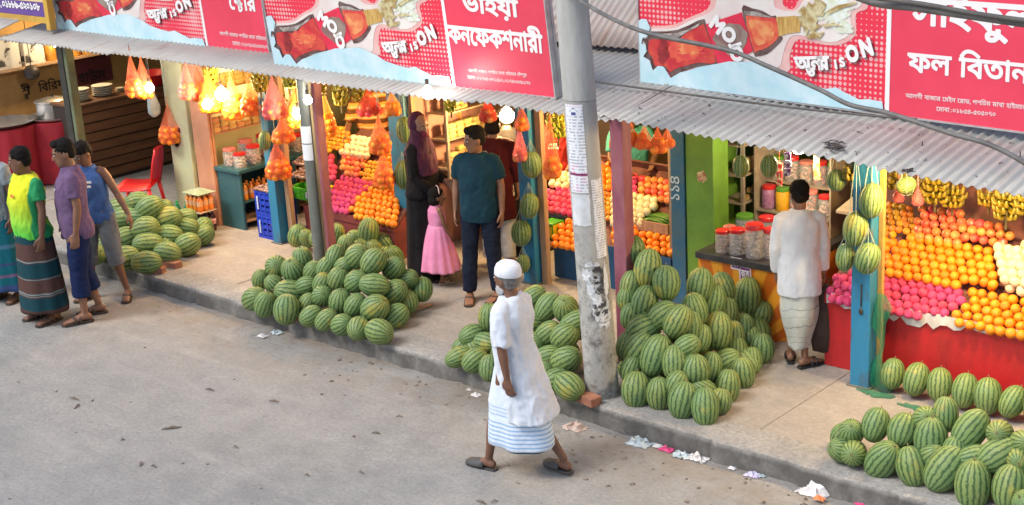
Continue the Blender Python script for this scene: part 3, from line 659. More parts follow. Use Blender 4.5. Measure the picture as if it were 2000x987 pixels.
# the direction that faces the camera from the pole
FA = math.degrees(math.atan2(-PY, -PX))
def notice_mat(name, base, ink, ink2, lines=60):
    m = bpy.data.materials.new(name); m.use_nodes = True; nt = m.node_tree; L = nt.links.new; b = base_of(m)
    tc = nd(nt, 'ShaderNodeTexCoord'); sx = nd(nt, 'ShaderNodeSeparateXYZ'); L(tc.outputs['Object'], sx.inputs[0])
    mu = nd(nt, 'ShaderNodeMath', operation='MULTIPLY'); mu.inputs[1].default_value = lines; L(sx.outputs[2], mu.inputs[0])
    fr = nd(nt, 'ShaderNodeMath', operation='FRACT'); L(mu.outputs[0], fr.inputs[0])
    ln = nd(nt, 'ShaderNodeMath', operation='GREATER_THAN'); ln.inputs[1].default_value = .52; L(fr.outputs[0], ln.inputs[0])
    n = nd(nt, 'ShaderNodeTexNoise'); n.inputs['Scale'].default_value = 55; mp = nd(nt, 'ShaderNodeMapping'); mp.inputs['Scale'].default_value = (1, 1, .35); L(tc.outputs['Object'], mp.inputs[0]); L(mp.outputs[0], n.inputs[0])
    g = nd(nt, 'ShaderNodeMath', operation='GREATER_THAN'); g.inputs[1].default_value = .47; L(n.outputs[0], g.inputs[0])
    a = nd(nt, 'ShaderNodeMath', operation='MULTIPLY'); L(ln.outputs[0], a.inputs[0]); L(g.outputs[0], a.inputs[1])
    n2 = nd(nt, 'ShaderNodeTexNoise'); n2.inputs['Scale'].default_value = 9; L(tc.outputs['Object'], n2.inputs[0])
    g2 = nd(nt, 'ShaderNodeMath', operation='GREATER_THAN'); g2.inputs[1].default_value = .56; L(n2.outputs[0], g2.inputs[0])
    ic = nd(nt, 'ShaderNodeMix', data_type='RGBA'); ic.inputs[6].default_value = (*ink, 1); ic.inputs[7].default_value = (*ink2, 1); L(g2.outputs[0], ic.inputs[0])
    f = nd(nt, 'ShaderNodeMath', operation='MULTIPLY'); f.inputs[1].default_value = .75; L(a.outputs[0], f.inputs[0])
    mx = nd(nt, 'ShaderNodeMix', data_type='RGBA'); mx.inputs[6].default_value = (*base, 1); L(ic.outputs[2], mx.inputs[7]); L(f.outputs[0], mx.inputs[0])
    L(mx.outputs[2], b.inputs['Base Color']); b.inputs['Roughness'].default_value = .85
    return m
o = wrap('paper_notice', FA-62, FA+8, 1.70, 2.38, notice_mat('notice_print', (.72, .75, .78), (.30, .31, .36), (.55, .22, .36), 42), 'tall printed notice with a violet line high on the concrete pole')
def bar(a0, a1, z0, z1, m, name, off=.004):
    rings = [[(CX(z)+(pr(z)+off)*math.cos(R_(a)), CYZ(z)+(pr(z)+off)*math.sin(R_(a)), G0+z) for a in np.linspace(a0, a1, 8)] for z in (z0, z1)]
    mb = MB(); mb.loft(rings, cap=False, close=False); return mb.build(name, m, o, smooth=True)
bar(FA-60, FA+7, 1.835, 1.853, mat('violet_ink', (.22, .03, .12), None, rough=.8), 'violet_line')
bar(FA-58, FA+2, 2.295, 2.36, mat('paper_blank', (.72, .75, .78), None, rough=.85), 'letterhead', .0035)
mb = MB(); V = lambda a, z: (CX(z)+(pr(z)+.0052)*math.cos(R_(a)), CYZ(z)+(pr(z)+.0052)*math.sin(R_(a)), G0+z)
mb.add([V(FA-42, 2.325), V(FA-8, 2.325), V(FA-25, 2.358)], [(0, 1, 2)]); mb.add([V(FA-33, 2.30), V(FA-17, 2.30), V(FA-17, 2.322), V(FA-33, 2.322)], [(0, 1, 2, 3)]); mb.build('house_emblem', mat('blue_ink', (.06, .07, .25), None, rough=.8), o)
wrap('paper_notice', FA-66, FA+8, 1.44, 1.685, mat('pasted_white', (.66, .70, .72), (.52, .54, .54), 6, .85), 'blank white pasted sheet below the tall notice on the pole', edge=2, seed=2)
wrap('paper_notice', FA+18, FA+62, 1.18, 1.80, notice_mat('notice_print_small', (.70, .72, .74), (.25, .26, .30), (.34, .35, .40), 50), 'narrow printed notice on the right flank of the pole', edge=1, seed=3, off=.002)
# the torn poster: loose white scraps with dark smears
def scrap(pts, m, off, mb):
    fr = lambda x, y, z: Vector((CX(y)+(pr(y)+off+z)*math.cos(R_(FA+x)), CYZ(y)+(pr(y)+off+z)*math.sin(R_(FA+x)), G0+y))
    mb.prism(pts, 0, .0012, fr=fr)
mb = MB(); rs = random.Random(11)
for i, (cx, cy, rx, ry) in enumerate(((0, 1.08, 34, .06), (12, 1.00, 30, .12), (26, .86, 26, .15), (-24, 1.04, 14, .05), (16, .76, 28, .09), (28, .70, 24, .08), (-14, .94, 12, .06), (4, .86, 16, .07), (42, .98, 10, .14))): scrap(blob(cx, cy, rx, ry, 26, 30+i, .35), None, .002+.0006*i, mb)
o = mb.build('torn_poster', mat('torn_white', (.68, .71, .72), (.55, .57, .58), 12, .85)); tag(o, 'torn white poster with black smears on the lower pole', 'poster')
mb = MB(); 
for i, (cx, cy, rx, ry) in enumerate(((14, 1.09, 17, .026), (29, 1.02, 6, .075), (12, .985, 12, .012), (20, .915, 14, .030), (6, 1.03, 8, .012), (24, .955, 6, .012))): mb = MB(); scrap(blob(cx, cy, rx, ry, 18, 60+i, .3), None, .0095, mb); mb.build('black_print', mat('poster_black', (.03, .03, .035), (.12, .12, .12), 30, .8), o)
for cx, cy in ((18, .795), (22, .735)):
    mb = MB(); scrap([(cx-22, cy-.022), (cx+18, cy-.012), (cx+20, cy+.026), (cx-20, cy+.014)], None, .0095, mb)
    mb.build('black_print', mat('poster_black', (.03, .03, .035), (.12, .12, .12), 30, .8), o)
# overhead cables
m_cable = mat('cable_rubber', (.07, .065, .06), (.11, .10, .09), 6, .6)
m_cable2 = mat('bundled_cable', (.17, .16, .15), (.10, .095, .09), 6, .6)
def cable(pts, r, m, label, name='overhead_cable', sub=8):
    P = [Vector(p) for p in pts]; out = []
    for i in range(len(P)-1):
        p0 = P[max(i-1, 0)]; p1 = P[i]; p2 = P[i+1]; p3 = P[min(i+2, len(P)-1)]
        for k in range(sub):
            s = k/sub; out.append(.5*((2*p1)+(p2-p0)*s+(2*p0-5*p1+4*p2-p3)*s*s+(3*p1-p0-3*p2+p3)*s**3))
    out.append(P[-1]); mb = MB(); mb.tube(out, r, 8); return tag(mb.build(name, m, smooth=True), label, 'cable')
CY = 7.6
cable([gy(1050, -60, 8.2), gy(1130, 0, 8.0), gy(1250, 60, CY), gy(1420, 98, CY), gy(1500, 130, CY), gy(1600, 175, CY), gy(1660, 205, CY), gy(1730, 220, CY), gy(1800, 242, CY), gy(1860, 262, CY), gy(1930, 282, CY), gy(2000, 318, CY), gy(2080, 380, CY)], .015, m_cable2, 'grey sagging cable crossing the bottle on the right-hand sign')
cable([gy(1560, -60, 7.0), gy(1690, 0, 6.8), gy(1790, 15, 6.6), gy(1880, 28, 6.5), gy(2000, 45, 6.4), gy(2100, 58, 6.3)], .021, m_cable2, 'thick bundled cable across the top right corner', sub=8)
cable([gy(1690, -6, 6.7), gy(1800, 8, 6.55), gy(1900, 26, 6.45), gy(2000, 40, 6.35), gy(2100, 50, 6.3)], .012, m_cable, 'dark cable twisted along the thick bundle at the top right')
cable([gy(1140, 155, 9.45), gy(1165, 160, 9.45), gy(1250, 172, 9.44), gy(1400, 192, 9.44), gy(1560, 212, 9.44), gy(1700, 226, 9.45), gy(1790, 233, 9.45)], .009, m_cable, 'thin dark wire laid along the tin awning under the right sign')
# ================================================================== WATERMELONS
def melon_mat():
    m = bpy.data.materials.new('watermelon_rind'); m.use_nodes = True; nt = m.node_tree; L = nt.links.new; b = base_of(m)
    tc = nd(nt, 'ShaderNodeTexCoord'); P = tc.outputs['Object']; sx = nd(nt, 'ShaderNodeSeparateXYZ'); L(P, sx.inputs[0]); oi = nd(nt, 'ShaderNodeObjectInfo')
    def mth(op, a, c=None, d=None):
        x = nd(nt, 'ShaderNodeMath', operation=op)
        for i, q in enumerate((a, c, d)):
            if q is None: continue
            if isinstance(q, (int, float)): x.inputs[i].default_value = q
            else: L(q, x.inputs[i])
        return x.outputs[0]
    def rng(x, a, c, lo=0., hi=1.):
        r = nd(nt, 'ShaderNodeMapRange'); r.inputs[1].default_value = a; r.inputs[2].default_value = c; r.inputs[3].default_value = lo; r.inputs[4].default_value = hi; L(x, r.inputs[0]); return r.outputs[0]
    def mix(f, a, c):
        x = nd(nt, 'ShaderNodeMix', data_type='RGBA'); L(f, x.inputs[0])
        for i, q in ((6, a), (7, c)):
            if isinstance(q, tuple): x.inputs[i].default_value = (*q, 1)
            else: L(q, x.inputs[i])
        return x.outputs[2]
    off = nd(nt, 'ShaderNodeCombineXYZ'); L(mth('MULTIPLY', oi.outputs['Random'], 40), off.inputs[0]); L(mth('MULTIPLY', oi.outputs['Random'], 91), off.inputs[2])
    va = nd(nt, 'ShaderNodeVectorMath', operation='ADD'); L(P, va.inputs[0]); L(off.outputs[0], va.inputs[1])
    def nz(s, d, rg=.6):
        n = nd(nt, 'ShaderNodeTexNoise'); n.inputs['Scale'].default_value = s; n.inputs['Detail'].default_value = d; n.inputs['Roughness'].default_value = rg; L(va.outputs[0], n.inputs[0]); return n.outputs[0]
    ang = mth('ARCTAN2', sx.outputs[1], sx.outputs[0])
    wob = mth('MULTIPLY', mth('SUBTRACT', nz(30, 5, .8), .5), 2.3); wob2 = mth('MULTIPLY', mth('SUBTRACT', nz(7, 2), .5), .9)
    ph = mth('ADD', mth('MULTIPLY', ang, 17), mth('MULTIPLY', mth('ADD', wob, wob2), 3.1))
    s = mth('SINE', ph)
    thr = mth('ADD', s, mth('MULTIPLY', mth('SUBTRACT', nz(60, 4, .8), .5), 2.4))
    stripe = rng(thr, .12, .66, 0, .86)
    fine = rng(nz(75, 3, .8), .47, .66, 0, .5)
    light = mix(oi.outputs['Random'], (.195, .275, .085), (.25, .30, .092))
    light = mix(rng(nz(5, 3), .35, .7), light, (.17, .265, .105))
    vein = mix(fine, light, (.075, .155, .045))
    col = mix(stripe, vein, (.028, .076, .027))
    yl = rng(nz(4.2, 2), .60, .70, 0, .65)
    col = mix(yl, col, mix(stripe, (.42, .36, .07), (.16, .16, .035)))
    # dark ring around stem end
    rr = mth('SQRT', mth('ADD', mth('MULTIPLY', sx.outputs[0], sx.outputs[0]), mth('MULTIPLY', sx.outputs[1], sx.outputs[1]))); tip = rng(rr, .012, .007); col = mix(tip, col, (.12, .10, .05))
    L(col, b.inputs['Base Color']); b.inputs['Roughness'].default_value = .5; b.inputs['Specular IOR Level'].default_value = .28
    bp = nd(nt, 'ShaderNodeBump'); bp.inputs['Strength'].default_value = .12; bp.inputs['Distance'].default_value = .01; L(nz(18, 3), bp.inputs['Height']); L(bp.outputs[0], b.inputs['Normal'])
    return m
m_melon = melon_mat()
m_stem = mat('dry_stem', (.14, .12, .05), (.20, .17, .08), 20, .9)
def melon_mesh(k):
    mb = MB(); rs = random.Random(k); seg, ring = 32, 22; vs = []
    el = [1.28, 1.36, 1.18, 1.44][k % 4]; R = .115
    rings = []
    for i in range(ring+1):
        t = PI*i/ring; r = math.sin(t)**.92*R*(1+.03*math.cos(t)*rs.uniform(.5, 1)); z = math.cos(t)*R*el
        if i == 0: z -= .006
        rings.append([(max(r, .002)*math.cos(2*PI*j/seg)*(1+.018*math.sin(2*PI*j/seg*2+k)), max(r, .002)*math.sin(2*PI*j/seg), z+.004*math.sin(2*PI*j/seg+k)*(r/R)) for j in range(seg)])
    rings = rings[::-1]; mb.loft(rings); mb.tube([(0, 0, R*el-.012), (.003, 0, R*el+.004), (.010, .004, R*el+.018)], [.007, .005, .004], 6, 1)
    o = mb.build('watermelon', [m_melon, m_stem], smooth=True)
    me = o.data; bpy.data.objects.remove(o); return me, R, R*el
MEL = [melon_mesh(k) for k in range(4)]
def rot_to(axis, spin=0.0):
    q = Vector(axis).normalized().to_track_quat('Z', 'Y').to_matrix().to_4x4(); return q @ Matrix.Rotation(spin, 4, 'Z')
def put_melon(P, d, axis, label, group, k=None, squash=1.0, rs=random):
    me, R, Rl = MEL[rs.randrange(4) if k is None else k]
    o = bpy.data.objects.new('watermelon', me); COL.objects.link(o)
    s = d/(2*R); o.matrix_basis = Matrix.Translation(P) @ rot_to(axis, rs.uniform(0, 6.28)) @ Matrix.Diagonal((s, s, s*squash, 1))
    tag(o, label, 'watermelon', group); return o
def pile(ox, oy, sc, items, planes, axis, jit, label, group, seed, fill=.32, grow=1.07, ks=(0, 1, 2, 3)):
    """items: (x, y, w) read in one enlarged crop; each melon sits where its sight line meets the pile's outer faces."""
    rs = random.Random(seed); out = []
    for it in items:
        x, y, w_ = it[:3]; X, Y = ox+x/sc, oy+y/sc; d = ray(X, Y); best = -1
        for P, n in planes:
            n = Vector(n).normalized(); dn = d.dot(n)
            if dn >= 0: continue
            t = (Vector(P)-CPOS).dot(n)/dn; best = max(best, t)
        P = CPOS+d*best; dia = w_/sc*mpp(P); dia = min(max(dia*grow, .18), .262)
        if P.z < G0+dia*.47:
            P = gz(X, Y, G0+dia*.5)
        ax = Vector(axis)+Vector((rs.gauss(0, jit), rs.gauss(0, jit), rs.gauss(0, jit)))
        if len(it) > 3:
            a = R_(it[3]); ax = UPV*math.cos(a)+RGT*math.sin(a)+FWD*rs.uniform(-.3, .1)
        out.append(put_melon(P, dia*rs.uniform(.95, 1.06), ax, label, group, k=rs.choice(ks), rs=rs))
        if rs.random() < fill:
            Q = P+d.normalized()*dia*1.4+Vector((rs.uniform(-.04, .04), .02, -.07)); Q.z = max(Q.z, G0+dia*.5)
            put_melon(Q, dia*.97, Vector((rs.gauss(0, 1), rs.gauss(0, 1), rs.gauss(0, 1))), label, group, rs=rs)
    return out
def face(P, az, incl):   # plane through P whose outward normal points to azimuth az (deg from +X), face inclined incl deg from the ground
    a, i = R_(az), R_(incl); return (P, (math.cos(a)*math.sin(i), math.sin(a)*math.sin(i), math.cos(i)))
g = 'watermelons stacked in piles on the pavement'
# 1: by the men on the left
pile(0, 250, 2.194, [(590, 318, 85), (640, 345, 105), (540, 385, 100), (510, 350, 95), (625, 430, 95), (718, 388, 100), (795, 385, 75), (800, 425, 85), (540, 475, 105), (635, 500, 105), (720, 465, 100), (803, 500, 95), (870, 460, 82), (535, 560, 108), (627, 577, 100), (717, 537, 95), (405, 545, 85), (465, 372, 75), (700, 345, 70), (455, 440, 95), (450, 520, 95), (590, 385, 80), (860, 400, 1)][:-1],
     [face((-13, 8.26, G0+.11), -90, 44), face((-12.95, 8.5, G0+.11), 0, 48)], (.74, .67, .15), .25, 'striped watermelon in the pile beside the red plastic chair', g, 1, .3, 1.08, (0, 2))
# 2: around the two posts
L2 = 'striped watermelon in the wide pile around the grey and purple posts'
pile(450, 350, 2.668, [(125, 625, 115), (180, 655, 115), (292, 680, 130), (420, 715, 100), (500, 735, 105), (582, 760, 105), (668, 778, 108), (775, 795, 132), (158, 525, 88), (235, 555, 95), (315, 595, 130), (480, 612, 108), (572, 640, 112), (650, 660, 112), (752, 675, 132), (865, 715, 115), (240, 458, 122), (330, 478, 128), (395, 555, 92), (563, 520, 115), (655, 535, 115), (750, 553, 122), (855, 590, 120), (930, 640, 100), (375, 415, 108), (430, 480, 90), (660, 405, 125), (745, 430, 120), (850, 465, 115), (925, 520, 92), (1000, 575, 108), (545, 400, 98), (500, 460, 85), (590, 455, 90), (400, 650, 85), (480, 545, 80)],
     [face((-10, 8.18, G0+.12), -90, 47), face((-9.28, 8.5, G0+.12), 8, 52)], (.35, .15, .6), .5, L2, g, 2, .22, 1.05, (2, 2, 0))
pile(450, 350, 2.668, [(348, 295, 90), (400, 310, 80), (495, 300, 78), (548, 285, 90), (495, 345, 80), (655, 320, 88), (718, 280, 108), (800, 340, 98), (745, 370, 80), (855, 400, 75), (805, 405, 75), (455, 320, 80), (600, 340, 85), (690, 360, 80)],
     [face((-11, 9.52, G0+.12), -90, 55), face((-10.75, 9.7, G0+.12), 10, 60)], (.1, -.2, .9), .3, 'striped watermelon piled against the maroon fruit counter', g, 3)
# 3: left of the pole behind the walking man
pile(850, 450, 1.838, [(85, 455, 72), (143, 468, 78), (195, 495, 66), (132, 378, 82), (185, 405, 75), (195, 315, 82), (350, 240, 60), (405, 275, 85), (470, 285, 85), (500, 330, 70), (405, 370, 82), (465, 380, 95), (400, 455, 80), (468, 467, 98), (430, 540, 78), (480, 560, 95), (262, 505, 75), (330, 525, 75), (240, 450, 75), (300, 440, 80), (350, 410, 80), (270, 375, 80), (340, 330, 80), (270, 290, 75), (390, 520, 75)],
     [face((-7.6, 8.24, G0+.115), -90, 45), face((-6.86, 8.5, G0+.115), 10, 62)], (.5, .5, .5), .45, 'striped watermelon in the pile left of the concrete pole', g, 4)
# 4: right of the pole
pile(1180, 440, 2.468, [(153, 795, 112, 5), (265, 815, 105, -3), (380, 845, 125, 12), (487, 880, 108, 0), (560, 850, 88, 8), (595, 780, 100, 5), (668, 715, 95, -8), (710, 655, 92, 0), (755, 595, 105, 0), (350, 762, 85, 30), (165, 595, 118, 35), (250, 630, 128, 18), (340, 665, 102, 0), (440, 700, 115, 0), (512, 690, 80, 10), (585, 655, 100, 60), (138, 120, 100, 0), (210, 210, 108, 8), (300, 280, 112, 0), (128, 295, 85, 10), (195, 375, 105, 15), (128, 440, 85, 10), (285, 435, 112, 50), (190, 500, 125, 60), (355, 465, 118, 25), (440, 405, 95, -15), (460, 290, 100, 10), (528, 370, 100, 10), (575, 300, 98, -20), (545, 510, 115, 5), (625, 535, 85, 0), (670, 490, 88, 0), (690, 345, 112, 0), (755, 430, 95, 10), (590, 415, 80, 0), (465, 545, 85, 10), (400, 585, 95, 60), (112, 585, 80, 10), (110, 360, 70, 0), (640, 600, 85, 0), (705, 560, 85, -5), (420, 490, 75, 0), (130, 690, 80, 20)],
     [face((-6.1, 8.38, G0+.13), -90, 50), face((-5.92, 8.5, G0+.13), 12, 58)], (0, -.2, 1), .2, 'striped watermelon in the tall pile right of the concrete pole', g, 5, .4, 1.22)
# 5: front right corner
pile(1600, 740, 3.995, [(270, 580, 205), (250, 420, 170), (440, 360, 210, 20), (495, 635, 235), (655, 405, 220, 20), (725, 685, 228, -10), (870, 470, 245, 0), (830, 320, 150), (985, 280, 185, 0), (990, 700, 265, 35), (1060, 560, 170, 10), (1180, 400, 245, 40), (1200, 830, 262, 0), (1410, 425, 200), (1395, 600, 250, 55), (1210, 620, 170, 80), (1490, 850, 255, 10), (1560, 630, 190), (1590, 500, 190), (180, 560, 120), (1750, 700, 240, 20), (1790, 920, 250), (1720, 480, 220), (1950, 820, 240, 10), (1940, 600, 230), (1640, 1000, 240), (880, 600, 130)],
     [face((-4.2, 8.32, G0+.125), -90, 47), face((-4.62, 8.6, G0+.12), 180, 55)], (.3, -.6, .7), .35, 'striped watermelon in the pile at the kerb in the right corner', g, 6)
# row against the red counter
rs = random.Random(12)
for i, (x, y, wd, h, tl) in enumerate(((485, 750, 150, 250, 6), (628, 790, 165, 250, 16), (785, 820, 165, 262, 4), (945, 860, 170, 260, 12), (1105, 885, 178, 272, 4), (1262, 922, 165, 262, 28), (1420, 960, 175, 265, 8), (1590, 1000, 175, 265, 0))):
    X, Y = 1600+x/3.29, 500+y/3.29; P = gz(X, Y, G0+.15); a = R_(tl)
    P.y = min(P.y, 9.62)
    put_melon(P, wd/3.29*mpp(P), UPV*math.cos(a)+RGT*math.sin(a), 'striped watermelon standing on end in the row against the red counter', 'watermelons standing in a row', k=1, rs=rs)
# hanging watermelons in string slings
m_string = mat('string', (.34, .42, .34), None, rough=.9)
def hung_melon(x, y, wd, Y, label, tilt=0, sq=1.12, top=None, sling=True, yellow=0):
    P = gy(x, y, Y); d = wd*mpp(P); a = R_(tilt); ax = Vector((0, 0, 1))*math.cos(a)+RGT*math.sin(a)
    o = put_melon(P, d, ax, label, 'watermelons hung from the posts', squash=sq, k=2)
    mb = MB(); zt = top if top else P.z+d*1.25
    for k in range(6):
        b = 2*PI*k/6; pts = [P+Vector((.5*d*1.02*math.cos(b)*math.sin(u), .5*d*1.02*math.sin(b)*math.sin(u), -.62*d*math.cos(u)*sq)) for u in np.linspace(.15, 2.5, 9)]+[Vector((P.x, P.y, zt))]
        mb.tube(pts, .0019, 4)
    mb.build('string_sling', m_string, o)
    return o
hung_melon(790, 254, 33, 9.98, 'upper watermelon hung on the wide blue post by the veiled woman', 0, 1.35, top=2.2)
hung_melon(788, 342, 37, 9.96, 'lower watermelon hung on the wide blue post by the veiled woman', 2, 1.3)
hung_melon(1038, 322, 40, 10.0, 'highest watermelon of the string on the post right of the man in teal', -4)
hung_melon(1034, 402, 38, 10.0, 'yellow-patched watermelon second from the top of the string by the teal man', 10)
hung_melon(1018, 455, 40, 9.98, 'third watermelon of the string right of the man in teal', 0)
hung_melon(1022, 515, 28, 9.98, 'lowest and smallest watermelon of the string right of the man in teal', 0)
hung_melon(1702, 392, 49, 9.50, 'yellowish watermelon hung highest on the bright blue post', 4, 1.2, top=2.15)
hung_melon(1671, 447, 50, 9.46, 'watermelon hung just left of the bright blue post, middle of its cluster', 6, 1.2, top=2.1)
hung_melon(1651, 503, 38, 9.44, 'dark watermelon lowest on the left of the blue post cluster', 6, 1.25)
hung_melon(1695, 505, 50, 9.42, 'watermelon lowest on the right of the blue post cluster', 18, 1.08)
hung_melon(1634, 352, 38, 9.6, 'pale green watermelon hung under the eave left of the blue post', 0, .95, top=2.12)
hung_melon(1447, 325, 32, 9.9, 'dark watermelon hung under the eave beside the shelf of the jar shop', 0, 1.15, top=2.15)
hung_melon(1502, 325, 34, 9.9, 'yellow-edged watermelon hung under the eave above the sweet jars', 0, 1.1, top=2.15)
hung_melon(1770, 362, 34, 9.8, 'watermelon half hidden under the eave above the tangerines', 60, 1.0, top=2.1)
hung_melon(517, 275, 24, 9.55, 'slim yellow-green watermelon hung beside the soft-drink table', 4, 1.35, top=2.2)
# ================================================================== FRUIT STALLS
def inpoly(x, y, p):
    r = False; j = len(p)-1
    for i in range(len(p)):
        if (p[i][1] > y) != (p[j][1] > y) and x < (p[j][0]-p[i][0])*(y-p[i][1])/(p[j][1]-p[i][1])+p[i][0]: r = not r
        j = i
    return r
def fruit_mesh(name, r, m, sq=1.0, seg=18, ring=12, bump=0.0, pear=0.0):
    mb = MB(); mb.ell((0, 0, 0), (r, r, r*sq), seg, ring)
    vs = []; mb.ell((0, 0, r*sq*.93), (r*.16, r*.16, r*.07), 7, 4, None, 1)
    for v in mb.v:
        v = Vector(v); z = v.z/(r*sq)
        k = 1-pear*max(0, z)-.10*max(0, z-.85)*6*.5
        vs.append((v.x*k, v.y*k, v.z-(r*.16*max(0, 1-math.hypot(v.x, v.y)/(r*.35)) if z > .8 and not pear else 0)))
    mb.v = vs; o = mb.build(name, [m, m_stem], smooth=True); me = o.data; bpy.data.objects.remove(o); return me
m_orange = mat('orange_peel', (.88, .27, .008), (.84, .22, .006), 9, .42, .25, 160, vary=.14)
m_tang = mat('tangerine_peel', (.72, .27, .012), (.50, .25, .02), 7, .45, .2, 120, vary=.5)
m_apple = mat('apple_skin', (.72, .10, .045), (.75, .26, .09), 8, .35, vary=.5)
m_pink = mat('pink_foam_wrap', (.80, .09, .24), (.72, .05, .17), 16, .7, .9, 110, vary=.22)
m_pear = mat('white_foam_pear', (.78, .70, .48), (.70, .60, .36), 6, .6, .5, 110, vary=.15)
FR = {'orange': (fruit_mesh('orange', .040, m_orange, .95), .081, 'orange'), 'tangerine': (fruit_mesh('tangerine', .031, m_tang, .85), .062, 'tangerine'),
      'apple': (fruit_mesh('apple', .038, m_apple, .92), .077, 'apple'), 'pink_wrapped_apple': (fruit_mesh('pink_wrapped_apple', .039, m_pink, .95), .076, 'wrapped apple'),
      'pear': (fruit_mesh('pear', .041, m_pear, 1.12, pear=.18), .080, 'pear')}
def patch(kind, poly, P0, ang, label, group, lift=0.0, layers=1, seed=0, spacing=None):
    me, d, cat = FR[kind]; d = spacing or d; rs = random.Random(seed); n = Vector((0, -math.sin(R_(ang)), math.cos(R_(ang)))); up = Vector((0, math.cos(R_(ang)), math.sin(R_(ang))))
    xs = [gp(x, y, Vector(P0)+n*(lift+d*.5), n) for x, y in poly]; u0, u1 = min(p.x for p in xs), max(p.x for p in xs); s = [(p-Vector(P0)).dot(up) for p in xs]; s0, s1 = min(s), max(s)
    cnt = 0
    for L in range(layers):
        j = 0; sv = s0+d*.3+L*d*.5
        while sv < s1:
            u = u0+(d/2 if (j+L) % 2 else 0)
            while u < u1:
                P = Vector((u, P0[1], P0[2]))+up*sv+n*(lift+d*.48+L*d*.72)
                q = px(P)
                if inpoly(q[0], q[1]+(L*3), poly):
                    P += Vector((rs.gauss(0, d*.045), rs.gauss(0, d*.045), rs.gauss(0, d*.035)))
                    o = bpy.data.objects.new(kind, me); COL.objects.link(o)
                    k = rs.uniform(.94, 1.05)
                    o.matrix_basis = Matrix.Translation(P) @ rot_to((rs.gauss(.2, .9), rs.gauss(-.5, .8), 1), rs.uniform(0, 6)) @ Matrix.Diagonal((k, k, k, 1))
                    tag(o, label, cat, group); cnt += 1
                u += d
            sv += d*.866; j += 1
    return cnt
m_cr_red = mat('counter_red', (.46, .015, .018), (.30, .016, .016), 4, .5, .15, lo=.45, hi=.72, detail=9, stretch=(1, 1, .5))
m_maroon = mat('counter_maroon', (.22, .04, .035), (.13, .03, .027), 5, .65, .15, lo=.45, hi=.7, detail=9)
m_cblue = mat('counter_blue', (.016, .085, .19), (.013, .07, .15), 3, .55, .1)
m_board = mat('display_board', (.20, .07, .06), (.12, .05, .04), 5, .75)
m_wpap = mat('old_newsprint', (.66, .64, .60), (.50, .49, .47), 14, .85)
def stall(name, label, x0, x1, yf, zf, ang, L, m, board=m_board, tiers=(), side=None):
    t = thing(name, ((x0+x1)/2, yf, G0), label, 'fruit stall'); c, s_ = math.cos(R_(ang)), math.sin(R_(ang))
    mb = MB(); mb.bx(x0, x1, yf, yf+.025, G0, zf-.002); mb.build('front_panel', m, t, bevel=.003)
    mb = MB(); pr_ = [(yf+.026, G0), (yf+.026+L*c, G0), (yf+.026+L*c, zf+L*s_-.03), (yf+.026, zf-.03)]
    mb.prism(pr_, x0, x0+.02, fr=lambda a, b, z: Vector((z, a, b))); mb.prism(pr_, x1-.02, x1, fr=lambda a, b, z: Vector((z, a, b))); mb.build('side_panel', side or m, t)
    mb = MB(); mb.prism([(yf+.02, zf-.022), (yf+.02+L*c, zf+L*s_-.022), (yf+.02+L*c, zf+L*s_), (yf+.02, zf)], x0+.001, x1-.001, fr=lambda a, b, z: Vector((z, a, b))); mb.build('sloping_board', board, t)
    mb = MB(); mb.bx(x0, x1, yf-.012, yf-.001, zf-.05, zf+.035); mb.build('front_lip', m, t, bevel=.002)
    for tv, x_0, x_1, h in tiers:
        P = Vector((0, yf+.02, zf))+Vector((0, c, s_))*tv; mb = MB(); n = Vector((0, -s_, c)); u = Vector((0, c, s_))
        mb.prism([(-.010, 0), (.010, 0), (.010, h), (-.010, h)], x_0, x_1, fr=lambda a, b, z: Vector((z, 0, 0))+P+u*a+n*b); mb.build('tier_board', board, t)
    return t
# ---- right-hand stall
AR, YR, ZR = 40, 9.82, .75; PR = (-4, YR+.02, ZR)
stR = stall('fruit_stall', 'red fronted fruit stall on the right covered in oranges and pink wrapped apples', -5.60, -2.2, YR, ZR, AR, 1.45, m_cr_red, tiers=((.36, -5.0, -3.2, .055), (.80, -5.0, -3.2, .05)))
mb = MB(); rs = random.Random(5)
for x0, x1 in ((-5.58, -5.24), (-5.04, -2.4)):
    x = x0; top = ZR+.045; pts_t = []; pts_b = []
    while x <= x1+.001:
        pts_t.append((x, top+rs.uniform(-.006, .006))); pts_b.append((x, ZR-.045+rs.uniform(-.028, .03)*(1.2 if x < -4.5 else .7)+(.03 if x > -4.4 else -.02))); x += .055
    mb.prism(pts_t+pts_b[::-1], 0, .003, fr=lambda a, b, z: Vector((a, YR-.0135-z, b)))
mb.build('paper_edging', m_wpap, stR)
gR = 'fruit heaped on the right stall'
F = {}
F['pinkA'] = patch('pink_wrapped_apple', [(1612, 586), (1618, 560), (1634, 536), (1690, 528), (1690, 598)], PR, AR, 'pink wrapped apple left of the bright blue post', gR+' left of the post', .01, 1, 1)
F['pinkA2'] = patch('pink_wrapped_apple', [(1632, 560), (1645, 537), (1684, 528), (1684, 570)], PR, AR, 'pink wrapped apple left of the bright blue post', gR+' left of the post', .06, 1, 2)
F['pinkB'] = patch('pink_wrapped_apple', [(1716, 536), (1861, 562), (1893, 572), (1872, 600), (1853, 626), (1716, 606)], PR, AR, 'pink wrapped apple in the front tier right of the bright blue post', gR+', front pink tier', .012, 1, 3)
F['orB'] = patch('orange', [(1893, 574), (1922, 558), (2090, 595), (2090, 680), (1853, 628)], PR, AR, 'orange in the front tier at the right edge', gR+', front oranges', .012, 1, 4)
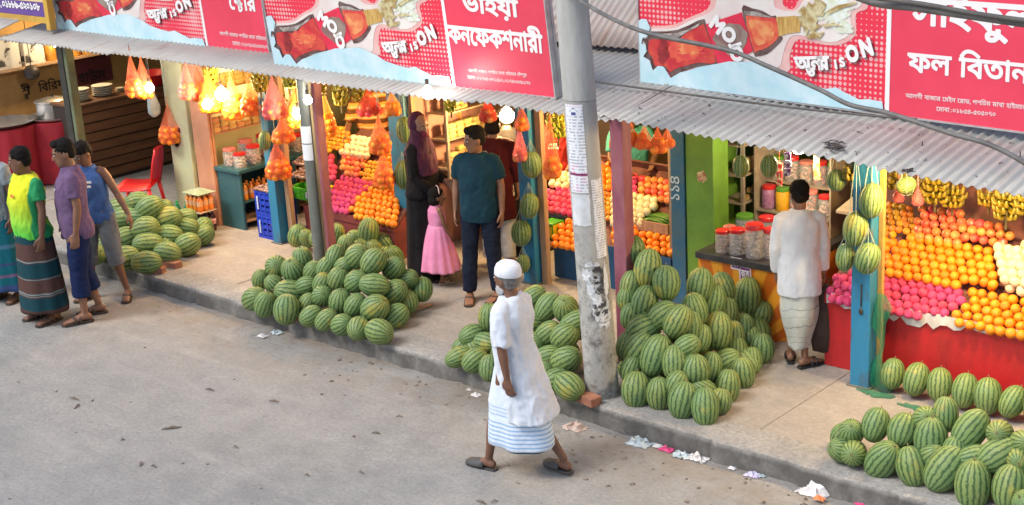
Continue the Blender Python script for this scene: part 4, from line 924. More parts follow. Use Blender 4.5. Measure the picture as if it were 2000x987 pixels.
F['orA'] = patch('orange', [(1716, 458), (1800, 468), (1860, 475), (1940, 481), (1945, 520), (1958, 566), (1900, 556), (1860, 560), (1716, 534)], PR, AR, 'orange in the wide middle tier of the right stall', gR+', middle oranges', .05, 1, 5, .079)
F['tanR'] = patch('tangerine', [(1718, 392), (1789, 400), (1789, 462), (1716, 458)], PR, AR, 'small tangerine at the back left of the right stall', gR+', tangerines', .07, 1, 6)
F['appR'] = patch('apple', [(1789, 398), (1827, 408), (1876, 416), (1934, 436), (1990, 458), (1990, 474), (1941, 481), (1860, 475), (1800, 468), (1789, 462)], PR, AR, 'orange-red apple in the back tier of the right stall', gR+', red apples', .07, 1, 7)
F['peR'] = patch('pear', [(1946, 484), (2100, 470), (2100, 592), (1960, 563), (1950, 520)], PR, AR, 'white foam-wrapped pear in the heap at the right edge', gR+', white pears', .07, 2, 8, .076)
# ---- middle-left stall
A2_, Y2_, Z2_ = 38, 9.86, .53; P2_ = (-11.4, Y2_+.02, Z2_)
st2 = stall('fruit_stall', 'maroon fronted fruit stall behind the grey and purple posts', -12.10, -10.68, Y2_, Z2_, A2_, 1.16, m_maroon, tiers=((.40, -11.75, -10.72, .05), (.82, -12.05, -10.72, .05)))
g2 = 'fruit heaped on the maroon stall'
F['or2'] = patch('orange', [(680, 412), (714, 367), (780, 377), (780, 440), (690, 425)], P2_, A2_, 'orange at the front corner of the maroon stall', g2+', front oranges', .012, 1, 21)
F['pk2'] = patch('pink_wrapped_apple', [(634, 408), (643, 373), (673, 341), (704, 345), (728, 360), (712, 370), (690, 399), (680, 416)], P2_, A2_, 'pink wrapped apple in the middle of the maroon stall', g2+', pink heap', .02, 1, 22)
F['ap2'] = patch('apple', [(665, 297), (722, 308), (711, 320), (702, 343), (673, 341), (665, 325)], P2_, A2_, 'orange-red apple behind the pink heap on the maroon stall', g2+', apples', .05, 1, 23)
F['ta2'] = patch('tangerine', [(711, 318), (748, 312), (744, 367), (726, 360), (703, 344)], P2_, A2_, 'small tangerine in the centre right of the maroon stall', g2+', tangerines', .04, 1, 24)
F['or2b'] = patch('orange', [(728, 284), (768, 280), (776, 374), (744, 367), (748, 314)], P2_, A2_, 'orange in the tall heap beside the wide blue post', g2+', side oranges', .06, 1, 25)
F['pk2b'] = patch('pink_wrapped_apple', [(612, 302), (653, 308), (655, 350), (612, 344)], P2_, A2_, 'pink wrapped apple between the grey and purple posts', g2+', left pink box', .03, 1, 26)
F['ta2b'] = patch('tangerine', [(622, 294), (628, 272), (655, 243), (663, 243), (692, 268), (673, 297)], P2_, A2_, 'small tangerine at the back of the maroon stall', g2+', back tangerines', .06, 1, 27)
F['pe2'] = patch('pear', [(667, 298), (692, 266), (732, 277), (724, 310)], P2_, A2_, 'white wrapped pear at the back of the maroon stall', g2+', pears', .08, 1, 28)
# ---- stall right of the string of melons
A3_, Y3_, Z3_ = 38, 10.38, .56; P3_ = (-8.3, Y3_+.02, Z3_)
st3 = stall('fruit_stall', 'dark blue fronted fruit stall behind the concrete pole', -8.95, -7.52, Y3_, Z3_, A3_, 1.04, m_cblue, tiers=((.42, -8.9, -7.55, .06), (.98, -8.9, -7.55, .10)))
g3 = 'fruit heaped on the blue stall'
F['or3'] = patch('orange', [(1083, 480), (1084, 455), (1106, 431), (1150, 431), (1150, 495)], P3_, A3_, 'orange at the front left of the blue stall', g3+', left oranges', .012, 1, 31)
F['pk3'] = patch('pink_wrapped_apple', [(1062, 411), (1064, 374), (1085, 367), (1140, 372), (1140, 424)], P3_, A3_, 'pink wrapped apple left of the concrete pole', g3+', left pinks', .03, 1, 32)
F['pe3a'] = patch('pear', [(1072, 362), (1076, 345), (1096, 334), (1125, 338), (1125, 366)], P3_, A3_, 'cream pear at the back left of the blue stall', g3+', left pears', .05, 1, 33)
F['pk3b'] = patch('pink_wrapped_apple', [(1195, 340), (1212, 331), (1250, 344), (1246, 384), (1195, 372)], P3_, A3_, 'pink wrapped apple right of the concrete pole', g3+', right pinks', .03, 1, 34)
F['ap3'] = patch('apple', [(1250, 343), (1318, 356), (1318, 398), (1280, 390), (1246, 384)], P3_, A3_, 'orange-red apple at the back right of the blue stall', g3+', apples', .03, 1, 35)
F['pe3'] = patch('pear', [(1196, 372), (1210, 375), (1286, 391), (1253, 442), (1196, 442)], P3_, A3_, 'white pear right of the purple post', g3+', right pears', .05, 1, 36)
F['or3b'] = patch('orange', [(1196, 446), (1241, 438), (1256, 450), (1316, 460), (1316, 504), (1250, 500), (1196, 480)], P3_, A3_, 'orange at the front right of the blue stall', g3+', right oranges', .012, 1, 37)
F['ta3'] = patch('tangerine', [(1165, 375), (1196, 378), (1196, 430), (1165, 425)], P3_, A3_, 'tangerine seen between the concrete pole and the purple post', g3+', tangerines', .03, 1, 38)
F['or3c'] = patch('orange', [(1165, 318), (1194, 322), (1194, 372), (1165, 368)], P3_, A3_, 'orange seen between the pole and the purple post', g3+', back oranges', .03, 1, 39)
print('FRUIT', F, sum(F.values()))

# crates and boxes on the stalls
def crate(loc, dim, m, label, rz=0, name='plastic_crate', fill=None, slots=(3, 4)):
    t = thing(name, loc, label, 'crate', rz=rz); w_, d_, h_ = dim; T = .018; mb = MB()
    def side(ax, sgn):
        L_ = w_ if ax == 0 else d_-2*T; nx, nz = slots[1], slots[0]
        o = sgn*((d_ if ax == 0 else w_)/2-T/2)
        def b(a0, a1, z0, z1):
            if ax == 0: mb.bx(a0, a1, o-T/2, o+T/2, z0, z1)
            else: mb.bx(o-T/2, o+T/2, a0, a1, z0, z1)
        rim = .022
        b(-L_/2, L_/2, h_-.035, h_); b(-L_/2, L_/2, 0, .03)
        for i in range(nx+1): c = -L_/2+rim/2+(L_-rim)*i/nx; b(c-rim/2, c+rim/2, .03, h_-.035)
        for j in range(1, nz): z = .03+(h_-.065)*j/nz; b(-L_/2+rim, L_/2-rim, z-.006, z+.006) if False else None
        th = T*.4
        for i in range(nx):
            for j in range(nz):
                if (i+j) % 1 == 0:
                    z = .03+(h_-.065)*(j+.5)/nz; c = -L_/2+rim/2+(L_-rim)*(i+.5)/nx; hw = (L_-rim)/nx*.5-.012; hz = (h_-.065)/nz*.32
                    if ax == 0: mb.bx(c-hw, c+hw, o-th/2-.002, o+th/2-.002, z-hz, z+hz)
                    else: mb.bx(o-th/2, o+th/2, c-hw, c+hw, z-hz, z+hz)
    for s_ in (-1, 1): side(0, s_); side(1, s_)
    mb.build('wall', m, t, world=False)
    mb = MB(); mb.bx(-w_/2+T, w_/2-T, -d_/2+T, d_/2-T, .004, .016); mb.build('floor', m, t, world=False)
    mb = MB(); 
    for s_ in (-1, 1): mb.bx(s_*w_*.36-.012, s_*w_*.36+.012, -d_/2-.006, -d_/2-.0005, h_*.2, h_*.75)
    mb.build('label_strip', mat('crate_label', (.42, .50, .72), None, rough=.6), t, world=False)
    return t
m_cb = mat('blue_plastic', (.018, .055, .52), (.014, .045, .42), 4, .4)
m_cg = mat('green_plastic', (.05, .34, .02), (.04, .26, .02), 4, .4)
m_cy = mat('yellow_plastic', (.75, .58, .02), None, rough=.4)
crate((-12.52, 9.80, G0), (.34, .30, .275), m_cb, 'lower blue plastic crate beside the left blue post')
crate((-12.52, 9.80, G0+.277), (.34, .30, .275), m_cb, 'upper blue plastic crate with packets of dried fruit on top')
def heap(name, c, dim, m, label, cat, n, seed, r=.012, el=2.2, world=None):
    rs = random.Random(seed); mb = MB()
    for i in range(n):
        a = rs.uniform(0, 6.28); q = rs.uniform(0, 1)**.5; x, y = rs.uniform(-.5, .5)*dim[0], rs.uniform(-.5, .5)*dim[1]; z = dim[2]*(1-(abs(x)/dim[0]*2)**2*.6)*(1-(abs(y)/dim[1]*2)**2*.6)*rs.uniform(.55, 1)
        mb.ell((c[0]+x, c[1]+y, c[2]+z), (r, r*el, r*.8), 8, 5, Matrix.Rotation(a, 3, 'Z') @ Matrix.Rotation(rs.uniform(-.5, .5), 3, 'X'))
    mb.bx(c[0]-dim[0]/2, c[0]+dim[0]/2, c[1]-dim[1]/2, c[1]+dim[1]/2, c[2]-.002, c[2]+dim[2]*.35)
    o = mb.build(name, m, smooth=True); return tag(o, label, cat, kind='stuff')
m_date = mat('dried_date', (.13, .055, .045), (.30, .20, .18), 30, .35, spec=.7)
m_gar = mat('pale_garlic', (.56, .48, .42), (.38, .26, .24), 14, .7)
heap('dried_dates', (-12.52, 9.80, G0+.555), (.34, .32, .06), m_date, 'shiny packets of dried dates heaped on the blue crates', 'dried fruit', 120, 3)
def on_slope(P0, ang, x, s, lift=0): return Vector((x, P0[1], P0[2]))+Vector((0, math.cos(R_(ang)), math.sin(R_(ang))))*s+Vector((0, -math.sin(R_(ang)), math.cos(R_(ang))))*lift
for (x, y, w_, n, m, lab, sd) in ((598, 345, .30, 110, m_date, 'dark dates heaped at the left of the maroon stall', 4), (600, 320, .26, 90, m_date, 'brown dates behind the green box on the maroon stall', 5), (636, 358, .18, 60, m_gar, 'pale grapes in a box between the grey and purple posts', 6)):
    q = gp(x, y, Vector(P2_), Vector((0, -math.sin(R_(A2_)), math.cos(R_(A2_))))); heap('dried_dates' if m is m_date else 'pale_grapes', (q.x, q.y, q.z), (w_, .22, .10), m, lab, 'dried fruit', n, sd, .014, 1.6)
q = gp(590, 390, Vector(P2_), Vector((0, -math.sin(R_(A2_)), math.cos(R_(A2_))))); crate((q.x, q.y+.08, q.z+.01), (.34, .22, .13), m_cg, 'green plastic crate at the front left of the maroon stall', slots=(2, 4))
def carton(loc, dim, mats_, label, rz=0, name='carton', cat='carton'):
    t = thing(name, loc, label, cat, rz=rz); w_, d_, h_ = dim
    mb = MB(); mb.bx(-w_/2, w_/2, -d_/2, d_/2, 0, h_); mb.build('body', mats_[0], t, bevel=.004, world=False)
    mb = MB(); mb.bx(-w_/2+.01, w_/2-.01, -d_/2-.002, -d_/2, h_*.15, h_*.8); mb.bx(w_/2, w_/2+.002, -d_/2+.01, d_/2-.01, h_*.1, h_*.9); mb.build('printed_face', mats_[1], t, world=False)
    return t
q = gp(630, 396, Vector(P2_), Vector((0, -math.sin(R_(A2_)), math.cos(R_(A2_))))); carton((q.x, q.y+.06, q.z), (.13, .16, .17), (m_cy, m_cg), 'small yellow and green box standing on the maroon stall')
q = gp(1072, 465, Vector(P3_), Vector((0, -math.sin(R_(A3_)), math.cos(R_(A3_))))); carton((q.x, q.y+.06, q.z), (.16, .18, .16), (m_cg, m_cy), 'green and yellow box at the left end of the blue stall')
q = gp(1090, 430, Vector(P3_), Vector((0, -math.sin(R_(A3_)), math.cos(R_(A3_))))); carton((q.x, q.y+.04, q.z), (.34, .06, .09), (m_dark, mat('grey_print', (.18, .17, .16), (.05, .05, .05), 30, .7)), 'black tray with pale printing below the pink wrapped apples', name='tray', cat='tray')
q = gp(1282, 450, Vector(P3_), Vector((0, -math.sin(R_(A3_)), math.cos(R_(A3_)))))
t = thing('wooden_tray', (q.x, q.y+.05, q.z), 'wooden tray of green plantains at the right of the blue stall', 'tray')
mb = MB(); 
for a, b, c, d in ((-.19, .19, -.13, -.115), (-.19, .19, .115, .13), (-.19, -.175, -.115, .115), (.175, .19, -.115, .115)): mb.bx(a, b, c, d, 0, .10)
mb.bx(-.175, .175, -.115, .115, 0, .012); mb.build('box', m_plank, t, world=False)
m_plant = mat('plantain', (.05, .15, .02), (.10, .24, .03), 8, .45)
def banana_bunch(loc, n, L_, m, label, seed, name='banana_bunch', spread=.10, cat='bananas', hang=True, lay=False):
    rs = random.Random(seed); t = thing(name, loc, label, cat, 'bananas hung under the eaves' if hang else None); mb = MB()
    if lay:
        for i in range(n):
            p0 = Vector((-.15, rs.uniform(-.09, .09), .05+.02*(i % 3))); mb.tube([p0+Vector((.10*j, .012*math.sin(j*1.5), .02*math.sin(j*PI/3))) for j in range(4)], [.006, .017, .0175, .006], 7)
    else:
        hands = max(2, n//6); per = 9
        for h in range(hands):
            z = -.052*h-.03; k = spread*(.78+.3*math.sin(PI*(h+.6)/(hands+.2)))
            for i in range(per):
                a = 2*PI*(i+.5*(h % 2))/per+rs.gauss(0, .12); dr = Vector((math.cos(a), math.sin(a), 0)); kk = k*rs.uniform(.85, 1.1)
                mb.tube([Vector((0, 0, z))+dr*.018, Vector((0, 0, z-.018))+dr*kk*.62, Vector((0, 0, z-.006))+dr*kk*.95, Vector((0, 0, z+.035))+dr*kk*1.08], [.008, .0165, .0165, .006], 7)
    mb.build('bananas', m, t, smooth=True, world=False)
    mb = MB(); mb.tube([(0, 0, .16), (0, 0, 0), (0, 0, -.06*max(2, n//6)-.06)], [.006, .014, .010], 7); (mb.build('stalk', m_stem, t, smooth=True, world=False) if not lay else None)
    return t
banana_bunch((q.x, q.y+.05, q.z+.02), 16, .15, m_plant, 'green plantains lying in the wooden tray', 6, 'plantains', lay=True, hang=False, cat='plantains')
m_ban = mat('banana_yellow', (.42, .32, .02), (.24, .25, .03), 7, .5, lo=.4, hi=.62)
m_bang = mat('banana_green', (.27, .33, .03), (.42, .38, .03), 7, .5)
m_bano = mat('banana_ripe', (.27, .18, .010), (.16, .13, .012), 9, .5)
for k, (x, y, Y, n, s, m, lab) in enumerate((
  (505, 140, 9.45, 26, .8, m_ban, 'yellow-green bananas hung above the shelves of the left grocery shop'), (409, 133, 9.6, 22, .8, m_bang, 'greenish bananas hung beside the glaring lamp of the left shop'),
  (566, 150, 9.2, 14, .7, m_bang, 'pale green bananas under the eave left of the iron post'), (620, 160, 9.45, 18, .75, m_ban, 'bananas hung between the grey and purple posts'), (663, 165, 9.6, 26, .8, m_ban, 'yellow bananas hung right of the purple post'), (702, 168, 9.8, 22, .75, m_ban, 'yellow bananas left of the dark red net bag'),
  (880, 196, 10.0, 14, .6, m_bang, 'small green bananas above the veiled woman'), (1088, 215, 10.4, 34, .95, m_bang, 'green bananas before the face of the vendor in red'), (1212, 238, 9.9, 18, .8, m_ban, 'bright yellow bananas right of the rear purple post'),
  (1664, 346, 9.6, 12, .6, m_bano, 'few ripe bananas hung beside the pale green watermelon'), (1752, 352, 10.2, 26, .9, m_bano, 'ripe bananas hung over the tangerines'), (1800, 372, 10.3, 30, .9, m_bano, 'ripe bananas above the red apples'), (1828, 366, 10.2, 34, 1.0, m_bano, 'large ripe bunch hung over the middle of the right stall'), (1862, 386, 10.3, 30, .9, m_bano, 'ripe bananas left of the dark blue cloth'), (1932, 396, 10.3, 16, .8, m_bano, 'small ripe bunch right of the dark blue cloth'), (1968, 396, 10.2, 34, 1.0, m_bano, 'large ripe bunch near the right edge'), (2010, 400, 10.2, 30, 1.0, m_bano, 'ripe bunch cut by the right edge'))):
    P = gy(x, y-(22 if x > 1600 else 0), Y); t = banana_bunch(P, n-(8 if x > 1600 and n > 20 else 0), .17*s, m, lab, 50+k, spread=.095*s)

# ---- net bags of fruit
def net_mat(name, col, a=.42):
    m = bpy.data.materials.new(name); m.use_nodes = True; nt = m.node_tree; L = nt.links.new; b = base_of(m)
    tc = nd(nt, 'ShaderNodeTexCoord'); mp = nd(nt, 'ShaderNodeMapping'); L(tc.outputs['UV'] if False else tc.outputs['Object'], mp.inputs[0])
    w1 = nd(nt, 'ShaderNodeTexWave'); w1.inputs['Scale'].default_value = 26; w1.inputs['Distortion'].default_value = 1.5; w1.bands_direction = 'DIAGONAL'; L(mp.outputs[0], w1.inputs[0])
    r = nd(nt, 'ShaderNodeMapRange'); r.inputs[1].default_value = .2; r.inputs[2].default_value = .8; r.inputs[3].default_value = a*.5; r.inputs[4].default_value = min(1, a*1.5); L(w1.outputs[1], r.inputs[0])
    b.inputs['Base Color'].default_value = (*col, 1); b.inputs['Roughness'].default_value = .6; L(r.outputs[0], b.inputs['Alpha'])
    tr = nd(nt, 'ShaderNodeBsdfTranslucent'); tr.inputs[0].default_value = (*col, 1); tp = nd(nt, 'ShaderNodeBsdfTransparent'); m1 = nd(nt, 'ShaderNodeMixShader'); m2 = nd(nt, 'ShaderNodeMixShader'); m1.inputs[0].default_value = .45
    L(b.outputs[0], m1.inputs[1]); L(tr.outputs[0], m1.inputs[2]); b.inputs['Alpha'].default_value = 1
    for l in list(b.inputs['Alpha'].links): nt.links.remove(l)
    L(r.outputs[0], m2.inputs[0]); L(tp.outputs[0], m2.inputs[1]); L(m1.outputs[0], m2.inputs[2]); L(m2.outputs[0], nt.nodes['Material Output'].inputs[0])
    return m
m_neto = net_mat('orange_net', (.85, .22, .10)); m_netr = net_mat('red_net', (.75, .07, .06), .5); m_netp = net_mat('pink_net', (.85, .25, .28), .5); m_nety = net_mat('yellow_net', (.85, .38, .08), .40)
NETS = {'o': (m_neto, 'orange'), 'r': (m_netr, 'apple'), 'p': (m_netp, 'apple'), 'y': (m_nety, 'orange')}
def net_bag(x, y0, y1, wd, Y, kind, label, seed, belly=.5):
    rs = random.Random(seed); T_ = gy(x, y0, Y); B_ = gy(x+(y1-y0)*.03, y1, Y); H_ = T_.z-B_.z; k = mpp(B_); W_ = wd*k/2; m, fr_ = NETS[kind]; me, d, _ = FR[fr_]
    t = thing('net_bag', (T_.x, T_.y, B_.z), label, 'net bag of fruit', 'net bags of fruit hung under the eaves'); hb = min(H_*belly, W_*2.1)
    prof = [(W_*.35, 0), (W_*.75, hb*.05), (W_*1.0, hb*.25), (W_*.98, hb*.55), (W_*.78, hb*.9), (W_*.45, hb+(H_-hb)*.35), (W_*.16, hb+(H_-hb)*.8), (.008, H_), (.006, H_+.10)]
    mb = MB(); n = 16; rings = []
    for r, z in prof: rings.append([(r*(1+.06*math.sin(3*a+z*30))*math.cos(a), r*(1+.06*math.sin(3*a+z*30))*math.sin(a), z) for a in [2*PI*i/n for i in range(n)]])
    mb.loft(rings); mb.build('net', m, t, smooth=True, world=False)
    mb = MB(); mb.tube([(0, 0, H_), (0, 0, H_+.06), (.004, 0, max(H_+.12, 2.18-B_.z))], .004, 6); mb.build('tie_string', m_string, t, world=False)
    z = d*.5
    while z < hb:
        r = np.interp(z, [p[1] for p in prof], [p[0] for p in prof])-d*.42
        if r > 0:
            nn = max(1, int(2*PI*r/(d*1.0))); a0 = rs.uniform(0, 6)
            pts = [(r*math.cos(a0+2*PI*i/nn), r*math.sin(a0+2*PI*i/nn)) for i in range(nn)]
        else: pts = [(0, 0)]
        for a, b in pts:
            o = bpy.data.objects.new(fr_, me); COL.objects.link(o); o.parent = t; o.matrix_basis = Matrix.Translation((a, b, z+rs.uniform(-.006, .006))) @ Matrix.Rotation(rs.uniform(0, 3), 4, 'X')
        z += d*.8
    return t
BAGS = [(253, 106, 189, 36, 9.0, 'o', 'orange net bag hung first from the left, before the dark back of the slatted shop'), (274, 112, 192, 38, 9.15, 'o', 'orange net bag half hidden by the white lamp at the slatted counter'), (326, 205, 279, 48, 9.62, 'o', 'orange net bag hung low over the top of the left blue post'),
 (361, 122, 194, 38, 9.40, 'p', 'pinkish net bag before the pale green wall end'), (384, 130, 196, 40, 9.55, 'o', 'orange net bag between the green wall end and the big warm lamp'), (405, 140, 218, 50, 9.5, 'y', 'yellow net bag right under the big warm lamp'), (449, 145, 232, 46, 9.62, 'o', 'orange net bag in front of the biscuit shelves'), (484, 150, 226, 44, 9.55, 'o', 'orange net bag right of the one before the biscuit shelves'),
 (530, 150, 232, 50, 9.3, 'p', 'pink net bag of apples hung left of the iron post'), (574, 162, 250, 46, 9.35, 'y', 'brightly lit yellow net bag beside the iron post'), (550, 228, 278, 46, 9.5, 'o', 'round orange net bag hung below the pink bag'), (538, 276, 349, 52, 9.55, 'o', 'orange net bag hung lowest, over the blue crates'),
 (628, 168, 268, 44, 9.6, 'y', 'yellowish net bag between the grey and purple posts'), (718, 172, 226, 50, 9.75, 'r', 'dark red net bag before the vendor in orange stripes'), (764, 176, 226, 36, 9.8, 'y', 'yellow net bag touching the wide blue post'), (738, 228, 300, 46, 9.75, 'o', 'long orange net bag hung before the white pears'), (746, 292, 368, 44, 9.8, 'o', 'orange net bag lying low beside the wide blue post'),
 (951, 190, 238, 36, 9.9, 'r', 'red net bag of apples left of the bare warm lamp over the teal shirt'), (1018, 205, 256, 30, 9.95, 'o', 'orange net bag right of the bare warm lamp'), (1013, 238, 316, 30, 9.92, 'p', 'pink net bag hung left of the watermelon string'), (1074, 228, 348, 38, 9.9, 'o', 'orange net bag in a long pink net right of the watermelon string'),
 (1206, 222, 296, 36, 9.9, 'r', 'red net bag right behind the rear purple post'), (1232, 240, 288, 36, 9.75, 'o', 'first orange bag of the row under the torn eave'), (1258, 243, 292, 36, 9.75, 'o', 'second orange bag of the row under the torn eave'), (1284, 248, 300, 36, 9.78, 'o', 'third orange bag of the row under the torn eave'), (1303, 250, 290, 30, 9.85, 'o', 'last orange bag of the row beside the numbered post'),
 (1756, 348, 396, 22, 9.9, 'p', 'small pink net bag hung over the tangerines'), (1793, 362, 402, 24, 9.95, 'p', 'small pink net bag hung over the red apples')]
for i, b in enumerate(BAGS): net_bag(*b, 200+i)
# green netting by the right blue post
m_gnet = net_mat('green_net', (.02, .34, .18), .42)
mb = MB(); rs = random.Random(3); rings = []
for j in range(16):
    z = .95-.79*j/15; r = .03+.035*math.sin(j*.55)+.03*(j/15); cx = -4.99+.02*math.sin(j); rings.append([(cx+r*(1+.25*math.sin(4*a+j))*math.cos(a), 9.60+.5*r*(1+.25*math.cos(3*a+j))*math.sin(a), G0-.16+z+.0) for a in [2*PI*i/14 for i in range(14)]])
mb.loft(rings); mb.prism(blob(-4.97, 9.50, .13, .05, 20, 5, .5), G0+.004, G0+.014); mb.prism(blob(-4.62, 9.43, .12, .04, 16, 7, .4), G0+.004, G0+.012)
tag(mb.build('green_netting', m_gnet, smooth=True), 'green plastic netting trailing down beside the bright blue post', 'netting')
# ================================================================== SHELVES AND GOODS
m_shelf = mat('shelf_peach', (.55, .27, .16), (.46, .21, .12), 3, .65)
m_shelf2 = mat('shelf_grey_wood', (.38, .31, .22), (.28, .22, .16), 6, .7)
def packet_mesh(name, dim, m):
    mb = MB(); mb.box((0, 0, dim[2]/2), dim); o = mb.build(name, m, bevel=0); me = o.data; bpy.data.objects.remove(o)
    bm = bmesh.new(); bm.from_mesh(me); bmesh.ops.bevel(bm, geom=bm.edges[:], offset=min(dim)*.18, segments=2, affect='EDGES'); bm.to_mesh(me); bm.free(); return me
def wrapper(name, c1, c2): return mat(name, c1, c2, 14, .35, vary=.5, stretch=(.4, 1, 2.5), spec=.6, detail=2)
PK = {'cream': packet_mesh('biscuit_packet', (.07, .115, .05), wrapper('wrapper_cream', (.62, .50, .22), (.50, .34, .10))), 'orange': packet_mesh('biscuit_packet', (.07, .10, .055), wrapper('wrapper_orange', (.70, .36, .12), (.66, .52, .30))),
      'brown': packet_mesh('biscuit_packet', (.06, .10, .05), wrapper('wrapper_brown', (.34, .20, .08), (.52, .42, .16))), 'tall': packet_mesh('snack_packet', (.05, .075, .13), wrapper('wrapper_tall', (.66, .42, .16), (.70, .56, .34)))}
def place(me, P, rz, label, cat, group, name=None):
    o = bpy.data.objects.new(name or me.name.split('.')[0], me); COL.objects.link(o); o.matrix_basis = Matrix.Translation(P) @ Matrix.Rotation(rz, 4, 'Z'); return tag(o, label, cat, group)
def shelf_unit(label, X, y0, y1, levels, depth, m, z0, z1, goods, glabel, ggroup, seed, tilt=0.0, uprights=True, side_front=False):
    rs = random.Random(seed); t = thing('shelf_unit', (X, y0, G0), label, 'shelf')
    for z in levels: mb = MB(); mb.bx(X, X+depth, y0, y1, z-.018, z); mb.build('board', m, t, bevel=.003)
    if side_front: mb = MB(); mb.bx(X, X+depth+.01, y0-.03, y0-.001, z0, z1); mb.build('side_panel', m, t, bevel=.004)
    if uprights:
        for y in (y0+.02, (y0+y1)/2, y1-.02): mb = MB(); mb.bx(X+depth-.02, X+depth+.012, y-.014, y+.014, z0, z1); mb.build('upright', m, t)
    for li, z in enumerate(levels[:-1]):
        kind, rows = goods[li % len(goods)]; me = PK[kind]; d = me.vertices and (max(v.co.y for v in me.vertices)*2+.008); h = max(v.co.z for v in me.vertices)+.002
        for r in range(rows):
            y = y0+.06+d/2
            while y < y1-.06:
                if rs.random() < .94: place(me, (X+depth-.05+rs.uniform(-.012, .008), y, z+h*r+.001), rs.uniform(-.06, .06), glabel[li % len(glabel)], 'packet', ggroup)
                y += d*1.04
    return t
shelf_unit('peach wooden shelf of biscuits along the wall of the left grocery shop', -13.76, 9.72, 11.5, (1.24, 1.48, 1.74, 2.02), .30, m_shelf, G0, 2.2, [('orange', 3), ('tall', 1), ('cream', 3)], ['biscuit packet on the lowest board of the peach shelf', 'tall snack packet on the middle board of the peach shelf', 'cream packet on the top board of the peach shelf'], 'packets on the peach shelf', 3, side_front=True)
shelf_unit('wall shelf of cream biscuits behind the veiled woman', -10.65, 10.45, 12.6, (1.05, 1.36, 1.64, 1.92, 2.2), .24, m_shelf2, .9, 2.3, [('cream', 4), ('cream', 3), ('brown', 4), ('brown', 3)], ['cream biscuit packet on the lowest board behind the couple', 'cream biscuit packet on the second board behind the couple', 'brown packet on the third board behind the couple', 'brown packet on the highest board behind the couple'], 'packets on the shelf behind the couple', 4)
shelf_unit('wooden wall shelf beside the green wall end in the sweet shop', -7.28, 10.8, 12.4, (1.08, 1.34, 1.62, 1.9), .26, m_shelf2, 1.0, 2.2, [('brown', 2), ('tall', 1), ('brown', 3)], ['brown packet on the lowest board in the sweet shop', 'tall packet on the middle board in the sweet shop', 'brown packet on the top board in the sweet shop'], 'packets on the sweet shop shelf', 5)
# teal table with bottles below
m_teal = mat('teal_paint', (.03, .115, .14), (.025, .09, .11), 4, .5, .1)
t = thing('display_table', (-13.25, 9.75, G0), 'teal painted table with sweet jars on top and juice bottles below', 'table')
mb = MB(); mb.bx(-13.47, -13.00, 9.70, 11.3, .83, .87); mb.build('top', m_teal, t, bevel=.004)
mb = MB(); mb.bx(-13.45, -13.03, 9.73, 9.76, G0+.0, .829); mb.build('end_panel', m_teal, t, bevel=.003)
mb = MB(); mb.bx(-13.44, -13.04, 9.762, 11.28, .47, .49); mb.build('shelf', m_teal, t)
mb = MB(); mb.bx(-13.45, -13.43, 9.762, 11.28, G0, .829); mb.build('back_panel', m_teal, t)
for y in (10.5, 11.24): mb = MB(); mb.bx(-13.08, -13.03, y, y+.05, G0, .829); mb.build('leg', m_teal, t)
mb = MB(); mb.bx(-13.44, -13.04, 9.762, 11.28, .24, .26); mb.build('low_shelf', m_plank, t)
# bottles
def bottle_proto(name, r, h, mbody, mcap, mlab, label, cat, lab=(.35, .62)):
    t = thing(name, (0, 0, -50), label, cat); n = 12
    mb = MB(); mb.lathe((0, 0, 0), [(r*.85, 0), (r, .01), (r, h*.30), (r*.93, h*.34), (r, h*.40), (r, h*.66), (r*.75, h*.78), (r*.36, h*.88), (r*.34, h*.93)], n); mb.build('bottle_body', mbody, t, smooth=True, angle=50, world=False)
    mb = MB(); mb.lathe((0, 0, 0), [(r*.42, h*.931), (r*.42, h)], n); mb.build('cap', mcap, t, smooth=True, angle=40, world=False)
    mb = MB(); mb.lathe((0, 0, 0), [(r*1.015, h*lab[0]), (r*1.015, h*lab[1])], n, cap=False); mb.build('label_band', mlab, t, smooth=True, world=False)
    return t
m_juice = mat('orange_juice', (.80, .26, .03), (.70, .20, .02), 5, .18, vary=.2); m_cola = mat('cola_liquid', (.05, .012, .010), None, rough=.12); m_grn = mat('green_bottle', (.02, .22, .12), (.03, .30, .17), 6, .12)
m_capo = mat('cap_orange', (.75, .30, .05), None, rough=.4); m_capr = mat('cap_red', (.55, .02, .02), None, rough=.4); m_capg = mat('cap_green', (.03, .30, .08), None, rough=.4)
m_labo = mat('label_peach', (.72, .50, .34), (.70, .30, .10), 20, .5); m_labr = mat('label_red', (.60, .03, .04), (.70, .62, .60), 24, .5); m_labg = mat('label_pale', (.35, .55, .45), (.08, .30, .18), 24, .5)
BJ = bottle_proto('juice_bottle', .033, .20, m_juice, m_capo, m_labo, 'orange juice bottle standing under the teal table', 'bottle')
BC = bottle_proto('cola_bottle', .036, .24, m_cola, m_capr, m_labr, 'dark cola bottle in the lower shrink pack by the teal table', 'bottle')
BG = bottle_proto('green_bottle', .045, .31, m_grn, m_capg, m_labg, 'green soft-drink bottle standing on the floor beside the pale wall end', 'bottle')
kj, kc, kg_ = kidmap(BJ), kidmap(BC), kidmap(BG); used = {}
def put(proto, km, P, label=None, group=None, rz=0):
    M = Matrix.Translation(P) @ Matrix.Rotation(rz, 4, 'Z')
    if proto.name not in used:
        used[proto.name] = 1; proto.matrix_basis = M
        if label: proto['label'] = label
        if group: proto['group'] = group
        return proto
    return dup(proto, km, M, label, group)
for i in range(14):
    for j in range(2): put(BJ, kj, (-13.09-.08*j, 9.83+.092*i, .491), 'orange juice bottle standing under the teal table', 'juice bottles under the teal table', i)
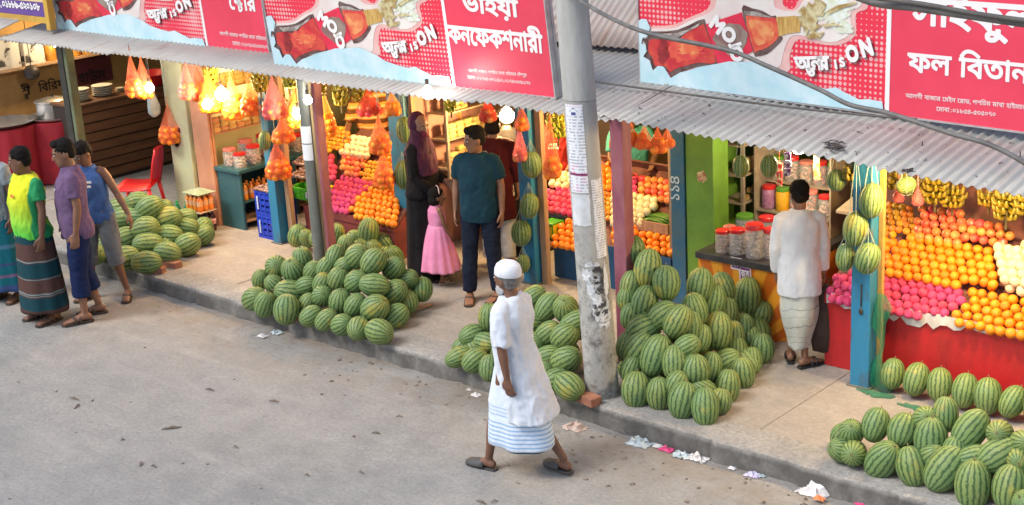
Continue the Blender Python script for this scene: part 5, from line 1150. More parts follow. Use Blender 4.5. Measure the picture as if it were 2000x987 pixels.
for i in range(4):
    for j in range(3): put(BJ, kj, (-13.60+.073*i, 9.40+.073*j, G0+.252), 'orange juice bottle in the upper shrink pack beside the teal table', 'bottles in the upper pack', i)
for i in range(4):
    for j in range(3): put(BC, kc, (-13.61+.078*i, 9.39+.078*j, G0), 'dark cola bottle in the lower shrink pack beside the teal table', 'bottles in the lower pack', i)
for i, (x, y) in enumerate(((-13.86, 9.42), (-13.77, 9.36), (-13.75, 9.47), (-13.84, 9.33))): put(BG, kg_, (x, y, G0), None, 'green bottles on the floor', i)
mb = MB(); mb.bx(-13.645, -13.335, 9.355, 9.59, G0+.2415, G0+.2505); tag(mb.build('cardboard_pad', mat('pad', (.40, .34, .26), None, rough=.9)), 'flat cardboard pad between the two bottle packs', 'cardboard')
mb = MB(); mb.bx(-13.65, -13.33, 9.355, 9.60, G0+.455, G0+.462); tag(mb.build('pack_cover', mat('pad_green', (.22, .30, .18), (.34, .40, .30), 12, .5)), 'greyish green sheet covering the upper bottle pack', 'sheet')

# sweet jars
m_glass = bpy.data.materials.new('jar_plastic'); m_glass.use_nodes = True; _b = base_of(m_glass); _b.inputs['Base Color'].default_value = (.8, .8, .8, 1); _b.inputs['Roughness'].default_value = .12; _b.inputs['Alpha'].default_value = .28
def jar_proto(name, r, h, mc, ml, label, cat='jar', fill=.75, clear=True):
    t = thing(name, (0, 0, -60), label, cat)
    if clear: mb = MB(); mb.lathe((0, 0, 0), [(r*.92, 0), (r, .012), (r, h*.78), (r*.82, h*.86)], 18); mb.build('wall', m_glass, t, smooth=True, angle=50, world=False)
    mb = MB(); rs = random.Random(hash(name) % 100)
    if clear:
        for i in range(34):
            a = rs.uniform(0, 6.28); q = r*.74*rs.uniform(.55, 1); mb.ell((q*math.cos(a), q*math.sin(a), h*fill*rs.uniform(.06, .95)), (r*.27, r*.2, r*.2), 7, 5, Matrix.Rotation(rs.uniform(0, 3), 3, 'X'))
    else: mb.lathe((0, 0, 0), [(r*.92, 0), (r, .012), (r, h*.80), (r*.85, h*.86)], 18)
    mb.build('sweets' if clear else 'wall', mc, t, smooth=True, world=False)
    mb = MB(); mb.lathe((0, 0, 0), [(r*.93, h*.855), (r*.95, h*.86), (r*.95, h*.975), (r*.88, h), (r*.3, h*1.004)], 18); mb.build('lid', ml, t, smooth=True, angle=40, world=False); return t
m_lidr = mat('lid_red', (.60, .02, .025), None, rough=.35); m_lidg = mat('lid_green', (.10, .30, .03), None, rough=.35); m_lidp = mat('lid_pink', (.62, .20, .17), None, rough=.4)
SW = {k: mat('sweets_'+k, c1, c2, 30, .5) for k, c1, c2 in (('pink', (.60, .28, .24), (.66, .52, .46)), ('white', (.62, .58, .52), (.40, .30, .24)), ('red', (.50, .04, .04), (.60, .35, .25)), ('yellow', (.75, .42, .02), (.70, .34, .02)), ('violet', (.30, .10, .22), (.40, .22, .36)), ('brown', (.28, .14, .07), (.46, .30, .18)), ('mixed', (.55, .18, .10), (.50, .42, .30)), ('green', (.18, .28, .10), (.30, .36, .18)))}
def jar(x, yb, w_, h_, Y, c, lid, label, clear=True, zsnap=None):
    P = gy(x, yb, Y); k = mpp(P); t = jar_proto('sweet_jar', w_*k/2, h_*k*1.02, SW[c], lid, label, clear=clear); t.matrix_basis = Matrix.Translation((P.x, P.y, zsnap if zsnap else P.z)); t['group'] = 'sweet jars'; return t
# on the teal table
for i, (x, y, dx, r, h, c, l) in enumerate(((-13.33, 9.86, 0, .085, .20, 'pink', m_lidp), (-13.13, 9.84, 0, .075, .17, 'white', m_lidr), (-13.14, 10.05, 0, .085, .22, 'pink', m_lidr), (-13.34, 10.10, 0, .09, .25, 'mixed', m_lidp), (-13.13, 10.27, 0, .08, .21, 'red', m_lidr), (-13.14, 10.48, 0, .08, .23, 'white', m_lidp), (-13.34, 10.36, 0, .085, .26, 'pink', m_lidr), (-13.14, 10.70, 0, .085, .22, 'mixed', m_lidr), (-13.34, 10.66, 0, .09, .24, 'red', m_lidp))):
    t = jar_proto('sweet_jar', r, h, SW[c], l, ['first', 'second', 'third', 'fourth', 'fifth', 'sixth', 'seventh', 'eighth', 'ninth'][i]+' jar of '+c+' sweets along the teal table'); t.matrix_basis = Matrix.Translation((x, y, .871)); t['group'] = 'sweet jars'
# ---- sweet counter with the sunburst front
def sunburst():
    m = bpy.data.materials.new('sunburst_print'); m.use_nodes = True; nt = m.node_tree; L = nt.links.new; b = base_of(m)
    tc = nd(nt, 'ShaderNodeTexCoord'); mp = nd(nt, 'ShaderNodeMapping'); mp.inputs['Location'].default_value = (.02, 0, .30); L(tc.outputs['Object'], mp.inputs[0]); sx = nd(nt, 'ShaderNodeSeparateXYZ'); L(mp.outputs[0], sx.inputs[0])
    at = nd(nt, 'ShaderNodeMath', operation='ARCTAN2'); L(sx.outputs[2], at.inputs[0]); L(sx.outputs[0], at.inputs[1])
    mu = nd(nt, 'ShaderNodeMath', operation='MULTIPLY'); mu.inputs[1].default_value = 26; L(at.outputs[0], mu.inputs[0]); si = nd(nt, 'ShaderNodeMath', operation='SINE'); L(mu.outputs[0], si.inputs[0])
    r = nd(nt, 'ShaderNodeMapRange'); r.inputs[1].default_value = -.25; r.inputs[2].default_value = .25; L(si.outputs[0], r.inputs[0])
    mx = nd(nt, 'ShaderNodeMix', data_type='RGBA'); L(r.outputs[0], mx.inputs[0]); mx.inputs[6].default_value = (.56, .135, .008, 1); mx.inputs[7].default_value = (.76, .33, .02, 1); L(mx.outputs[2], b.inputs['Base Color']); b.inputs['Roughness'].default_value = .45; return m
A = gy(1388, 500, 10.03)
t = thing('sweet_counter', (-6.6, 10.05, G0), 'sweet counter with an orange sunburst front and black top', 'counter')
x0, x1 = -6.98, -6.10; top = .85
out = [(x0, 10.03), (x1-.16, 10.03)]+[(x1-.16+.16*math.sin(a), 10.19-.16*math.cos(a)) for a in np.linspace(.2, PI/2, 7)]+[(x1, 11.2), (x0, 11.2)]
mb = MB(); mb.prism(out, G0, top-.06); mb.build('front', sunburst(), t, world=True)
mb = MB(); mb.prism([(x0-.01, 10.0), (x1-.15, 10.0)]+[(x1-.15+.17*math.sin(a), 10.17-.17*math.cos(a)) for a in np.linspace(.2, PI/2, 7)]+[(x1+.02, 11.2), (x0-.01, 11.2)], top-.058, top); mb.build('top', mat('counter_black', (.035, .035, .04), (.06, .06, .06), 8, .4), t, bevel=.004)
fr = lambda a, b, z: Vector((a, 10.029-z, b))
lx, lz = gy(1447, 525, 10.03).x, gy(1447, 535, 10.03).z
mb = MB(); mb.prism([(lx-.10, lz+.03), (lx-.10, lz+.14), (lx+.01, lz+.14), (lx+.01, lz+.09), (lx+.10, lz+.08), (lx+.11, lz-.06), (lx-.01, lz-.07), (lx-.02, lz+.03)], 0, .003, fr=fr); mb.build('emblem_edge', mat('emblem_white', (.74, .70, .72), None, rough=.5), t)
mb = MB(); mb.prism([(lx-.085, lz+.045), (lx-.085, lz+.125), (lx-.005, lz+.125), (lx-.005, lz+.045)], .0032, .005, fr=fr); mb.prism([(lx, lz-.055), (lx, lz+.065), (lx+.09, lz+.06), (lx+.095, lz-.05)], .0032, .005, fr=fr); mb.build('emblem_block', mat('emblem_violet', (.16, .03, .20), (.22, .05, .24), 9, .5), t)
put_text('emblem_lettering', [('হ', 0, 0, 1), ('ট', .62, 0, 1)], Vector((lx-.08, 10.0236, lz+.055)), Vector((1, 0, 0)), Vector((0, 0, 1)), t, m_white, width=.07, height=.06, bold=.03, local=False)
put_text('emblem_lettering', [('কেক', 0, 0, 1)], Vector((lx+.004, 10.0236, lz-.03)), Vector((1, 0, 0)), Vector((0, 0, 1)), t, m_white, width=.082, height=.07, bold=.03, local=False)
JZ = top+.001
J = [(1412, 478, 30, 44, 10.12, 'brown', m_lidr, 'small red-lidded jar of brown sweets at the left end of the sunburst counter', 1), (1440, 482, 32, 50, 10.14, 'white', m_lidr, 'red-lidded jar second on the sunburst counter', 1), (1474, 488, 38, 66, 10.14, 'white', m_lidr, 'large clear jar with a tall red lid on the sunburst counter', 1), (1505, 492, 30, 58, 10.2, 'pink', m_lidr, 'jar of pink sweets beside the man in the white shirt', 1),
     (1425, 470, 26, 38, 10.32, 'mixed', m_lidp, 'small pink-lidded jar between the first red lids of the sunburst counter', 1), (1460, 474, 24, 36, 10.34, 'red', m_lidr, 'small jar of red sweets behind the large clear jar', 1), (1520, 486, 26, 40, 10.3, 'yellow', m_lidg, 'small yellow tub at the elbow of the white shirted man', 0),
     (1455, 470, 36, 52, 10.5, 'green', m_lidg, 'jar of green sweets behind the red lids', 1), (1498, 474, 34, 52, 10.55, 'violet', m_lidr, 'jar of violet sweets behind the large clear jar', 1), (1530, 482, 34, 60, 10.5, 'mixed', m_lidr, 'jar of mixed sweets just left of the white shirt', 1)]
for x, y, w_, h_, Y, c, l, lab, cl in J: jar(x, y, w_, h_, Y, c, l, lab, cl, JZ)
t = thing('step_shelf', (-6.3, 10.95, G0), 'stepped shelf behind the sunburst counter holding rows of sweet tubs', 'shelf')
for k, (y, z) in enumerate(((10.92, 1.02), (11.08, 1.26), (11.24, 1.52))): mb = MB(); mb.bx(-6.95, -6.20, y, y+.155, z-.02, z); mb.build('board', m_shelf2, t)
for xa, za in ((-6.97, top+.002), (-6.198, top+.002)): mb = MB(); mb.bx(xa, xa+.018, 10.92, 11.4, za, 1.6); mb.build('side', m_shelf2, t)
rs = random.Random(9); nm = ['violet', 'yellow', 'red', 'red', 'pink', 'mixed', 'red', 'white']; od = ['first', 'second', 'third', 'fourth', 'fifth', 'sixth', 'seventh', 'eighth']
for k, (y, z) in enumerate(((11.0, 1.02), (11.16, 1.26), (11.32, 1.52))):
    for i in range(5):
        c = nm[(i+k*3) % 8] if k else nm[i]; l = [m_lidr, m_lidg, m_lidr, m_lidp][(i+k) % 4]; cl = c not in ('yellow', 'violet')
        t = jar_proto('sweet_tub', .066, .20+.03*rs.random(), SW[c], l, od[i]+' tub from the left, '+c+' sweets, on the '+['lower', 'middle', 'upper'][k]+' step of the sweet shop', 'tub', clear=cl); t.matrix_basis = Matrix.Translation((-6.86+.145*i, y, z+.001)); t['group'] = 'tubs on the stepped shelf'
# snack shelf and red awning board over the passage behind the white shirt
t = thing('snack_rack', (-5.6, 11.3, G0), 'rack of orange and straw coloured snacks over a red board behind the white shirted man', 'rack')
P0 = gy(1585, 405, 11.0); P1 = gy(1650, 365, 11.0)
mb = MB(); a = gx(1560, 440, -5.70); mb.prism([(10.6, 1.02), (12.4, 1.36), (12.4, 1.52), (10.6, 1.20)], -5.70, -5.66, fr=lambda u, v, z: Vector((z, u, v))); mb.build('red_board', mat('red_board', (.36, .012, .02), (.28, .01, .018), 3, .5), t)
for ya, za in ((11.2, 1.1), (12.3, 1.35)): mb = MB(); mb.bx(-5.72, -5.67, ya, ya+.06, G0, za); mb.build('leg', m_shelf2, t)
mb = MB(); mb.prism([(10.6, 1.205), (12.4, 1.525), (12.4, 1.55), (10.6, 1.23)], -5.95, -5.66, fr=lambda u, v, z: Vector((z, u, v))); mb.build('board', m_shelf2, t)
for i in range(12): place(PK['orange' if i % 3 else 'tall'], (-5.74, 10.7+.13*i, 1.25+.0231*i), .1, 'orange snack packet on the sloping rack behind the white shirt', 'packet', 'snack packets on the sloping rack')
for i in range(11): place(PK['cream'], (-5.80, 10.72+.13*i, 1.41+.0231*i), .1, 'straw coloured packet on the sloping rack behind the white shirt', 'packet', 'straw packets on the sloping rack')
# dark cloth hung in the right stall, back things
mb = MB(); a = gy(1888, 388, 10.9); rings = [[(a.x-.17+.34*i/12, 10.9+.02*math.sin(i*1.3+j), a.z+.03-.22*j/6) for i in range(13)] for j in range(7)]; mb.loft(rings, cap=False, close=False); o = mb.build('hanging_cloth', mat('navy_cloth', (.012, .012, .05), (.02, .02, .07), 6, .9), smooth=True); tag(o, 'dark blue cloth hung between the banana bunches of the right stall', 'cloth'); o.modifiers.new('thick', 'SOLIDIFY').thickness = .006
# ---- left: slatted counter, drums, pots
t = thing('slatted_counter', (-16.55, 10.5, G0), 'long dark brown counter clad in horizontal slats in the second shop', 'counter')
m_slat = mat('brown_slat', (.150, .060, .024), (.095, .036, .014), 5, .6, .15, 20, stretch=(1, .25, 3))
mb = MB()
for k in range(8): z = G0+.04+k*.128; mb.prism([(0, z), (.028, z+.012), (.012, z+.118), (0, z+.118)], 9.9, 12.9, fr=lambda u, v, w_: Vector((-16.60+u, w_, v)))
mb.build('slats', m_slat, t); mb = MB(); mb.bx(-17.1, -16.602, 9.9, 12.9, G0, 1.2); mb.build('body', m_dark, t); mb = MB(); mb.bx(-17.12, -16.56, 9.87, 12.92, 1.202, 1.235); mb.build('top', m_slat, t, bevel=.004)
m_foam = mat('foam_white', (.70, .66, .56), (.60, .55, .45), 6, .7)
def bowl_stack(loc, r, h, n, m, label, name='plate_stack', cat='plates'):
    mb = MB(); 
    for k in range(n): z = h*k/n; mb.lathe(loc, [(r*.6, z), (r, z+h/n*.75), (r*.98, z+h/n*.8), (r*.55, z+h/n*.35)], 20)
    return tag(mb.build(name, m, smooth=True, angle=50), label, cat)
bowl_stack((-16.85, 10.18, 1.235), .13, .16, 5, m_foam, 'stack of pale foam plates at the street end of the brown counter'); bowl_stack((-16.85, 10.52, 1.235), .14, .15, 5, m_foam, 'second stack of pale foam plates on the brown counter'); bowl_stack((-16.85, 10.78, 1.235), .06, .06, 3, m_foam, 'small stack of pale bowls on the brown counter')
mb = MB(); mb.lathe((-16.88, 11.3, 1.235), [(.20, 0), (.30, .16), (.31, .165), (.29, .165), (.19, .02)], 24); tag(mb.build('basin', mat('red_plastic', (.50, .015, .02), None, rough=.35), smooth=True, angle=50), 'red plastic basin on the far part of the brown counter', 'basin')
t = thing('wall_banner', (-18.07, 11.5, 1.4), 'maroon painted board with a dark shop word behind the brown counter', 'banner')
a, b = gx(146, 168, -18.06), gx(214, 100, -18.06); mb = MB(); mb.bx(-18.078, -18.06, a.y, b.y, a.z-.02, b.z+.25); mb.build('board', mat('maroon_board', (.15, .03, .035), (.11, .02, .025), 2, .7), t)
q0_ = gx(155, 166, -18.055); q1_ = gx(207, 150, -18.055); put_text('lettering', [('হাউস', 0, 0, 1)], q0_, Vector((0, 1, 0)), Vector((0, 0, 1)), t, mat('black_letter', (.02, .012, .01), None, rough=.7), width=q1_.y-q0_.y, height=.20, bold=.02, lift=.003, local=False)
t = thing('wall_lettering', (-18.07, 10.5, 1.3), 'black painted shop name across the ochre side wall', 'lettering')
A_ = gx(44, 196, -18.075); B_ = gx(150, 165, -18.075); put_text('lettering', [('শ', 0, 0, 1), ('র', .12, -.34, .62), ('ী', .46, 0, 1), ('িবিরয়ানী', 1.5, 0, 1)], A_, Vector((0, 1, 0)), Vector((0, 0, 1)), t, mat('black_letter', (.02, .012, .01), None, rough=.7), width=B_.y-A_.y, height=.22, bold=.02, lift=.003, local=False)
m_rcloth = mat('red_cloth', (.36, .010, .022), (.28, .008, .018), 3, .75, .15, 6)
def draped(c, rx, ry, z1, label, seed):
    mb = MB(); n = 64; rs = random.Random(seed); ph = rs.uniform(0, 6); rings = []
    for z, k in ((G0+.02, 1.06), (.5, 1.03), (z1-.06, 1.0), (z1, .985), (z1+.004, .93)):
        f = max(0, 1-(z-G0)/(z1-G0)); rings.append([(c[0]+rx*k*(1+.035*f*math.sin(9*a+ph)+.02*math.sin(14*a+2))*math.cos(a), c[1]+ry*k*(1+.035*f*math.sin(9*a+ph))*math.sin(a), z) for a in [2*PI*i/n for i in range(n)]])
    mb.loft(rings); return tag(mb.build('cloth_covered_table', m_rcloth, smooth=True, angle=60), label, 'table')
_d1 = gz(108, 231, .98); _d2 = gz(8, 246, .98)
draped((_d1.x, _d1.y), .40, .40, .98, 'round table under a dark red cloth carrying an aluminium pot', 1)
draped((_d2.x, _d2.y), .42, .40, .98, 'round table under a dark red cloth at the left edge of the picture', 2)
m_alu = mat('aluminium', (.55, .54, .52), (.44, .43, .41), 8, .38, metal=.85)
mb = MB(); mb.lathe((_d1.x, _d1.y, .985), [(.30, 0), (.36, .02), (.37, .045), (.35, .045), (.30, .012)], 32); tag(mb.build('tray', m_alu, smooth=True, angle=50), 'wide metal tray under the aluminium pot', 'tray')
t = thing('cooking_pot', (_d1.x, _d1.y, 1.0), 'lidded aluminium cooking pot on the red cloth table', 'pot'); mb = MB(); mb.lathe((_d1.x, _d1.y, 1.0), [(.21, 0), (.225, .02), (.225, .20), (.24, .21), (.22, .212)], 32); mb.build('body', m_alu, t, smooth=True, angle=50); mb = MB(); mb.lathe((_d1.x, _d1.y, 1.215), [(.245, 0), (.24, .012), (.12, .045), (.02, .055)], 32); mb.build('lid', m_alu, t, smooth=True); mb = MB(); mb.tube([(_d1.x-.02, _d1.y, 1.265), (_d1.x-.02, _d1.y, 1.30), (_d1.x+.02, _d1.y, 1.30), (_d1.x+.02, _d1.y, 1.265)], .008, 6); mb.build('handle', m_steel, t)
mb = MB(); mb.lathe((_d2.x, _d2.y, .985), [(.30, 0), (.40, .05), (.42, .055), (.39, .055), (.30, .01)], 36); tag(mb.build('tray', m_alu, smooth=True, angle=50), 'wide shallow metal basin on the left red cloth table', 'tray')
# wall shelf with cartons on the ochre wall
t = thing('wall_shelf', (-18.0, 10.8, 1.6), 'wooden shelf high on the ochre wall holding cartons and yellow tins', 'shelf'); mb = MB(); mb.bx(-18.08, -17.7, 9.5, 12.9, 1.62, 1.65); mb.build('board', m_plank, t)
for i, (y, w_, h_, l) in enumerate(((9.75, .34, .42, 'white carton with black print at the street end of the high shelf'), (10.13, .30, .36, 'cream carton second on the high shelf'))): carton((-17.88, y, 1.651), (.26, w_, h_), (mat('carton_white', (.60, .57, .52), (.52, .48, .42), 6, .8), mat('carton_print', (.58, .55, .50), (.06, .05, .05), 5, .8, lo=.52, hi=.56)), l)
for i in range(9): mb = MB(); mb.lathe((-17.85, 10.42+.19*i, 1.651), [(.075, 0), (.08, .01), (.08, .22), (.05, .25), (.05, .27)], 16); tag(mb.build('tin', mat('tin_gold', (.62, .33, .05), (.50, .22, .04), 9, .4, metal=.2), smooth=True, angle=50), 'golden tin in the row on the high shelf of the ochre wall', 'tin', 'golden tins on the high shelf')
mb = MB(); P = gx(62, 142, -17.6); mb.ell(P, (.11, .11, .10), 16, 12); mb.tube([P, (P.x, P.y, 2.3)], .006, 5); tag(mb.build('hanging_pot', mat('black_pot', (.03, .02, .016), None, rough=.5), smooth=True), 'dark round pot hung before the ochre wall', 'pot')
# red plastic chair
m_rpl = mat('red_chair_plastic', (.62, .012, .016), (.52, .010, .014), 3, .32)
t = thing('plastic_chair', (-14.52, 9.36, G0), 'red plastic chair behind the leftmost watermelon pile', 'chair', rz=R_(-52))
mb = MB(); rings = []
for x, z in ((-.23, .40), (-.22, .43), (0, .42), (.2, .415), (.23, .40)): rings.append([(x, y, z+.02*(y/.22)**2) for y in np.linspace(-.22, .22, 9)])
mb.loft(rings, cap=False, close=False); o = mb.build('seat', m_rpl, t, smooth=True, world=False); o.modifiers.new('thick', 'SOLIDIFY').thickness = .012
mb = MB(); rings = []
for j in range(11):
    s = j/10; z = .42+.45*s; hw = .21+.02*math.sin(s*PI)-.09*max(0, s-.65)**1.2*2; rings.append([(u*hw, .21+.10*s-.05*(1-u*u), z) for u in np.linspace(-1, 1, 11)])
mb.loft(rings, cap=False, close=False); o = mb.build('backrest', m_rpl, t, smooth=True, world=False); o.modifiers.new('thick', 'SOLIDIFY').thickness = .012
for sx, sy in ((-1, -1), (1, -1), (-1, 1), (1, 1)): mb = MB(); mb.tube([(sx*.20, sy*.19, .42), (sx*.24, sy*.24, 0)], [.026, .018], 8); mb.build('leg', m_rpl, t, smooth=True, world=False)
for sx in (): mb = MB(); mb.tube([(sx*.22, -.2, .42), (sx*.245, -.17, .60), (sx*.25, .02, .63), (sx*.23, .23, .62)], [(.018, .012)]*4, 8); mb.build('armrest', m_rpl, t, smooth=True, world=False)
# ---- bulbs
def bulb(x, y, Y, r, col, s, label, zt=2.25):
    P = gy(x, y, Y); t = thing('light_bulb', P, label, 'light bulb', 'bare bulbs under the eaves')
    mb = MB(); mb.lathe(P, [(.012, r*1.2), (r*.55, r*.85), (r*.95, r*.25), (r, -.1*r), (r*.8, -.65*r), (r*.4, -.95*r), (.003, -r)][::-1], 14); mb.build('glass', emit('bulb_glow', col, s), t, smooth=True)
    mb = MB(); mb.cyl((P.x, P.y, P.z+r*1.21), (P.x, P.y, P.z+r*1.21+.05), .016, .018, 10); mb.build('socket', m_dark, t)
    mb = MB(); mb.tube([(P.x, P.y, P.z+r*1.21+.051), (P.x, P.y, max(zt, P.z+.12))], .004, 6); mb.build('wire', m_dark, t)
WARM, COOL = (1, .62, .25), (1, .93, .82)
bulb(292, 172, 9.05, .05, COOL, 110, 'white glowing bulb in front of the left blue post'); bulb(433, 184, 9.40, .07, WARM, 300, 'big warm glowing bulb before the biscuit shelves'); bulb(404, 204, 9.35, .05, WARM, 220, 'smaller warm bulb beside the big warm one')
bulb(582, 222, 9.25, .05, (1, .8, .5), 240, 'bulb glaring behind the yellow net bag at the iron post'); bulb(601, 196, 8.75, .04, COOL, 70, 'white bulb hung in front of the iron post'); bulb(835, 181, 8.8, .055, COOL, 45, 'white bulb above the veiled woman'); bulb(990, 226, 10.6, .075, WARM, 420, 'warm bulb above the man in teal')
bulb(505, 128, 10.7, .05, WARM, 560, 'bulb hidden inside the left grocery shop under the roof'); bulb(730, 160, 10.4, .05, WARM, 520, 'bulb hidden under the eave over the maroon fruit stall'); bulb(1200, 215, 10.3, .05, WARM, 480, 'bulb hidden under the eave over the blue fruit stall'); bulb(1560, 290, 10.4, .05, (1, .8, .5), 260, 'bulb hidden under the eave of the sweet shop'); bulb(1800, 325, 9.35, .05, WARM, 560, 'bulb hidden under the eave over the red apples'); bulb(1990, 350, 9.4, .055, (1, .75, .40), 560, 'bulb hidden under the eave over the white pears')
bulb(106, 87, 9.25, .03, COOL, 300, 'first of two tiny white bulbs at the far left eave'); bulb(119, 86, 9.25, .03, COOL, 300, 'second of two tiny white bulbs at the far left eave, by the steel post'); bulb(*px((-17.3, 10.4, 2.2)), 10.4, .05, (1, .75, .4), 330, 'bulb hidden under the eave of the cooked rice shop')
# ---- bricks and litter
m_brick = mat('brick', (.34, .15, .09), (.26, .11, .07), 12, .9, .3, 40)
def brick(x, y, rz, label, z=None):
    P = gz(x, y, G0+.035); mb = MB(); mb.box((0, 0, 0), (.22, .11, .07)); o = mb.build('brick', m_brick, bevel=.006); o.matrix_basis = Matrix.Translation(P) @ Matrix.Rotation(R_(rz), 4, 'Z'); tag(o, label, 'brick')
brick(335, 516, 8, 'brick wedged under the front of the leftmost watermelon pile'); brick(302, 528, 30, 'brick half hidden at the corner of the leftmost pile'); brick(580, 617, 60, 'pale broken brick between the two halves of the middle pile'); brick(1148, 778, -12, 'brick lying at the foot of the concrete pole')
mb = MB(); a, b = gz(845, 593, G0+.012), gz(808, 607, G0+.012); mb.tube([a, b], [(.03, .012), (.03, .012)], 4); tag(mb.build('wooden_lath', m_plank), 'wooden lath along the right edge of the middle pile', 'lath')
def litter(x, y, s, m, label, seed, z=.006, name='crumpled_litter'):
    P = gz(x, y, z); s *= .78; rs = random.Random(seed); mb = MB(); n = 9; rings = []
    for i in range(n): rings.append([(P.x+s*((i/(n-1))-.5)*1.2+rs.uniform(-.1, .1)*s, P.y+s*.8*((j/(n-1))-.5)+rs.uniform(-.1, .1)*s, P.z+max(0, s*.28*(1-((i-4)/4)**2)*(1-((j-4)/4)**2)*rs.uniform(0, 1.6))) for j in range(n)])
    mb.loft(rings, cap=False, close=False); o = mb.build(name, m, smooth=False); o.modifiers.new('thick', 'SOLIDIFY').thickness = .0015; tag(o, label, 'litter')
m_clr = mat('clear_film', (.50, .58, .60), (.36, .42, .42), 10, .25); m_lw = mat('litter_white', (.74, .72, .70), (.60, .57, .54), 9, .8); m_lp = mat('litter_pink', (.72, .06, .22), (.62, .05, .18), 9, .5); m_lv = mat('litter_violet', (.55, .52, .66), (.20, .08, .36), 9, .4, lo=.5, hi=.56); m_lb = mat('litter_card', (.42, .30, .24), (.5, .4, .34), 6, .9)
litter(512, 657, .10, m_lw, 'white paper scrap on the road below the middle pile', 1); litter(540, 650, .13, m_clr, 'clear plastic film beside the white scrap on the road', 2); litter(930, 772, .09, m_lw, 'pair of white scraps behind the walking man', 3); litter(916, 762, .05, m_lw, 'tiny white scrap nearest the kerb behind the walking man', 4)
litter(1122, 836, .19, m_lb, 'flat brownish card lying at the kerb right of the walking man', 5); litter(1250, 866, .20, m_clr, 'crumpled clear bag at the kerb', 6); litter(1302, 878, .11, m_lp, 'bright pink wrapper at the kerb', 7); litter(1284, 872, .08, m_lw, 'small white wrapper touching the pink wrapper', 8); litter(1362, 896, .16, m_lw, 'white torn foam piece at the kerb', 9); litter(1330, 890, .14, m_clr, 'grey film between the pink wrapper and the foam', 14)
litter(1470, 928, .12, m_lv, 'violet striped sachet at the kerb', 10); litter(1488, 930, .06, m_clr, 'greenish tied corner of film by the violet sachet', 11); litter(1592, 962, .24, m_lw, 'large white bag with an orange mark at the lower right', 12); litter(1600, 974, .08, mat('litter_orange', (.65, .22, .08), None, rough=.6), 'orange scrap under the large white bag', 15, .03); litter(1684, 984, .10, m_lp, 'pink wrapper at the bottom edge of the picture', 13); litter(1430, 915, .06, m_lw, 'small pale scrap left of the violet sachet', 16); litter(200, 596, .06, m_lw, 'pale scrap near the feet of the men', 17)
mb = MB(); rs = random.Random(21)
for i in range(90):
    x = rs.uniform(-9.5, -3.3); y = 8.0-abs(rs.gauss(0, .35)); r = rs.uniform(.006, .018); mb.ell((x, y, .005), (r*1.4, r, r*.6), 6, 4, Matrix.Rotation(rs.uniform(0, 3), 3, 'Z'))
for i in range(25):
    x = rs.uniform(-16, -3); y = rs.uniform(2.5, 8); r = rs.uniform(.004, .012); mb.ell((x, y, .008), (r*2.2, r, r*.5), 6, 4, Matrix.Rotation(rs.uniform(0, 3), 3, 'Z'))
for x, y, l, a in ((145, 570, .12, .1), (335, 685, .16, .9), (535, 580, .10, .3), (1015, 575, .04, 0), (410, 535, .09, .2), (240, 460, .03, 1), (275, 825, .07, -.9), (300, 835, .05, .2), (705, 858, .06, 0), (735, 705, .08, .3), (1300, 765, .02, 0), (150, 600, .10, -1.0), (940, 975, .10, 0), (965, 972, .05, 1), (1570, 985, .05, .5), (600, 870, .04, .2), (1070, 660, .06, -.4), (780, 640, .05, .6), (460, 760, .05, .1)):
    P = gz(x, 494+y*.5 if y > 500 else y+400, .010); d = Vector((math.cos(a), math.sin(a), 0))*l*.5; mb.tube([P-d, P+Vector((0, 0, .012)), P+d], [(.004, .004), (l*.09+.004, .008), (.004, .004)], 6)
tag(mb.build('grit', mat('grit', (.12, .09, .07), (.25, .21, .17), 30, .95)), 'loose grit and crumbs scattered over the road', 'grit', kind='stuff')

# hanging sachets and polythene
def sachets(x, y0, y1, Y, m, label, wd=.06):
    a, b = gy(x, y0, Y), gy(x, y1, Y); n = max(3, int((a.z-b.z)/.07)); mb = MB(); rs = random.Random(int(x))
    for i in range(n): z = a.z-.07*i; mb.box((a.x+rs.uniform(-.004, .004), a.y+rs.uniform(-.006, .006), z-.033), (wd, .012, .064), Matrix.Rotation(rs.uniform(-.15, .15), 3, 'Z'))
    mb.tube([(a.x, a.y, a.z), (a.x, a.y, max(2.3, a.z+.02))], .002, 4)
    tag(mb.build('sachet_strip', m, bevel=.004), label, 'sachets', 'strips of sachets hung under the eaves')
m_sv = mat('sachet_violet', (.10, .03, .16), (.55, .50, .60), 26, .35, lo=.5, hi=.54); m_sr = mat('sachet_red', (.50, .03, .03), (.70, .55, .30), 26, .35, lo=.5, hi=.56); m_sb = mat('sachet_brown', (.20, .10, .06), (.60, .40, .25), 26, .35); m_so = mat('sachet_orange', (.70, .25, .03), (.75, .55, .25), 26, .35)
for x, y0, y1, Y, m, lab in ((1538, 298, 345, 10.3, m_sv, 'dark violet sachets hung left of the white shirted man'), (1522, 318, 352, 10.4, m_sr, 'red sachets hung beside the dark violet ones'), (1596, 305, 350, 10.6, m_so, 'orange sachets hung right of the head of the man in the white shirt'), (349, 118, 180, 9.75, m_sb, 'brown sachets hung before the pale green wall end'), (377, 125, 165, 9.8, m_sr, 'red sachets hung at the left edge of the peach shelf'), (508, 165, 220, 9.9, m_so, 'orange sachets hung above the teal table'), (560, 172, 230, 10.0, m_sb, 'brown sachets hung behind the yellow net bag'), (895, 205, 245, 10.9, m_so, 'orange sachets hung over the head of the couple'), (1395, 285, 330, 10.7, m_sb, 'brown sachets hung at the green wall end'), (1412, 290, 322, 10.8, m_so, 'orange sachets hung beside the sweet shop shelf')): sachets(x, y0, y1, Y, m, lab)
mb = MB(); P = gy(299, 205, 9.5); rs = random.Random(2); rings = []
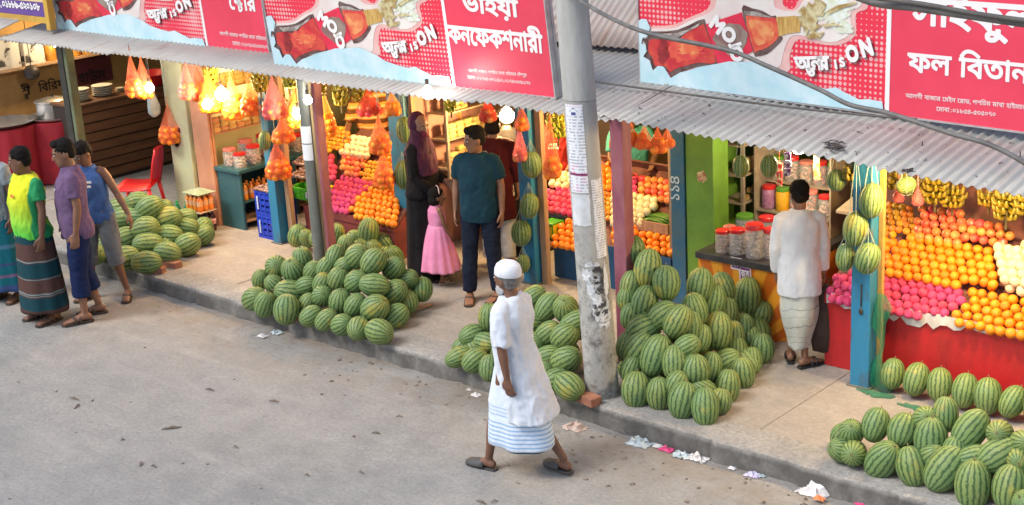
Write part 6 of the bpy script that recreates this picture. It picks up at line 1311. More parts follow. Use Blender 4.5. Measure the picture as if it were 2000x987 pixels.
for z, r in ((.22, .01), (.18, .03), (.08, .055), (-.02, .075), (-.10, .07), (-.14, .03)): rings.append([(P.x+r*(1+.25*math.sin(3*a+z*20))*math.cos(a), P.y+r*(1+.2*math.sin(4*a))*math.sin(a), P.z+z) for a in [2*PI*i/16 for i in range(16)]])
mb.loft(rings); mb.tube([(P.x, P.y, P.z+.2), (P.x, P.y, 2.3)], .003, 4); tag(mb.build('polythene_bundle', m_clr, smooth=True), 'crumpled clear polythene bags hung beside the left blue post', 'plastic bags')
# ================================================================== PEOPLE
def skin(name, c): return mat(name, c, tuple(q*.8 for q in c), 9, .5, .06, 60, spec=.4)
m_hair = mat('black_hair', (.009, .0075, .007), (.014, .012, .011), 40, .75, .5, 90, spec=.12)
m_eye = mat('eye_white', (.62, .58, .52), None, rough=.3); m_iris = mat('eye_dark', (.012, .008, .006), None, rough=.25)
def mb_from(me):
    mb = MB(); mb.v = [tuple(v.co) for v in me.vertices]; mb.f = [tuple(p.vertices) for p in me.polygons]; mb.m = [0]*len(mb.f); return mb
def remesh(mb, vox, it=4, fac=.5):
    me = bpy.data.meshes.new('tmp'); me.from_pydata(mb.v, [], mb.f); o = bpy.data.objects.new('tmp', me); COL.objects.link(o)
    r = o.modifiers.new('r', 'REMESH'); r.mode = 'VOXEL'; r.voxel_size = vox; s = o.modifiers.new('s', 'SMOOTH'); s.iterations = it; s.factor = fac
    bpy.context.view_layer.update(); dg = bpy.context.evaluated_depsgraph_get(); m2 = bpy.data.meshes.new_from_object(o.evaluated_get(dg)); bpy.data.objects.remove(o); bpy.data.meshes.remove(me); return m2
def fold(me, amp, sc, seed=0):
    n = len(me.vertices); co = np.empty(n*3); me.vertices.foreach_get('co', co); no = np.empty(n*3); me.vertices.foreach_get('normal', no); co = co.reshape(-1, 3); no = no.reshape(-1, 3)
    def f(c):
        a = noise.noise(Vector((c[0]*sc[0]+seed, c[1]*sc[1], c[2]*sc[2]))); b = noise.noise(Vector((c[0]*sc[0]*1.7+c[2]*6, c[1]*sc[1]*1.7+seed, c[2]*sc[2]*1.5-c[0]*5)))
        return a+1.1*(.32-abs(b))
    h = np.array([f(c) for c in co])
    co += no*(h*amp)[:, None]; me.vertices.foreach_set('co', co.ravel()); me.update()
def finish(me, name, mats, parent):
    for m in (mats if isinstance(mats, list) else [mats]): me.materials.append(m)
    me.polygons.foreach_set('use_smooth', [True]*len(me.polygons)); me.name = name; o = bpy.data.objects.new(name, me); COL.objects.link(o); o.parent = parent; return o
class Person:
    def __init__(s, foot, heading, H, skin_m, label, group=None, lean=(0, 0), head=(0, 0, 0), arms=None, legs=None, girth=1.0, shw=1.0):
        s.k = H/1.70; k = s.k; rz = math.atan2(-heading[0], heading[1])
        s.t = thing('person', foot, label, 'person', group, rz); s.skin = skin_m; s.lean = lean; s.g = girth
        L = lambda z: Vector((lean[0]*max(0, z-.9), lean[1]*max(0, z-.9), 0)); s.L = L; s.shw = shw
        A = dict(Lu=(-.16, -.03, -1), Lf=(-.05, .22, -1), Ru=(.16, -.03, -1), Rf=(.05, .22, -1)); A.update(arms or {})
        G = dict(Lk=(-.10, .03, .48), La=(-.105, -.03, .085), Rk=(.10, .03, .48), Ra=(.105, -.03, .085), Lt=-8, Rt=8); G.update(legs or {}); s.G = G
        s.sh = {}; s.el = {}; s.wr = {}; s.hd = {}
        for q, sg in (('L', -1), ('R', 1)):
            S = Vector((sg*.178*shw, -.005, 1.385))+L(1.385); u = Vector(A[q+'u']).normalized(); f = Vector(A[q+'f']).normalized()
            E = S+u*.275; W = E+f*.245; s.sh[q], s.el[q], s.wr[q], s.hd[q] = S, E, W, f
        s.nk = Vector((0, -.012, 1.425))+L(1.43); s.hc = Vector((0, .022, 1.575))+L(1.6)
        s.hm = Matrix.Translation(s.hc) @ Matrix.Rotation(R_(head[0]), 4, 'Z') @ Matrix.Rotation(R_(head[1]), 4, 'X') @ Matrix.Rotation(R_(head[2]), 4, 'Y')
        s.fingers = True
    def sc(s, mb): mb.v = [tuple(Vector(v)*s.k) for v in mb.v]; return mb
    def head_pts(s, prof, n=20):
        return [[s.hm @ Vector((rx*math.cos(2*PI*i/n), ys+ry*math.sin(2*PI*i/n), z)) for i in range(n)] for z, rx, ry, ys in prof]
    def torso_rings(s, zs, off=0.0, n=24):
        P = [(.80, .145, .105, 0), (.90, .165, .118, 0), (.98, .155, .112, .004), (1.06, .145, .108, .006), (1.18, .158, .112, .004), (1.28, .166, .112, 0), (1.34, .156, .100, -.006), (1.385, .115, .078, -.01), (1.43, .068, .062, -.012)]
        zz = [p[0] for p in P]; out = []
        for z in zs:
            rx, ry, yo = [float(np.interp(z, zz, [p[i] for p in P])) for i in (1, 2, 3)]
            gg = s.g if z < 1.3 else 1+(s.g-1)*.3
            if s.g > 1 and 0.9 < z < 1.2: yo += (s.g-1)*.22
            rx = rx*gg*(s.shw if z > 1.2 else 1)+off; ry = ry*gg+off; l = s.L(z)
            out.append([Vector((rx*math.copysign(abs(math.cos(a))**.85, math.cos(a)), ry*math.copysign(abs(math.sin(a))**.85, math.sin(a))+yo, z))+l for a in [2*PI*i/n for i in range(n)]])
        return out
    def body(s, bare_legs=True, arms=True, face=True):
        mb = MB(); mb.loft(s.torso_rings([.80, .9, .98, 1.06, 1.18, 1.28, 1.34, 1.385, 1.43]))
        hd = [(-.120, .020, .022, .052), (-.108, .040, .042, .042), (-.08, .054, .062, .026), (-.05, .062, .078, .012), (-.01, .070, .090, 0), (.03, .074, .096, -.004), (.07, .070, .092, -.008), (.10, .054, .072, -.012), (.12, .030, .042, -.014), (.127, .008, .012, -.015)]
        mb.loft(s.head_pts(hd)); H = lambda *p: s.hm @ Vector(p)
        mb.tube([s.nk+Vector((0, 0, -.03)), s.nk+Vector((0, .002, .04)), H(0, -.015, -.03)], [.062, .054, .054], 16)
        mb.tube([H(0, .086, .022), H(0, .100, -.012), H(0, .104, -.030), H(0, .088, -.040)], [.008, .012, .016, .010], 8)
        R3 = s.hm.to_3x3()
        for sg in (-1, 1): mb.ell(H(sg*.073, -.008, -.012), (.011, .019, .031), 10, 8, R3)
        mb.ell(H(0, .082, -.062), (.024, .012, .010), 10, 6, R3); mb.ell(H(0, .083, .030), (.052, .012, .012), 12, 6, R3)
        for q, sg in (('L', -1), ('R', 1)):
            if arms:
                S, E, W, f = s.sh[q], s.el[q], s.wr[q], s.hd[q]
                mb.tube([S+Vector((-sg*.06, 0, .0)), S+Vector((-sg*.006, 0, -.016)), S+(E-S)*.35, E, E+(W-E)*.3, W], [.05, .052, .046, .037, .038, .025], 12)
                s.hand(mb, W, f, sg)
            hp = Vector((sg*.092, 0, .90)); K, A = Vector(s.G[q+'k']), Vector(s.G[q+'a'])
            mb.tube([hp+Vector((0, 0, .03)), hp+(K-hp)*.15, hp+(K-hp)*.6, K, K+(A-K)*.3, K+(A-K)*.75, A], [.085, .086, .068, .050, .053, .036, .031], 14)
            a = R_(s.G[q+'t']); fd = Vector((math.sin(a), math.cos(a), 0)); z0 = A.z-.085
            pt = lambda d, z: Vector((A.x, A.y, z0+z))+fd*d
            mb.tube([pt(-.058, .035), pt(-.035, .040), pt(0, .050), pt(.05, .042), pt(.11, .028), pt(.165, .018), pt(.195, .013)], [(.022, .022), (.032, .034), (.036, .042), (.040, .034), (.046, .024), (.046, .016), (.030, .010)], 12)
            for i in range(5): mb.ell(pt(.19+.012*(2-abs(i-1.2))*.5, .013)+Vector((fd.y, -fd.x, 0))*((i-2)*.018*(-sg)), (.010, .014, .009), 8, 6)
        s.sc(mb); me = remesh(mb, .0085*s.k, 3, .45)
        m2 = mb_from(me); bpy.data.meshes.remove(me)
        if face:
            ex = MB()
            for sg in (-1, 1):
                ex.ell(H(sg*.030, .086, .008), (.0135, .008, .0065), 10, 6, R3, 1); ex.ell(H(sg*.030, .0925, .008), (.0062, .004, .0060), 8, 6, R3, 2)
                ex.tube([H(sg*.014, .092, .026), H(sg*.032, .094, .031), H(sg*.050, .082, .025)], [(.003, .004), (.004, .005), (.002, .003)], 6, 2)
            ex.ell(H(0, .092, -.064), (.021, .006, .0055), 10, 6, R3, 3)
            s.sc(ex); o = len(m2.v); m2.v += ex.v; m2.f += [tuple(i+o for i in f) for f in ex.f]; m2.m += ex.m
        lip = mat('lips_'+s.skin.name, (.20, .07, .055), None, rough=.5)
        b = m2.build('body', [s.skin, m_eye, m_iris, lip], s.t, smooth=True, world=False); s.bodyo = b; return b
    def hand(s, mb, W, f, sg):
        f = f.normalized(); side = Vector((0, 1, 0)); side = (side-f*side.dot(f)).normalized(); nrm = f.cross(side)*sg      # palm faces the thigh
        if nrm.x*sg > 0: nrm = -nrm
        mb.tube([W-f*.01, W+f*.02, W+f*.06, W+f*.09], [(.020, .024), (.018, .034), (.016, .040), (.013, .038)], 10) if False else None
        def pt(a, b, c): return W+f*a+side*b+nrm*c
        rings = [[pt(a, b*math.cos(t), c*math.sin(t)) for t in [2*PI*i/12 for i in range(12)]] for a, b, c in ((-.012, .024, .020), (.02, .033, .018), (.06, .041, .016), (.088, .039, .013))]
        mb.loft(rings)
        for i, (o, l) in enumerate(((.031, .070), (.0105, .078), (-.0105, .073), (-.031, .058))):
            a0 = .085; mb.tube([pt(a0-.015, o, 0), pt(a0+l*.45, o*1.15, .010), pt(a0+l*.78, o*1.15, .026), pt(a0+l*.92, o*1.12, .044)], [.0095, .0090, .0082, .0068], 8)
        mb.tube([pt(.018, .026, .004), pt(.05, .055, .014), pt(.082, .060, .026), pt(.10, .056, .034)], [.014, .012, .0105, .008], 8)
    def hair(s, kind='short', m=m_hair):
        mb = MB(); R3 = s.hm.to_3x3(); H = lambda *p: s.hm @ Vector(p)
        mb.ell(H(0, -.016, .052), (.084, .098, .089), 20, 14, R3); mb.ell(H(0, -.040, .005), (.074, .068, .078), 16, 12, R3)
        if kind == 'quiff': mb.ell(H(0, .052, .105), (.056, .040, .034), 14, 10, R3)
        if kind == 'bob': mb.ell(H(0, -.030, -.03), (.088, .078, .085), 16, 12, R3); mb.ell(H(0, .048, .085), (.062, .036, .03), 12, 8, R3)
        s.sc(mb); me = remesh(mb, .009*s.k, 2); fold(me, .007*s.k, (38, 38, 26), 3); return finish(me, 'hair', m, s.t)
    def cap(s, m):
        prof = [(.036, .083, .104, -.014), (.040, .085, .106, -.014), (.085, .083, .103, -.016), (.115, .074, .092, -.018), (.140, .050, .064, -.02), (.147, .015, .02, -.02)]
        pr = [(z+.004, rx*1.07, ry*1.06, ys-.003) for z, rx, ry, ys in prof]; mb = MB(); mb.loft(s.head_pts(pr, 24)); s.sc(mb); o = mb.build('cap', m, s.t, smooth=True, world=False, angle=60); return o
    def beard(s, m):
        mb = MB(); R3 = s.hm.to_3x3(); H = lambda *p: s.hm @ Vector(p)
        mb.ell(H(0, .052, -.112), (.036, .036, .044), 14, 10, R3); mb.ell(H(.04, .03, -.075), (.028, .045, .045), 10, 8, R3); mb.ell(H(-.04, .03, -.075), (.028, .045, .045), 10, 8, R3)
        s.sc(mb); me = remesh(mb, .008*s.k, 2); fold(me, .006, (40, 40, 20)); return finish(me, 'beard', m, s.t)
    def shirt(s, m, hem=.82, sleeve=.55, loose=.022, flare=.012, amp=.0105, name='shirt', sway=(0, 0), collar=False, cut=None, vox=.011):
        zs = [hem, hem+.04, .98, 1.06, 1.18, 1.28, 1.34, 1.385, 1.43, 1.445]; zs = [z for z in zs if z >= hem]
        if zs[0] < .86: zs = [hem, (hem+.95)/2]+[z for z in zs if z > .95]
        R = s.torso_rings(zs, loose); n = len(R)
        for i, r in enumerate(R):
            z = zs[i]; f = max(0, (1.05-z)/.4); c = sum(r, Vector())/len(r)
            if z > 1.39: sh_ = .6
            R[i] = [c+(p-c)*(1+f*flare*6)+Vector((sway[0]*f, sway[1]*f, 0)) for p in r]
        mb = MB(); mb.loft(R)
        for q, sg in (('L', -1), ('R', 1)):
            if sleeve <= 0: 
                continue
            S, E, W = s.sh[q], s.el[q], s.wr[q]
            pts = [S+Vector((-sg*.10, 0, .0)), S+Vector((-sg*.045, 0, -.004)), S+Vector((-sg*.006, 0, -.018))]; rd = [.052, .062, .066]
            if sleeve <= 1: pts += [S+(E-S)*sleeve*.5, S+(E-S)*sleeve]; rd += [.066, .066]
            else: pts += [S+(E-S)*.5, E, E+(W-E)*(sleeve-1)*.5, E+(W-E)*(sleeve-1)]; rd += [.062, .056, .050, .044]
            mb.tube(pts, rd, 14)
        if collar:
            H = s.nk; mb.tube([H+Vector((0, 0, -.045)), H+Vector((0, .004, .034))], [.086, .070], 16)
        s.sc(mb); me = remesh(mb, vox*s.k, 4)
        fold(me, amp*s.k, (13, 13, 7), 5+hem*9); return finish(me, name, m, s.t)
    def skirt(s, m, top=1.0, bot=.10, rt=(.165, .125), rb=(.24, .21), pleats=9, amp=.012, name='lungi', shift=(0, 0), mid=None, n=72, rows=26, tw=0.0, dark=None):
        rings = []
        for j in range(rows+1):
            t = j/rows; z = top+(bot-top)*t; e = t**.8
            if mid is not None:
                tm, mx_, my_ = mid; 
                if t < tm: u = t/tm; rx, ry = rt[0]+(mx_-rt[0])*u, rt[1]+(my_-rt[1])*u
                else: u = (t-tm)/(1-tm); u = u*u*(3-2*u); rx, ry = mx_+(rb[0]-mx_)*u, my_+(rb[1]-my_)*u
            else: rx, ry = rt[0]+(rb[0]-rt[0])*e, rt[1]+(rb[1]-rt[1])*e
            ring = []
            for i in range(n):
                a = 2*PI*i/n; f = 1+amp*(.25+t)*5*(.6*math.sin(pleats*a+tw*t+1.3*math.sin(2*a))+.4*noise.noise(Vector((math.cos(a)*2.2, math.sin(a)*2.2, t*1.6+pleats))))
                l = s.L(z) if z > .9 else Vector((0, 0, 0))
                ring.append(Vector((rx*f*math.cos(a)+shift[0]*t, ry*f*math.sin(a)+shift[1]*t, z+.012*t*math.sin(3*a+pleats)))+l)
            rings.append(ring)
        mb = MB(); mb.loft(rings, cap=False); s.sc(mb); o = mb.build(name, m, s.t, smooth=True, world=False); sd = o.modifiers.new('thick', 'SOLIDIFY'); sd.thickness = .004; sd.offset = -1; return o
    def trousers(s, m, length=1.0, loose=.02, amp=.006, name='trousers', flat=None):
        mb = MB(); mb.loft(s.torso_rings([.82, .9, .98, 1.02], min(loose*.5, .010)))
        for q, sg in (('L', -1), ('R', 1)):
            hp = Vector((sg*.092, 0, .90)); K, A = Vector(s.G[q+'k']), Vector(s.G[q+'a'])
            pts = [hp+Vector((0, 0, .02)), hp+(K-hp)*.15, hp+(K-hp)*.6, K]; rd = [.088+loose*.4, .086+loose*.6, .070+loose, .054+loose]
            if length > .5: e = (length-.5)*2; pts += [K+(A-K)*e*.5, K+(A-K)*e]; rd += [.056+loose, .048+loose if e > .8 else .058+loose]
            else: pts = pts[:3]+[hp+(K-hp)*(length*2)] if length < .5 else pts
            mb.tube(pts, rd[:len(pts)], 16)
        s.sc(mb); me = remesh(mb, .010*s.k, 4); fold(me, amp*s.k, (12, 12, 14), 2); return finish(me, name, m, s.t)
    def sandals(s, m, strap=None, closed=False):
        for q, sg in (('L', -1), ('R', 1)):
            A = Vector(s.G[q+'a']); a = R_(s.G[q+'t']); fd = Vector((math.sin(a), math.cos(a), 0)); sd = Vector((fd.y, -fd.x, 0)); z0 = A.z-.085
            out = [(-.075, .0), (-.066, .030), (-.02, .036), (.06, .040), (.13, .052), (.19, .048), (.222, .02), (.222, -.02), (.19, -.048), (.13, -.052), (.06, -.040), (-.02, -.036), (-.066, -.030)]
            mb = MB(); fr = lambda x, y, z: (Vector((A.x, A.y, z0))+fd*x+sd*y+Vector((0, 0, z)))
            mb.prism(out, -.012, .008, fr=fr); s.sc(mb); o = mb.build('sandal', m, s.t, world=False, bevel=.003)
            mb = MB()
            if closed:
                rings = []
                for x, w_, h in ((.03, .047, .066), (.08, .052, .058), (.14, .054, .046), (.195, .048, .036), (.222, .02, .018)): rings.append([fr(x, w_*math.cos(t), .004+h*math.sin(t)) for t in np.linspace(0, PI, 12)])
                mb.loft(rings, cap=False, close=False); s.sc(mb); o2 = mb.build('upper', m, o, smooth=True, world=False); o2.modifiers.new('thick', 'SOLIDIFY').thickness = .004
            else:
                for x0 in (.055, .10):
                    mb.tube([fr(x0-.01, -.046, .0), fr(x0, -.034, .048), fr(x0+.01, 0, .062 if x0 < .08 else .052), fr(x0, .034, .048), fr(x0-.01, .046, .0)], [(.006, .016)]*5, 8)
                s.sc(mb); mb.build('strap', strap or m, o, smooth=True, world=False)
    def hold(s, q): return s.t.matrix_basis @ ((s.wr[q]+s.hd[q]*.10)*s.k)
def band_mat(name, bands, base, noise_s=30, rough=.85, tweak=0.0):
    """bands: [(z0, z1, colour)] woven stripes by height on the garment."""
    m = bpy.data.materials.new(name); m.use_nodes = True; nt = m.node_tree; L = nt.links.new; b = base_of(m); tc = nd(nt, 'ShaderNodeTexCoord'); sx = nd(nt, 'ShaderNodeSeparateXYZ'); L(tc.outputs['Object'], sx.inputs[0])
    n = nd(nt, 'ShaderNodeTexNoise'); n.inputs['Scale'].default_value = 6; L(tc.outputs['Object'], n.inputs[0]); ad = nd(nt, 'ShaderNodeMath', operation='MULTIPLY_ADD'); L(n.outputs[0], ad.inputs[0]); ad.inputs[1].default_value = .03+tweak; L(sx.outputs[2], ad.inputs[2]); z = ad.outputs[0]
    c = nd(nt, 'ShaderNodeRGB'); c.outputs[0].default_value = (*base, 1); out = c.outputs[0]
    for z0, z1, col in bands:
        d = nd(nt, 'ShaderNodeMath', operation='SUBTRACT'); L(z, d.inputs[0]); d.inputs[1].default_value = (z0+z1)/2; a = nd(nt, 'ShaderNodeMath', operation='ABSOLUTE'); L(d.outputs[0], a.inputs[0])
        r = nd(nt, 'ShaderNodeMapRange'); r.inputs[1].default_value = (z1-z0)/2+.004; r.inputs[2].default_value = (z1-z0)/2-.004; L(a.outputs[0], r.inputs[0])
        mx = nd(nt, 'ShaderNodeMix', data_type='RGBA'); L(r.outputs[0], mx.inputs[0]); L(out, mx.inputs[6]); mx.inputs[7].default_value = (*col, 1); out = mx.outputs[2]
    n2 = nd(nt, 'ShaderNodeTexNoise'); n2.inputs['Scale'].default_value = noise_s; n2.inputs['Detail'].default_value = 4; L(tc.outputs['Object'], n2.inputs[0]); hs = nd(nt, 'ShaderNodeHueSaturation'); r = nd(nt, 'ShaderNodeMapRange'); r.inputs[3].default_value = .8; r.inputs[4].default_value = 1.2; L(n2.outputs[0], r.inputs[0]); L(r.outputs[0], hs.inputs['Value']); L(out, hs.inputs['Color'])
    L(hs.outputs[0], b.inputs['Base Color']); b.inputs['Roughness'].default_value = rough; b.inputs['Specular IOR Level'].default_value = .15; return m
def cloth(name, c, c2=None): return mat(name, c, c2 or tuple(q*.86 for q in c), 7, .88, .12, 220, spec=.15)
sk1 = skin('skin_brown', (.25, .125, .075)); sk2 = skin('skin_dark', (.19, .092, .056)); sk3 = skin('skin_light_brown', (.31, .16, .10))
LEFT = Vector((-.737, -.676, 0)); TOC = Vector((.676, -.737, 0)); gp_ = 'people standing at the left'
m_sand = mat('sandal_brown', (.055, .035, .025), None, rough=.7); m_sandb = mat('sandal_black', (.025, .025, .027), None, rough=.55); m_crocs = mat('clog_grey', (.055, .055, .055), None, rough=.6)
def F0(x, y, z=0.0): p = gz(x, y, z); return (p.x, p.y, z+.012)
# --- man in the yellow-green T-shirt
def gmat():
    m = bpy.data.materials.new('yellow_green_shirt'); m.use_nodes = True; nt = m.node_tree; L = nt.links.new; b = base_of(m); tc = nd(nt, 'ShaderNodeTexCoord'); sx = nd(nt, 'ShaderNodeSeparateXYZ'); L(tc.outputs['Object'], sx.inputs[0])
    r = nd(nt, 'ShaderNodeMapRange'); r.inputs[1].default_value = .92; r.inputs[2].default_value = 1.30; L(sx.outputs[2], r.inputs[0]); mx = nd(nt, 'ShaderNodeMix', data_type='RGBA'); L(r.outputs[0], mx.inputs[0]); mx.inputs[6].default_value = (.10, .58, .05, 1); mx.inputs[7].default_value = (.62, .66, .01, 1)
    a = nd(nt, 'ShaderNodeMath', operation='ABSOLUTE'); L(sx.outputs[0], a.inputs[0]); r2 = nd(nt, 'ShaderNodeMapRange'); r2.inputs[1].default_value = .182; r2.inputs[2].default_value = .19; L(a.outputs[0], r2.inputs[0]); m2 = nd(nt, 'ShaderNodeMix', data_type='RGBA'); L(r2.outputs[0], m2.inputs[0]); L(mx.outputs[2], m2.inputs[6]); m2.inputs[7].default_value = (.01, .25, .08, 1)
    L(m2.outputs[2], b.inputs['Base Color']); b.inputs['Roughness'].default_value = .85; return m
p = Person(F0(93, 624), LEFT*.72+TOC*.70, 1.76, sk2, 'man in a bright yellow and green shirt and striped brown and teal lungi', gp_, head=(-34, -6, 0), girth=1.10, shw=1.03, arms=dict(Lu=(-.22, .02, -1), Lf=(.0, .18, -1), Ru=(.20, -.02, -1), Rf=(-.05, .15, -1)))
p.body(); p.hair(); p.shirt(gmat(), .84, .62, .026, .012); p.sandals(m_sand)
DB, TB = (.085, .045, .038), (.010, .048, .062)
p.skirt(band_mat('lungi_brown_teal', [(.08, .16, DB), (.17, .30, TB), (.335, .345, (.22, .30, .30)), (.50, .65, TB), (.66, .67, (.22, .30, .30)), (.485, .492, (.20, .28, .28)), (.315, .322, (.2, .28, .28)), (.84, .92, TB)], DB), 1.0, .11, (.175, .14), (.25, .215), 7, .010)
mb = MB(); mb.prism(blob(.02, 1.27, .03, .018, 10, 3), 0, .002, fr=lambda a, b, z: Vector((a-.05, .170+z, b))); p.sc(mb); mb.build('chest_print', mat('orange_print', (.70, .20, .05), None), p.t, world=False)
# --- man in the violet polo shirt
p = Person(F0(178, 622), LEFT*.92+TOC*.30, 1.82, sk1, 'man in a dusty violet polo shirt and navy three-quarter trousers looking left', gp_, head=(5, -10, 0), girth=1.06, arms=dict(Lu=(-.10, -.06, -1), Lf=(-.02, .20, -1), Ru=(.14, .05, -1), Rf=(0, .3, -1)), legs=dict(Lk=(-.085, .05, .48), La=(-.085, .05, .085), Rk=(.10, .0, .48), Ra=(.11, -.09, .085), Lt=-5, Rt=10))
p.body(); p.hair('quiff'); p.shirt(cloth('violet_polo', (.155, .095, .18), (.125, .08, .155)), .80, .68, .024, .010, collar=True); p.trousers(cloth('navy_cloth_trousers', (.012, .022, .075)), .80, .028); p.sandals(m_sand)
mb = MB(); mb.ell((-.09, .146, 1.27), (.009, .006, .014), 8, 6); p.sc(mb); mb.build('chest_badge', m_white, p.t, world=False)
# --- boy in the blue tank top
p = Person(F0(212, 582), TOC*.9+LEFT*.05, 1.66, sk2, 'young man in a blue sleeveless top and grey shorts behind the violet polo', gp_, lean=(.05, .03), head=(-32, -26, 0), shw=.92, arms=dict(Lu=(.55, .10, -1), Lf=(.42, .18, -1), Ru=(-.05, .1, -1), Rf=(-.3, .35, -.8)) if False else dict(Ru=(-.1, .1, -1), Lu=(-.2, .05, -1), Lf=(.1, .2, -1), Rf=(0, .2, -1)), legs=dict(Lk=(-.15, .06, .48), La=(-.22, .02, .085), Rk=(.13, .02, .48), Ra=(.17, -.02, .085), Lt=-10, Rt=45))
p.el['L'] = p.sh['L']+Vector((-.12, .02, -.245)); p.wr['L'] = p.el['L']+Vector((-.11, .06, -.215)); p.hd['L'] = Vector((-.3, .15, -1)).normalized()
p.body(); p.hair(); p.shirt(cloth('blue_tank', (.06, .13, .34), (.045, .10, .27)), .84, 0, .020, .006, name='tank_top'); p.trousers(cloth('grey_shorts', (.17, .18, .19), (.12, .13, .14)), .62, .032, name='shorts'); p.sandals(m_sand)
mb = MB()
for i in range(2): mb.bx(-.07+.01*i, .07-.015*i, .139, .142, 1.285-.045*i, 1.31-.045*i)
mb.v = [tuple(Vector(v)+p.L(1.29)) for v in mb.v]; p.sc(mb); mb.build('chest_print', m_white, p.t, world=False)
# --- man cut by the left edge
p = Person(F0(20, 584), LEFT*.4+TOC*.9, 1.74, sk2, 'man in a grey shirt and teal lungi cut by the left edge', gp_, head=(-20, -5, 0))
p.body(); p.hair(); p.shirt(cloth('grey_shirt', (.28, .32, .34)), .80, .62, .03); p.sandals(m_sand)
p.skirt(band_mat('lungi_teal', [(.10, .22, (.05, .09, .22)), (.30, .33, (.20, .12, .22)), (.60, .64, (.08, .20, .30)), (.42, .45, (.05, .09, .2))], (.012, .14, .18)), 1.0, .12, (.18, .14), (.25, .21), 8, .012)
# --- walking man in white
m_wcloth = mat('white_cotton', (.66, .70, .76), (.58, .63, .70), 5, .9, .1, 200, spec=.1)
p = Person(F0(1018, 922), (-1, -.16, 0), 1.60, sk2, 'bearded old man in white tunic, cap and blue-edged lungi walking along the road', lean=(0, .015), head=(-6, 2, 0), girth=1.02, arms=dict(Lu=(-.20, -.16, -1), Lf=(-.03, -.16, -1), Ru=(.14, .15, -1), Rf=(0, .4, -1)), legs=dict(Lk=(-.08, .16, .47), La=(-.07, .25, .085), Rk=(.10, -.08, .47), Ra=(.12, -.33, .105), Lt=4, Rt=14))
p.body(); p.hair('short', mat('grey_hair', (.10, .095, .09), (.2, .19, .18), 40, .6)); p.cap(mat('white_cap', (.74, .76, .80), (.66, .68, .72), 30, .9, .3, 120)); p.beard(mat('white_beard', (.50, .49, .47), (.36, .35, .34), 40, .9))
p.shirt(m_wcloth, .49, 1.0, .026, .040, .014, 'tunic', sway=(.01, -.10), collar=True, vox=.012)
LB = (.24, .40, .62)
p.skirt(band_mat('lungi_white_blue', [(.275+.032*i, .286+.032*i, LB) for i in range(6)]+[(.236, .250, (.06, .08, .11))]+[(.50, .508, LB), (.53, .536, LB), (.56, .566, LB)], (.62, .70, .80), tweak=-.02), .95, .255, (.16, .135), (.20, .285), 6, .012, shift=(.0, -.02), mid=(.5, .18, .25))
p.sandals(m_crocs, closed=True)
# --- veiled woman
m_black = cloth('black_cloth', (.014, .012, .013), (.008, .007, .008))
p = Person(F0(838, 541, G0), -LEFT*.95+TOC*.42, 1.66, sk3, 'veiled woman in a black robe and purple headscarf facing the man in teal', 'people in the shop passage', head=(-24, -4, 0), shw=.9, arms=dict(Lu=(-.15, .05, -1), Lf=(.25, .75, -.5), Ru=(.12, .06, -1), Rf=(-.20, .6, -.6)))
p.body(); p.shirt(m_black, .86, 1.9, .034, .02, .008, 'robe_top'); p.skirt(m_black, 1.08, .02, (.165, .135), (.235, .21), 8, .010, 'robe_skirt'); p.sandals(m_sandb)
m_scarf = mat('purple_scarf', (.090, .026, .058), (.066, .019, .042), 6, .85, .2, 60, spec=.2)
mb = MB(); R3 = p.hm.to_3x3(); Hh = lambda *q: p.hm @ Vector(q)
mb.ell(Hh(0, -.040, .025), (.095, .100, .122), 20, 14, R3); mb.ell(Hh(0, -.030, -.085), (.090, .085, .085), 16, 10, R3)
mb.loft([[Vector((rx*math.cos(a), yo+ry*math.sin(a), z)) for a in [2*PI*i/24 for i in range(24)]] for z, rx, ry, yo in ((1.10, .165, .06, .10), (1.16, .19, .135, .03), (1.26, .205, .150, .01), (1.34, .205, .135, 0), (1.41, .16, .115, .005), (1.48, .105, .10, .012), (1.54, .095, .098, .012))])
p.sc(mb); me = remesh(mb, .010, 4); fold(me, .010, (18, 18, 6)); finish(me, 'headscarf', m_scarf, p.t)
mb = MB(); mb.ell(Hh(0, .052, -.055), (.058, .058, .052), 14, 10, R3); p.sc(mb); mb.build('face_mask', mat('maroon_mask', (.16, .014, .035), None, rough=.8), p.t, smooth=True, world=False)
# --- little girl
p = Person(F0(862, 553, G0), -LEFT*.8-TOC*.45, .94, sk1, 'little girl in a pink sleeveless dress standing between the couple', 'people in the shop passage', head=(-10, -4, 0), shw=.86, arms=dict(Lu=(-.18, .1, -1), Lf=(.1, .3, -1), Ru=(.15, .15, -1), Rf=(0, .4, -1)))
p.hm = p.hm @ Matrix.Scale(1.42, 4); p.body(); p.hair('bob')
m_dress = cloth('pink_dress', (.72, .27, .43), (.66, .22, .38)); p.shirt(m_dress, 1.02, 0, .028, 0, .006, 'dress_bodice'); p.skirt(m_dress, 1.08, .26, (.165, .135), (.40, .35), 11, .016, 'dress_skirt'); p.sandals(mat('beige_shoe', (.45, .34, .28), None, rough=.7))
mb = MB(); mb.tube([p.hm @ Vector((.095*math.cos(a), .01, .03+.118*math.sin(a))) for a in np.linspace(.3, PI-.3, 12)], .009, 6); p.sc(mb); mb.build('hair_band', mat('pale_band', (.75, .55, .50), None), p.t, smooth=True, world=False)
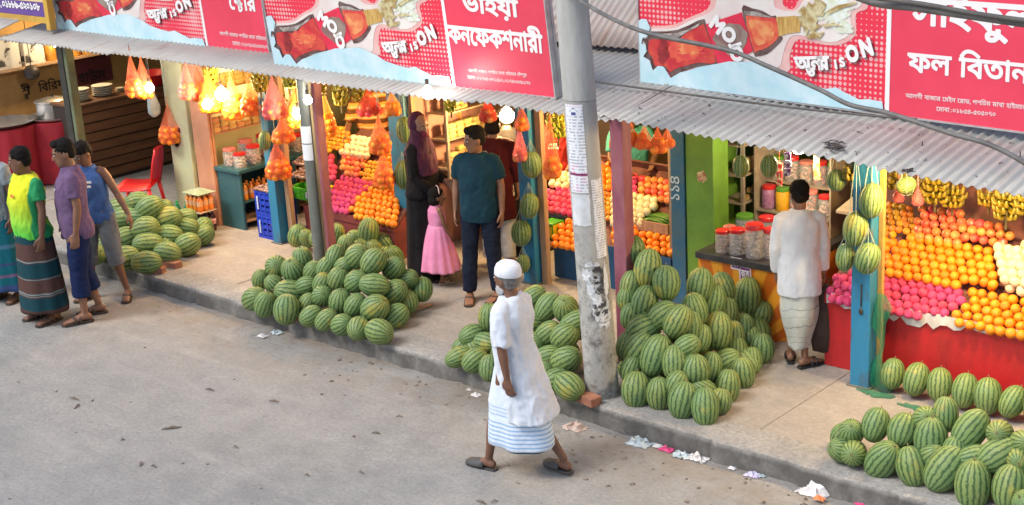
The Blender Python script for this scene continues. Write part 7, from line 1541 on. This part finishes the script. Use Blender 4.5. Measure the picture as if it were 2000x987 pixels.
# --- man in teal T-shirt
p = Person(F0(948, 581, G0), TOC*.92+LEFT*.30, 1.67, sk1, 'man in a dark teal T-shirt and navy jeans looking at the veiled woman', 'people in the shop passage', head=(-50, -6, 0), girth=1.02, shw=1.0, arms=dict(Lu=(-.18, -.02, -1), Lf=(-.02, .15, -1), Ru=(.18, -.02, -1), Rf=(.04, .16, -1)), legs=dict(Lk=(-.12, .04, .48), La=(-.15, .02, .085), Rk=(.11, .05, .48), Ra=(.12, .10, .085), Lt=14, Rt=-14))
p.body(); p.hair('quiff'); p.shirt(cloth('teal_tshirt', (.010, .040, .060), (.008, .031, .048)), .78, .70, .026, .010); p.trousers(cloth('navy_jeans', (.012, .017, .034), (.008, .012, .024)), 1.0, .020); p.sandals(m_sand)
# --- woman in maroon behind him
p = Person(F0(978, 520, G0), -TOC*.9-LEFT*.2, 1.58, sk1, 'dark-haired person in a maroon tunic and white trousers behind the man in teal', 'people in the shop passage')
p.body(); p.hair('bob'); p.shirt(cloth('maroon_tunic', (.055, .007, .010)), .55, 1.7, .03, .03, .008, 'tunic'); p.trousers(cloth('white_trousers', (.55, .55, .55)), .98, .03); p.sandals(m_sandb)
# --- person in black behind the post
q = gy(1002, 480, 10.75); p = Person((q.x, q.y, G0+.012), -TOC, 1.56, sk1, 'person in a long black robe half hidden by the watermelon string', 'people in the shop passage')
p.body(); p.shirt(m_black, .86, 1.9, .034, .02, .008, 'robe_top'); p.skirt(m_black, 1.08, .02, (.165, .135), (.22, .20), 8, .010, 'robe_skirt'); p.hair('bob'); p.sandals(m_sandb)
# --- vendors behind the fruit
q = gy(728, 235, 10.98); stripes = band_mat('orange_stripes', [(.90+.115*i, .955+.115*i, (.10, .045, .02)) for i in range(6)]+[(.968+.115*i, .985+.115*i, (.62, .42, .22)) for i in range(6)], (.68, .26, .05))
p = Person((q.x, q.y, G0+.012), TOC*.6+Vector((.4, -.6, 0)), 1.70, sk2, 'vendor in an orange and brown striped shirt behind the maroon stall', 'vendors behind the stalls', arms=dict(Ru=(.3, .35, -1), Rf=(.1, .8, -.5), Lu=(-.5, .3, -1), Lf=(-.1, .8, -.6)))
p.body(); p.hair(); p.shirt(stripes, .80, 1.0, .035, .01); p.trousers(m_black, 1.0, .02)
q = gy(1086, 262, 11.15); p = Person((q.x, q.y, G0+.012), TOC*.9+LEFT*.3, 1.54, sk2, 'vendor in a red T-shirt behind the green bananas', 'vendors behind the stalls', head=(-15, -8, 0), arms=dict(Lu=(-.2, .15, -1), Lf=(.3, .6, -.7), Ru=(.3, .1, -1), Rf=(-.3, .7, -.5)))
p.body(); p.hair(); p.shirt(cloth('red_tshirt', (.42, .035, .03)), .82, .6, .03); p.trousers(m_black, 1.0, .02)
mb = MB()
for i, (w_, z) in enumerate(((.10, 1.24), (.13, 1.20))):
    for j in range(5): mb.bx(-w_/2+w_*j/5, -w_/2+w_*(j+.7)/5, .150, .153, z, z+.028)
p.sc(mb); mb.build('chest_print', m_white, p.t, world=False)
q = gy(1232, 292, 11.32); p = Person((q.x, q.y, G0+.012), TOC*.9-LEFT*.1, 1.62, sk2, 'vendor in a turquoise shirt behind the row of orange bags', 'vendors behind the stalls', lean=(.05, .25), arms=dict(Lu=(-.25, .5, -1), Lf=(.35, .8, -.25), Ru=(.25, .5, -1), Rf=(-.35, .8, -.3)))
p.body(); p.hair(); p.shirt(cloth('turquoise_shirt', (.10, .42, .40)), .82, .75, .035); p.trousers(m_black, 1.0, .02)
# --- man in the white shirt seen from behind
p = Person(F0(1560, 714, G0), -TOC*.95-LEFT*.02, 1.55, sk1, 'man in a long-sleeved white shirt and pale lungi seen from behind at the sweet shop', None, head=(8, -6, 0), girth=1.0, shw=.97, arms=dict(Lu=(-.14, -.02, -1), Lf=(.05, .22, -1), Ru=(.16, -.02, -1), Rf=(.04, .16, -1)), legs=dict(Lk=(-.06, .04, .47), La=(-.055, .10, .085), Rk=(.05, .03, .47), Ra=(.045, -.05, .085), Lt=8, Rt=62))
p.body(); p.hair(); p.shirt(mat('white_shirt', (.70, .71, .72), (.62, .64, .66), 5, .85, .1, 200, spec=.15), .68, 1.95, .026, .026, .007, collar=True)
p.skirt(band_mat('pale_lungi', [(.60, .606, (.16, .21, .18)), (.45, .456, (.18, .22, .19)), (.35, .354, (.2, .24, .2)), (.52, .523, (.22, .26, .22)), (.28, .283, (.22, .26, .22))], (.50, .52, .47), tweak=.14), .98, .17, (.145, .115), (.088, .092), 5, .020, 'lungi', mid=(.55, .165, .145), tw=4.0)
p.sandals(m_sandb)
P = p.hold('R'); t = thing('cloth_bag', P, 'dark brown cloth bag carried in the right hand of the man in white', 'bag'); mb = MB(); n = 20; rings = []
for z, rx, ry in ((-.62, .05, .03), (-.60, .12, .06), (-.45, .14, .07), (-.25, .11, .055), (-.08, .05, .03), (-.03, .02, .018)): rings.append([P+Vector((rx*(1+.10*math.sin(3*a+z*9))*math.cos(a)*.8+.02, ry*(1+.1*math.sin(4*a))*math.sin(a)+rx*.4*math.cos(a), z)) for a in [2*PI*i/n for i in range(n)]])
mb.loft(rings); mb.build('sack', mat('brown_bag', (.06, .035, .025), (.04, .022, .016), 9, .85, .2, 40), t, smooth=True); mb = MB(); mb.tube([P+Vector((.02, 0, -.035)), P+Vector((.035, .03, .0)), P+Vector((0, .0, .03)), P+Vector((-.03, -.03, 0)), P+Vector((.0, 0, -.035))], .007, 6); mb.build('handle', mat('brown_bag_handle', (.05, .03, .02), None, rough=.9), t, smooth=True)
for me in [m for m in bpy.data.meshes if m.users == 0]: bpy.data.meshes.remove(me)
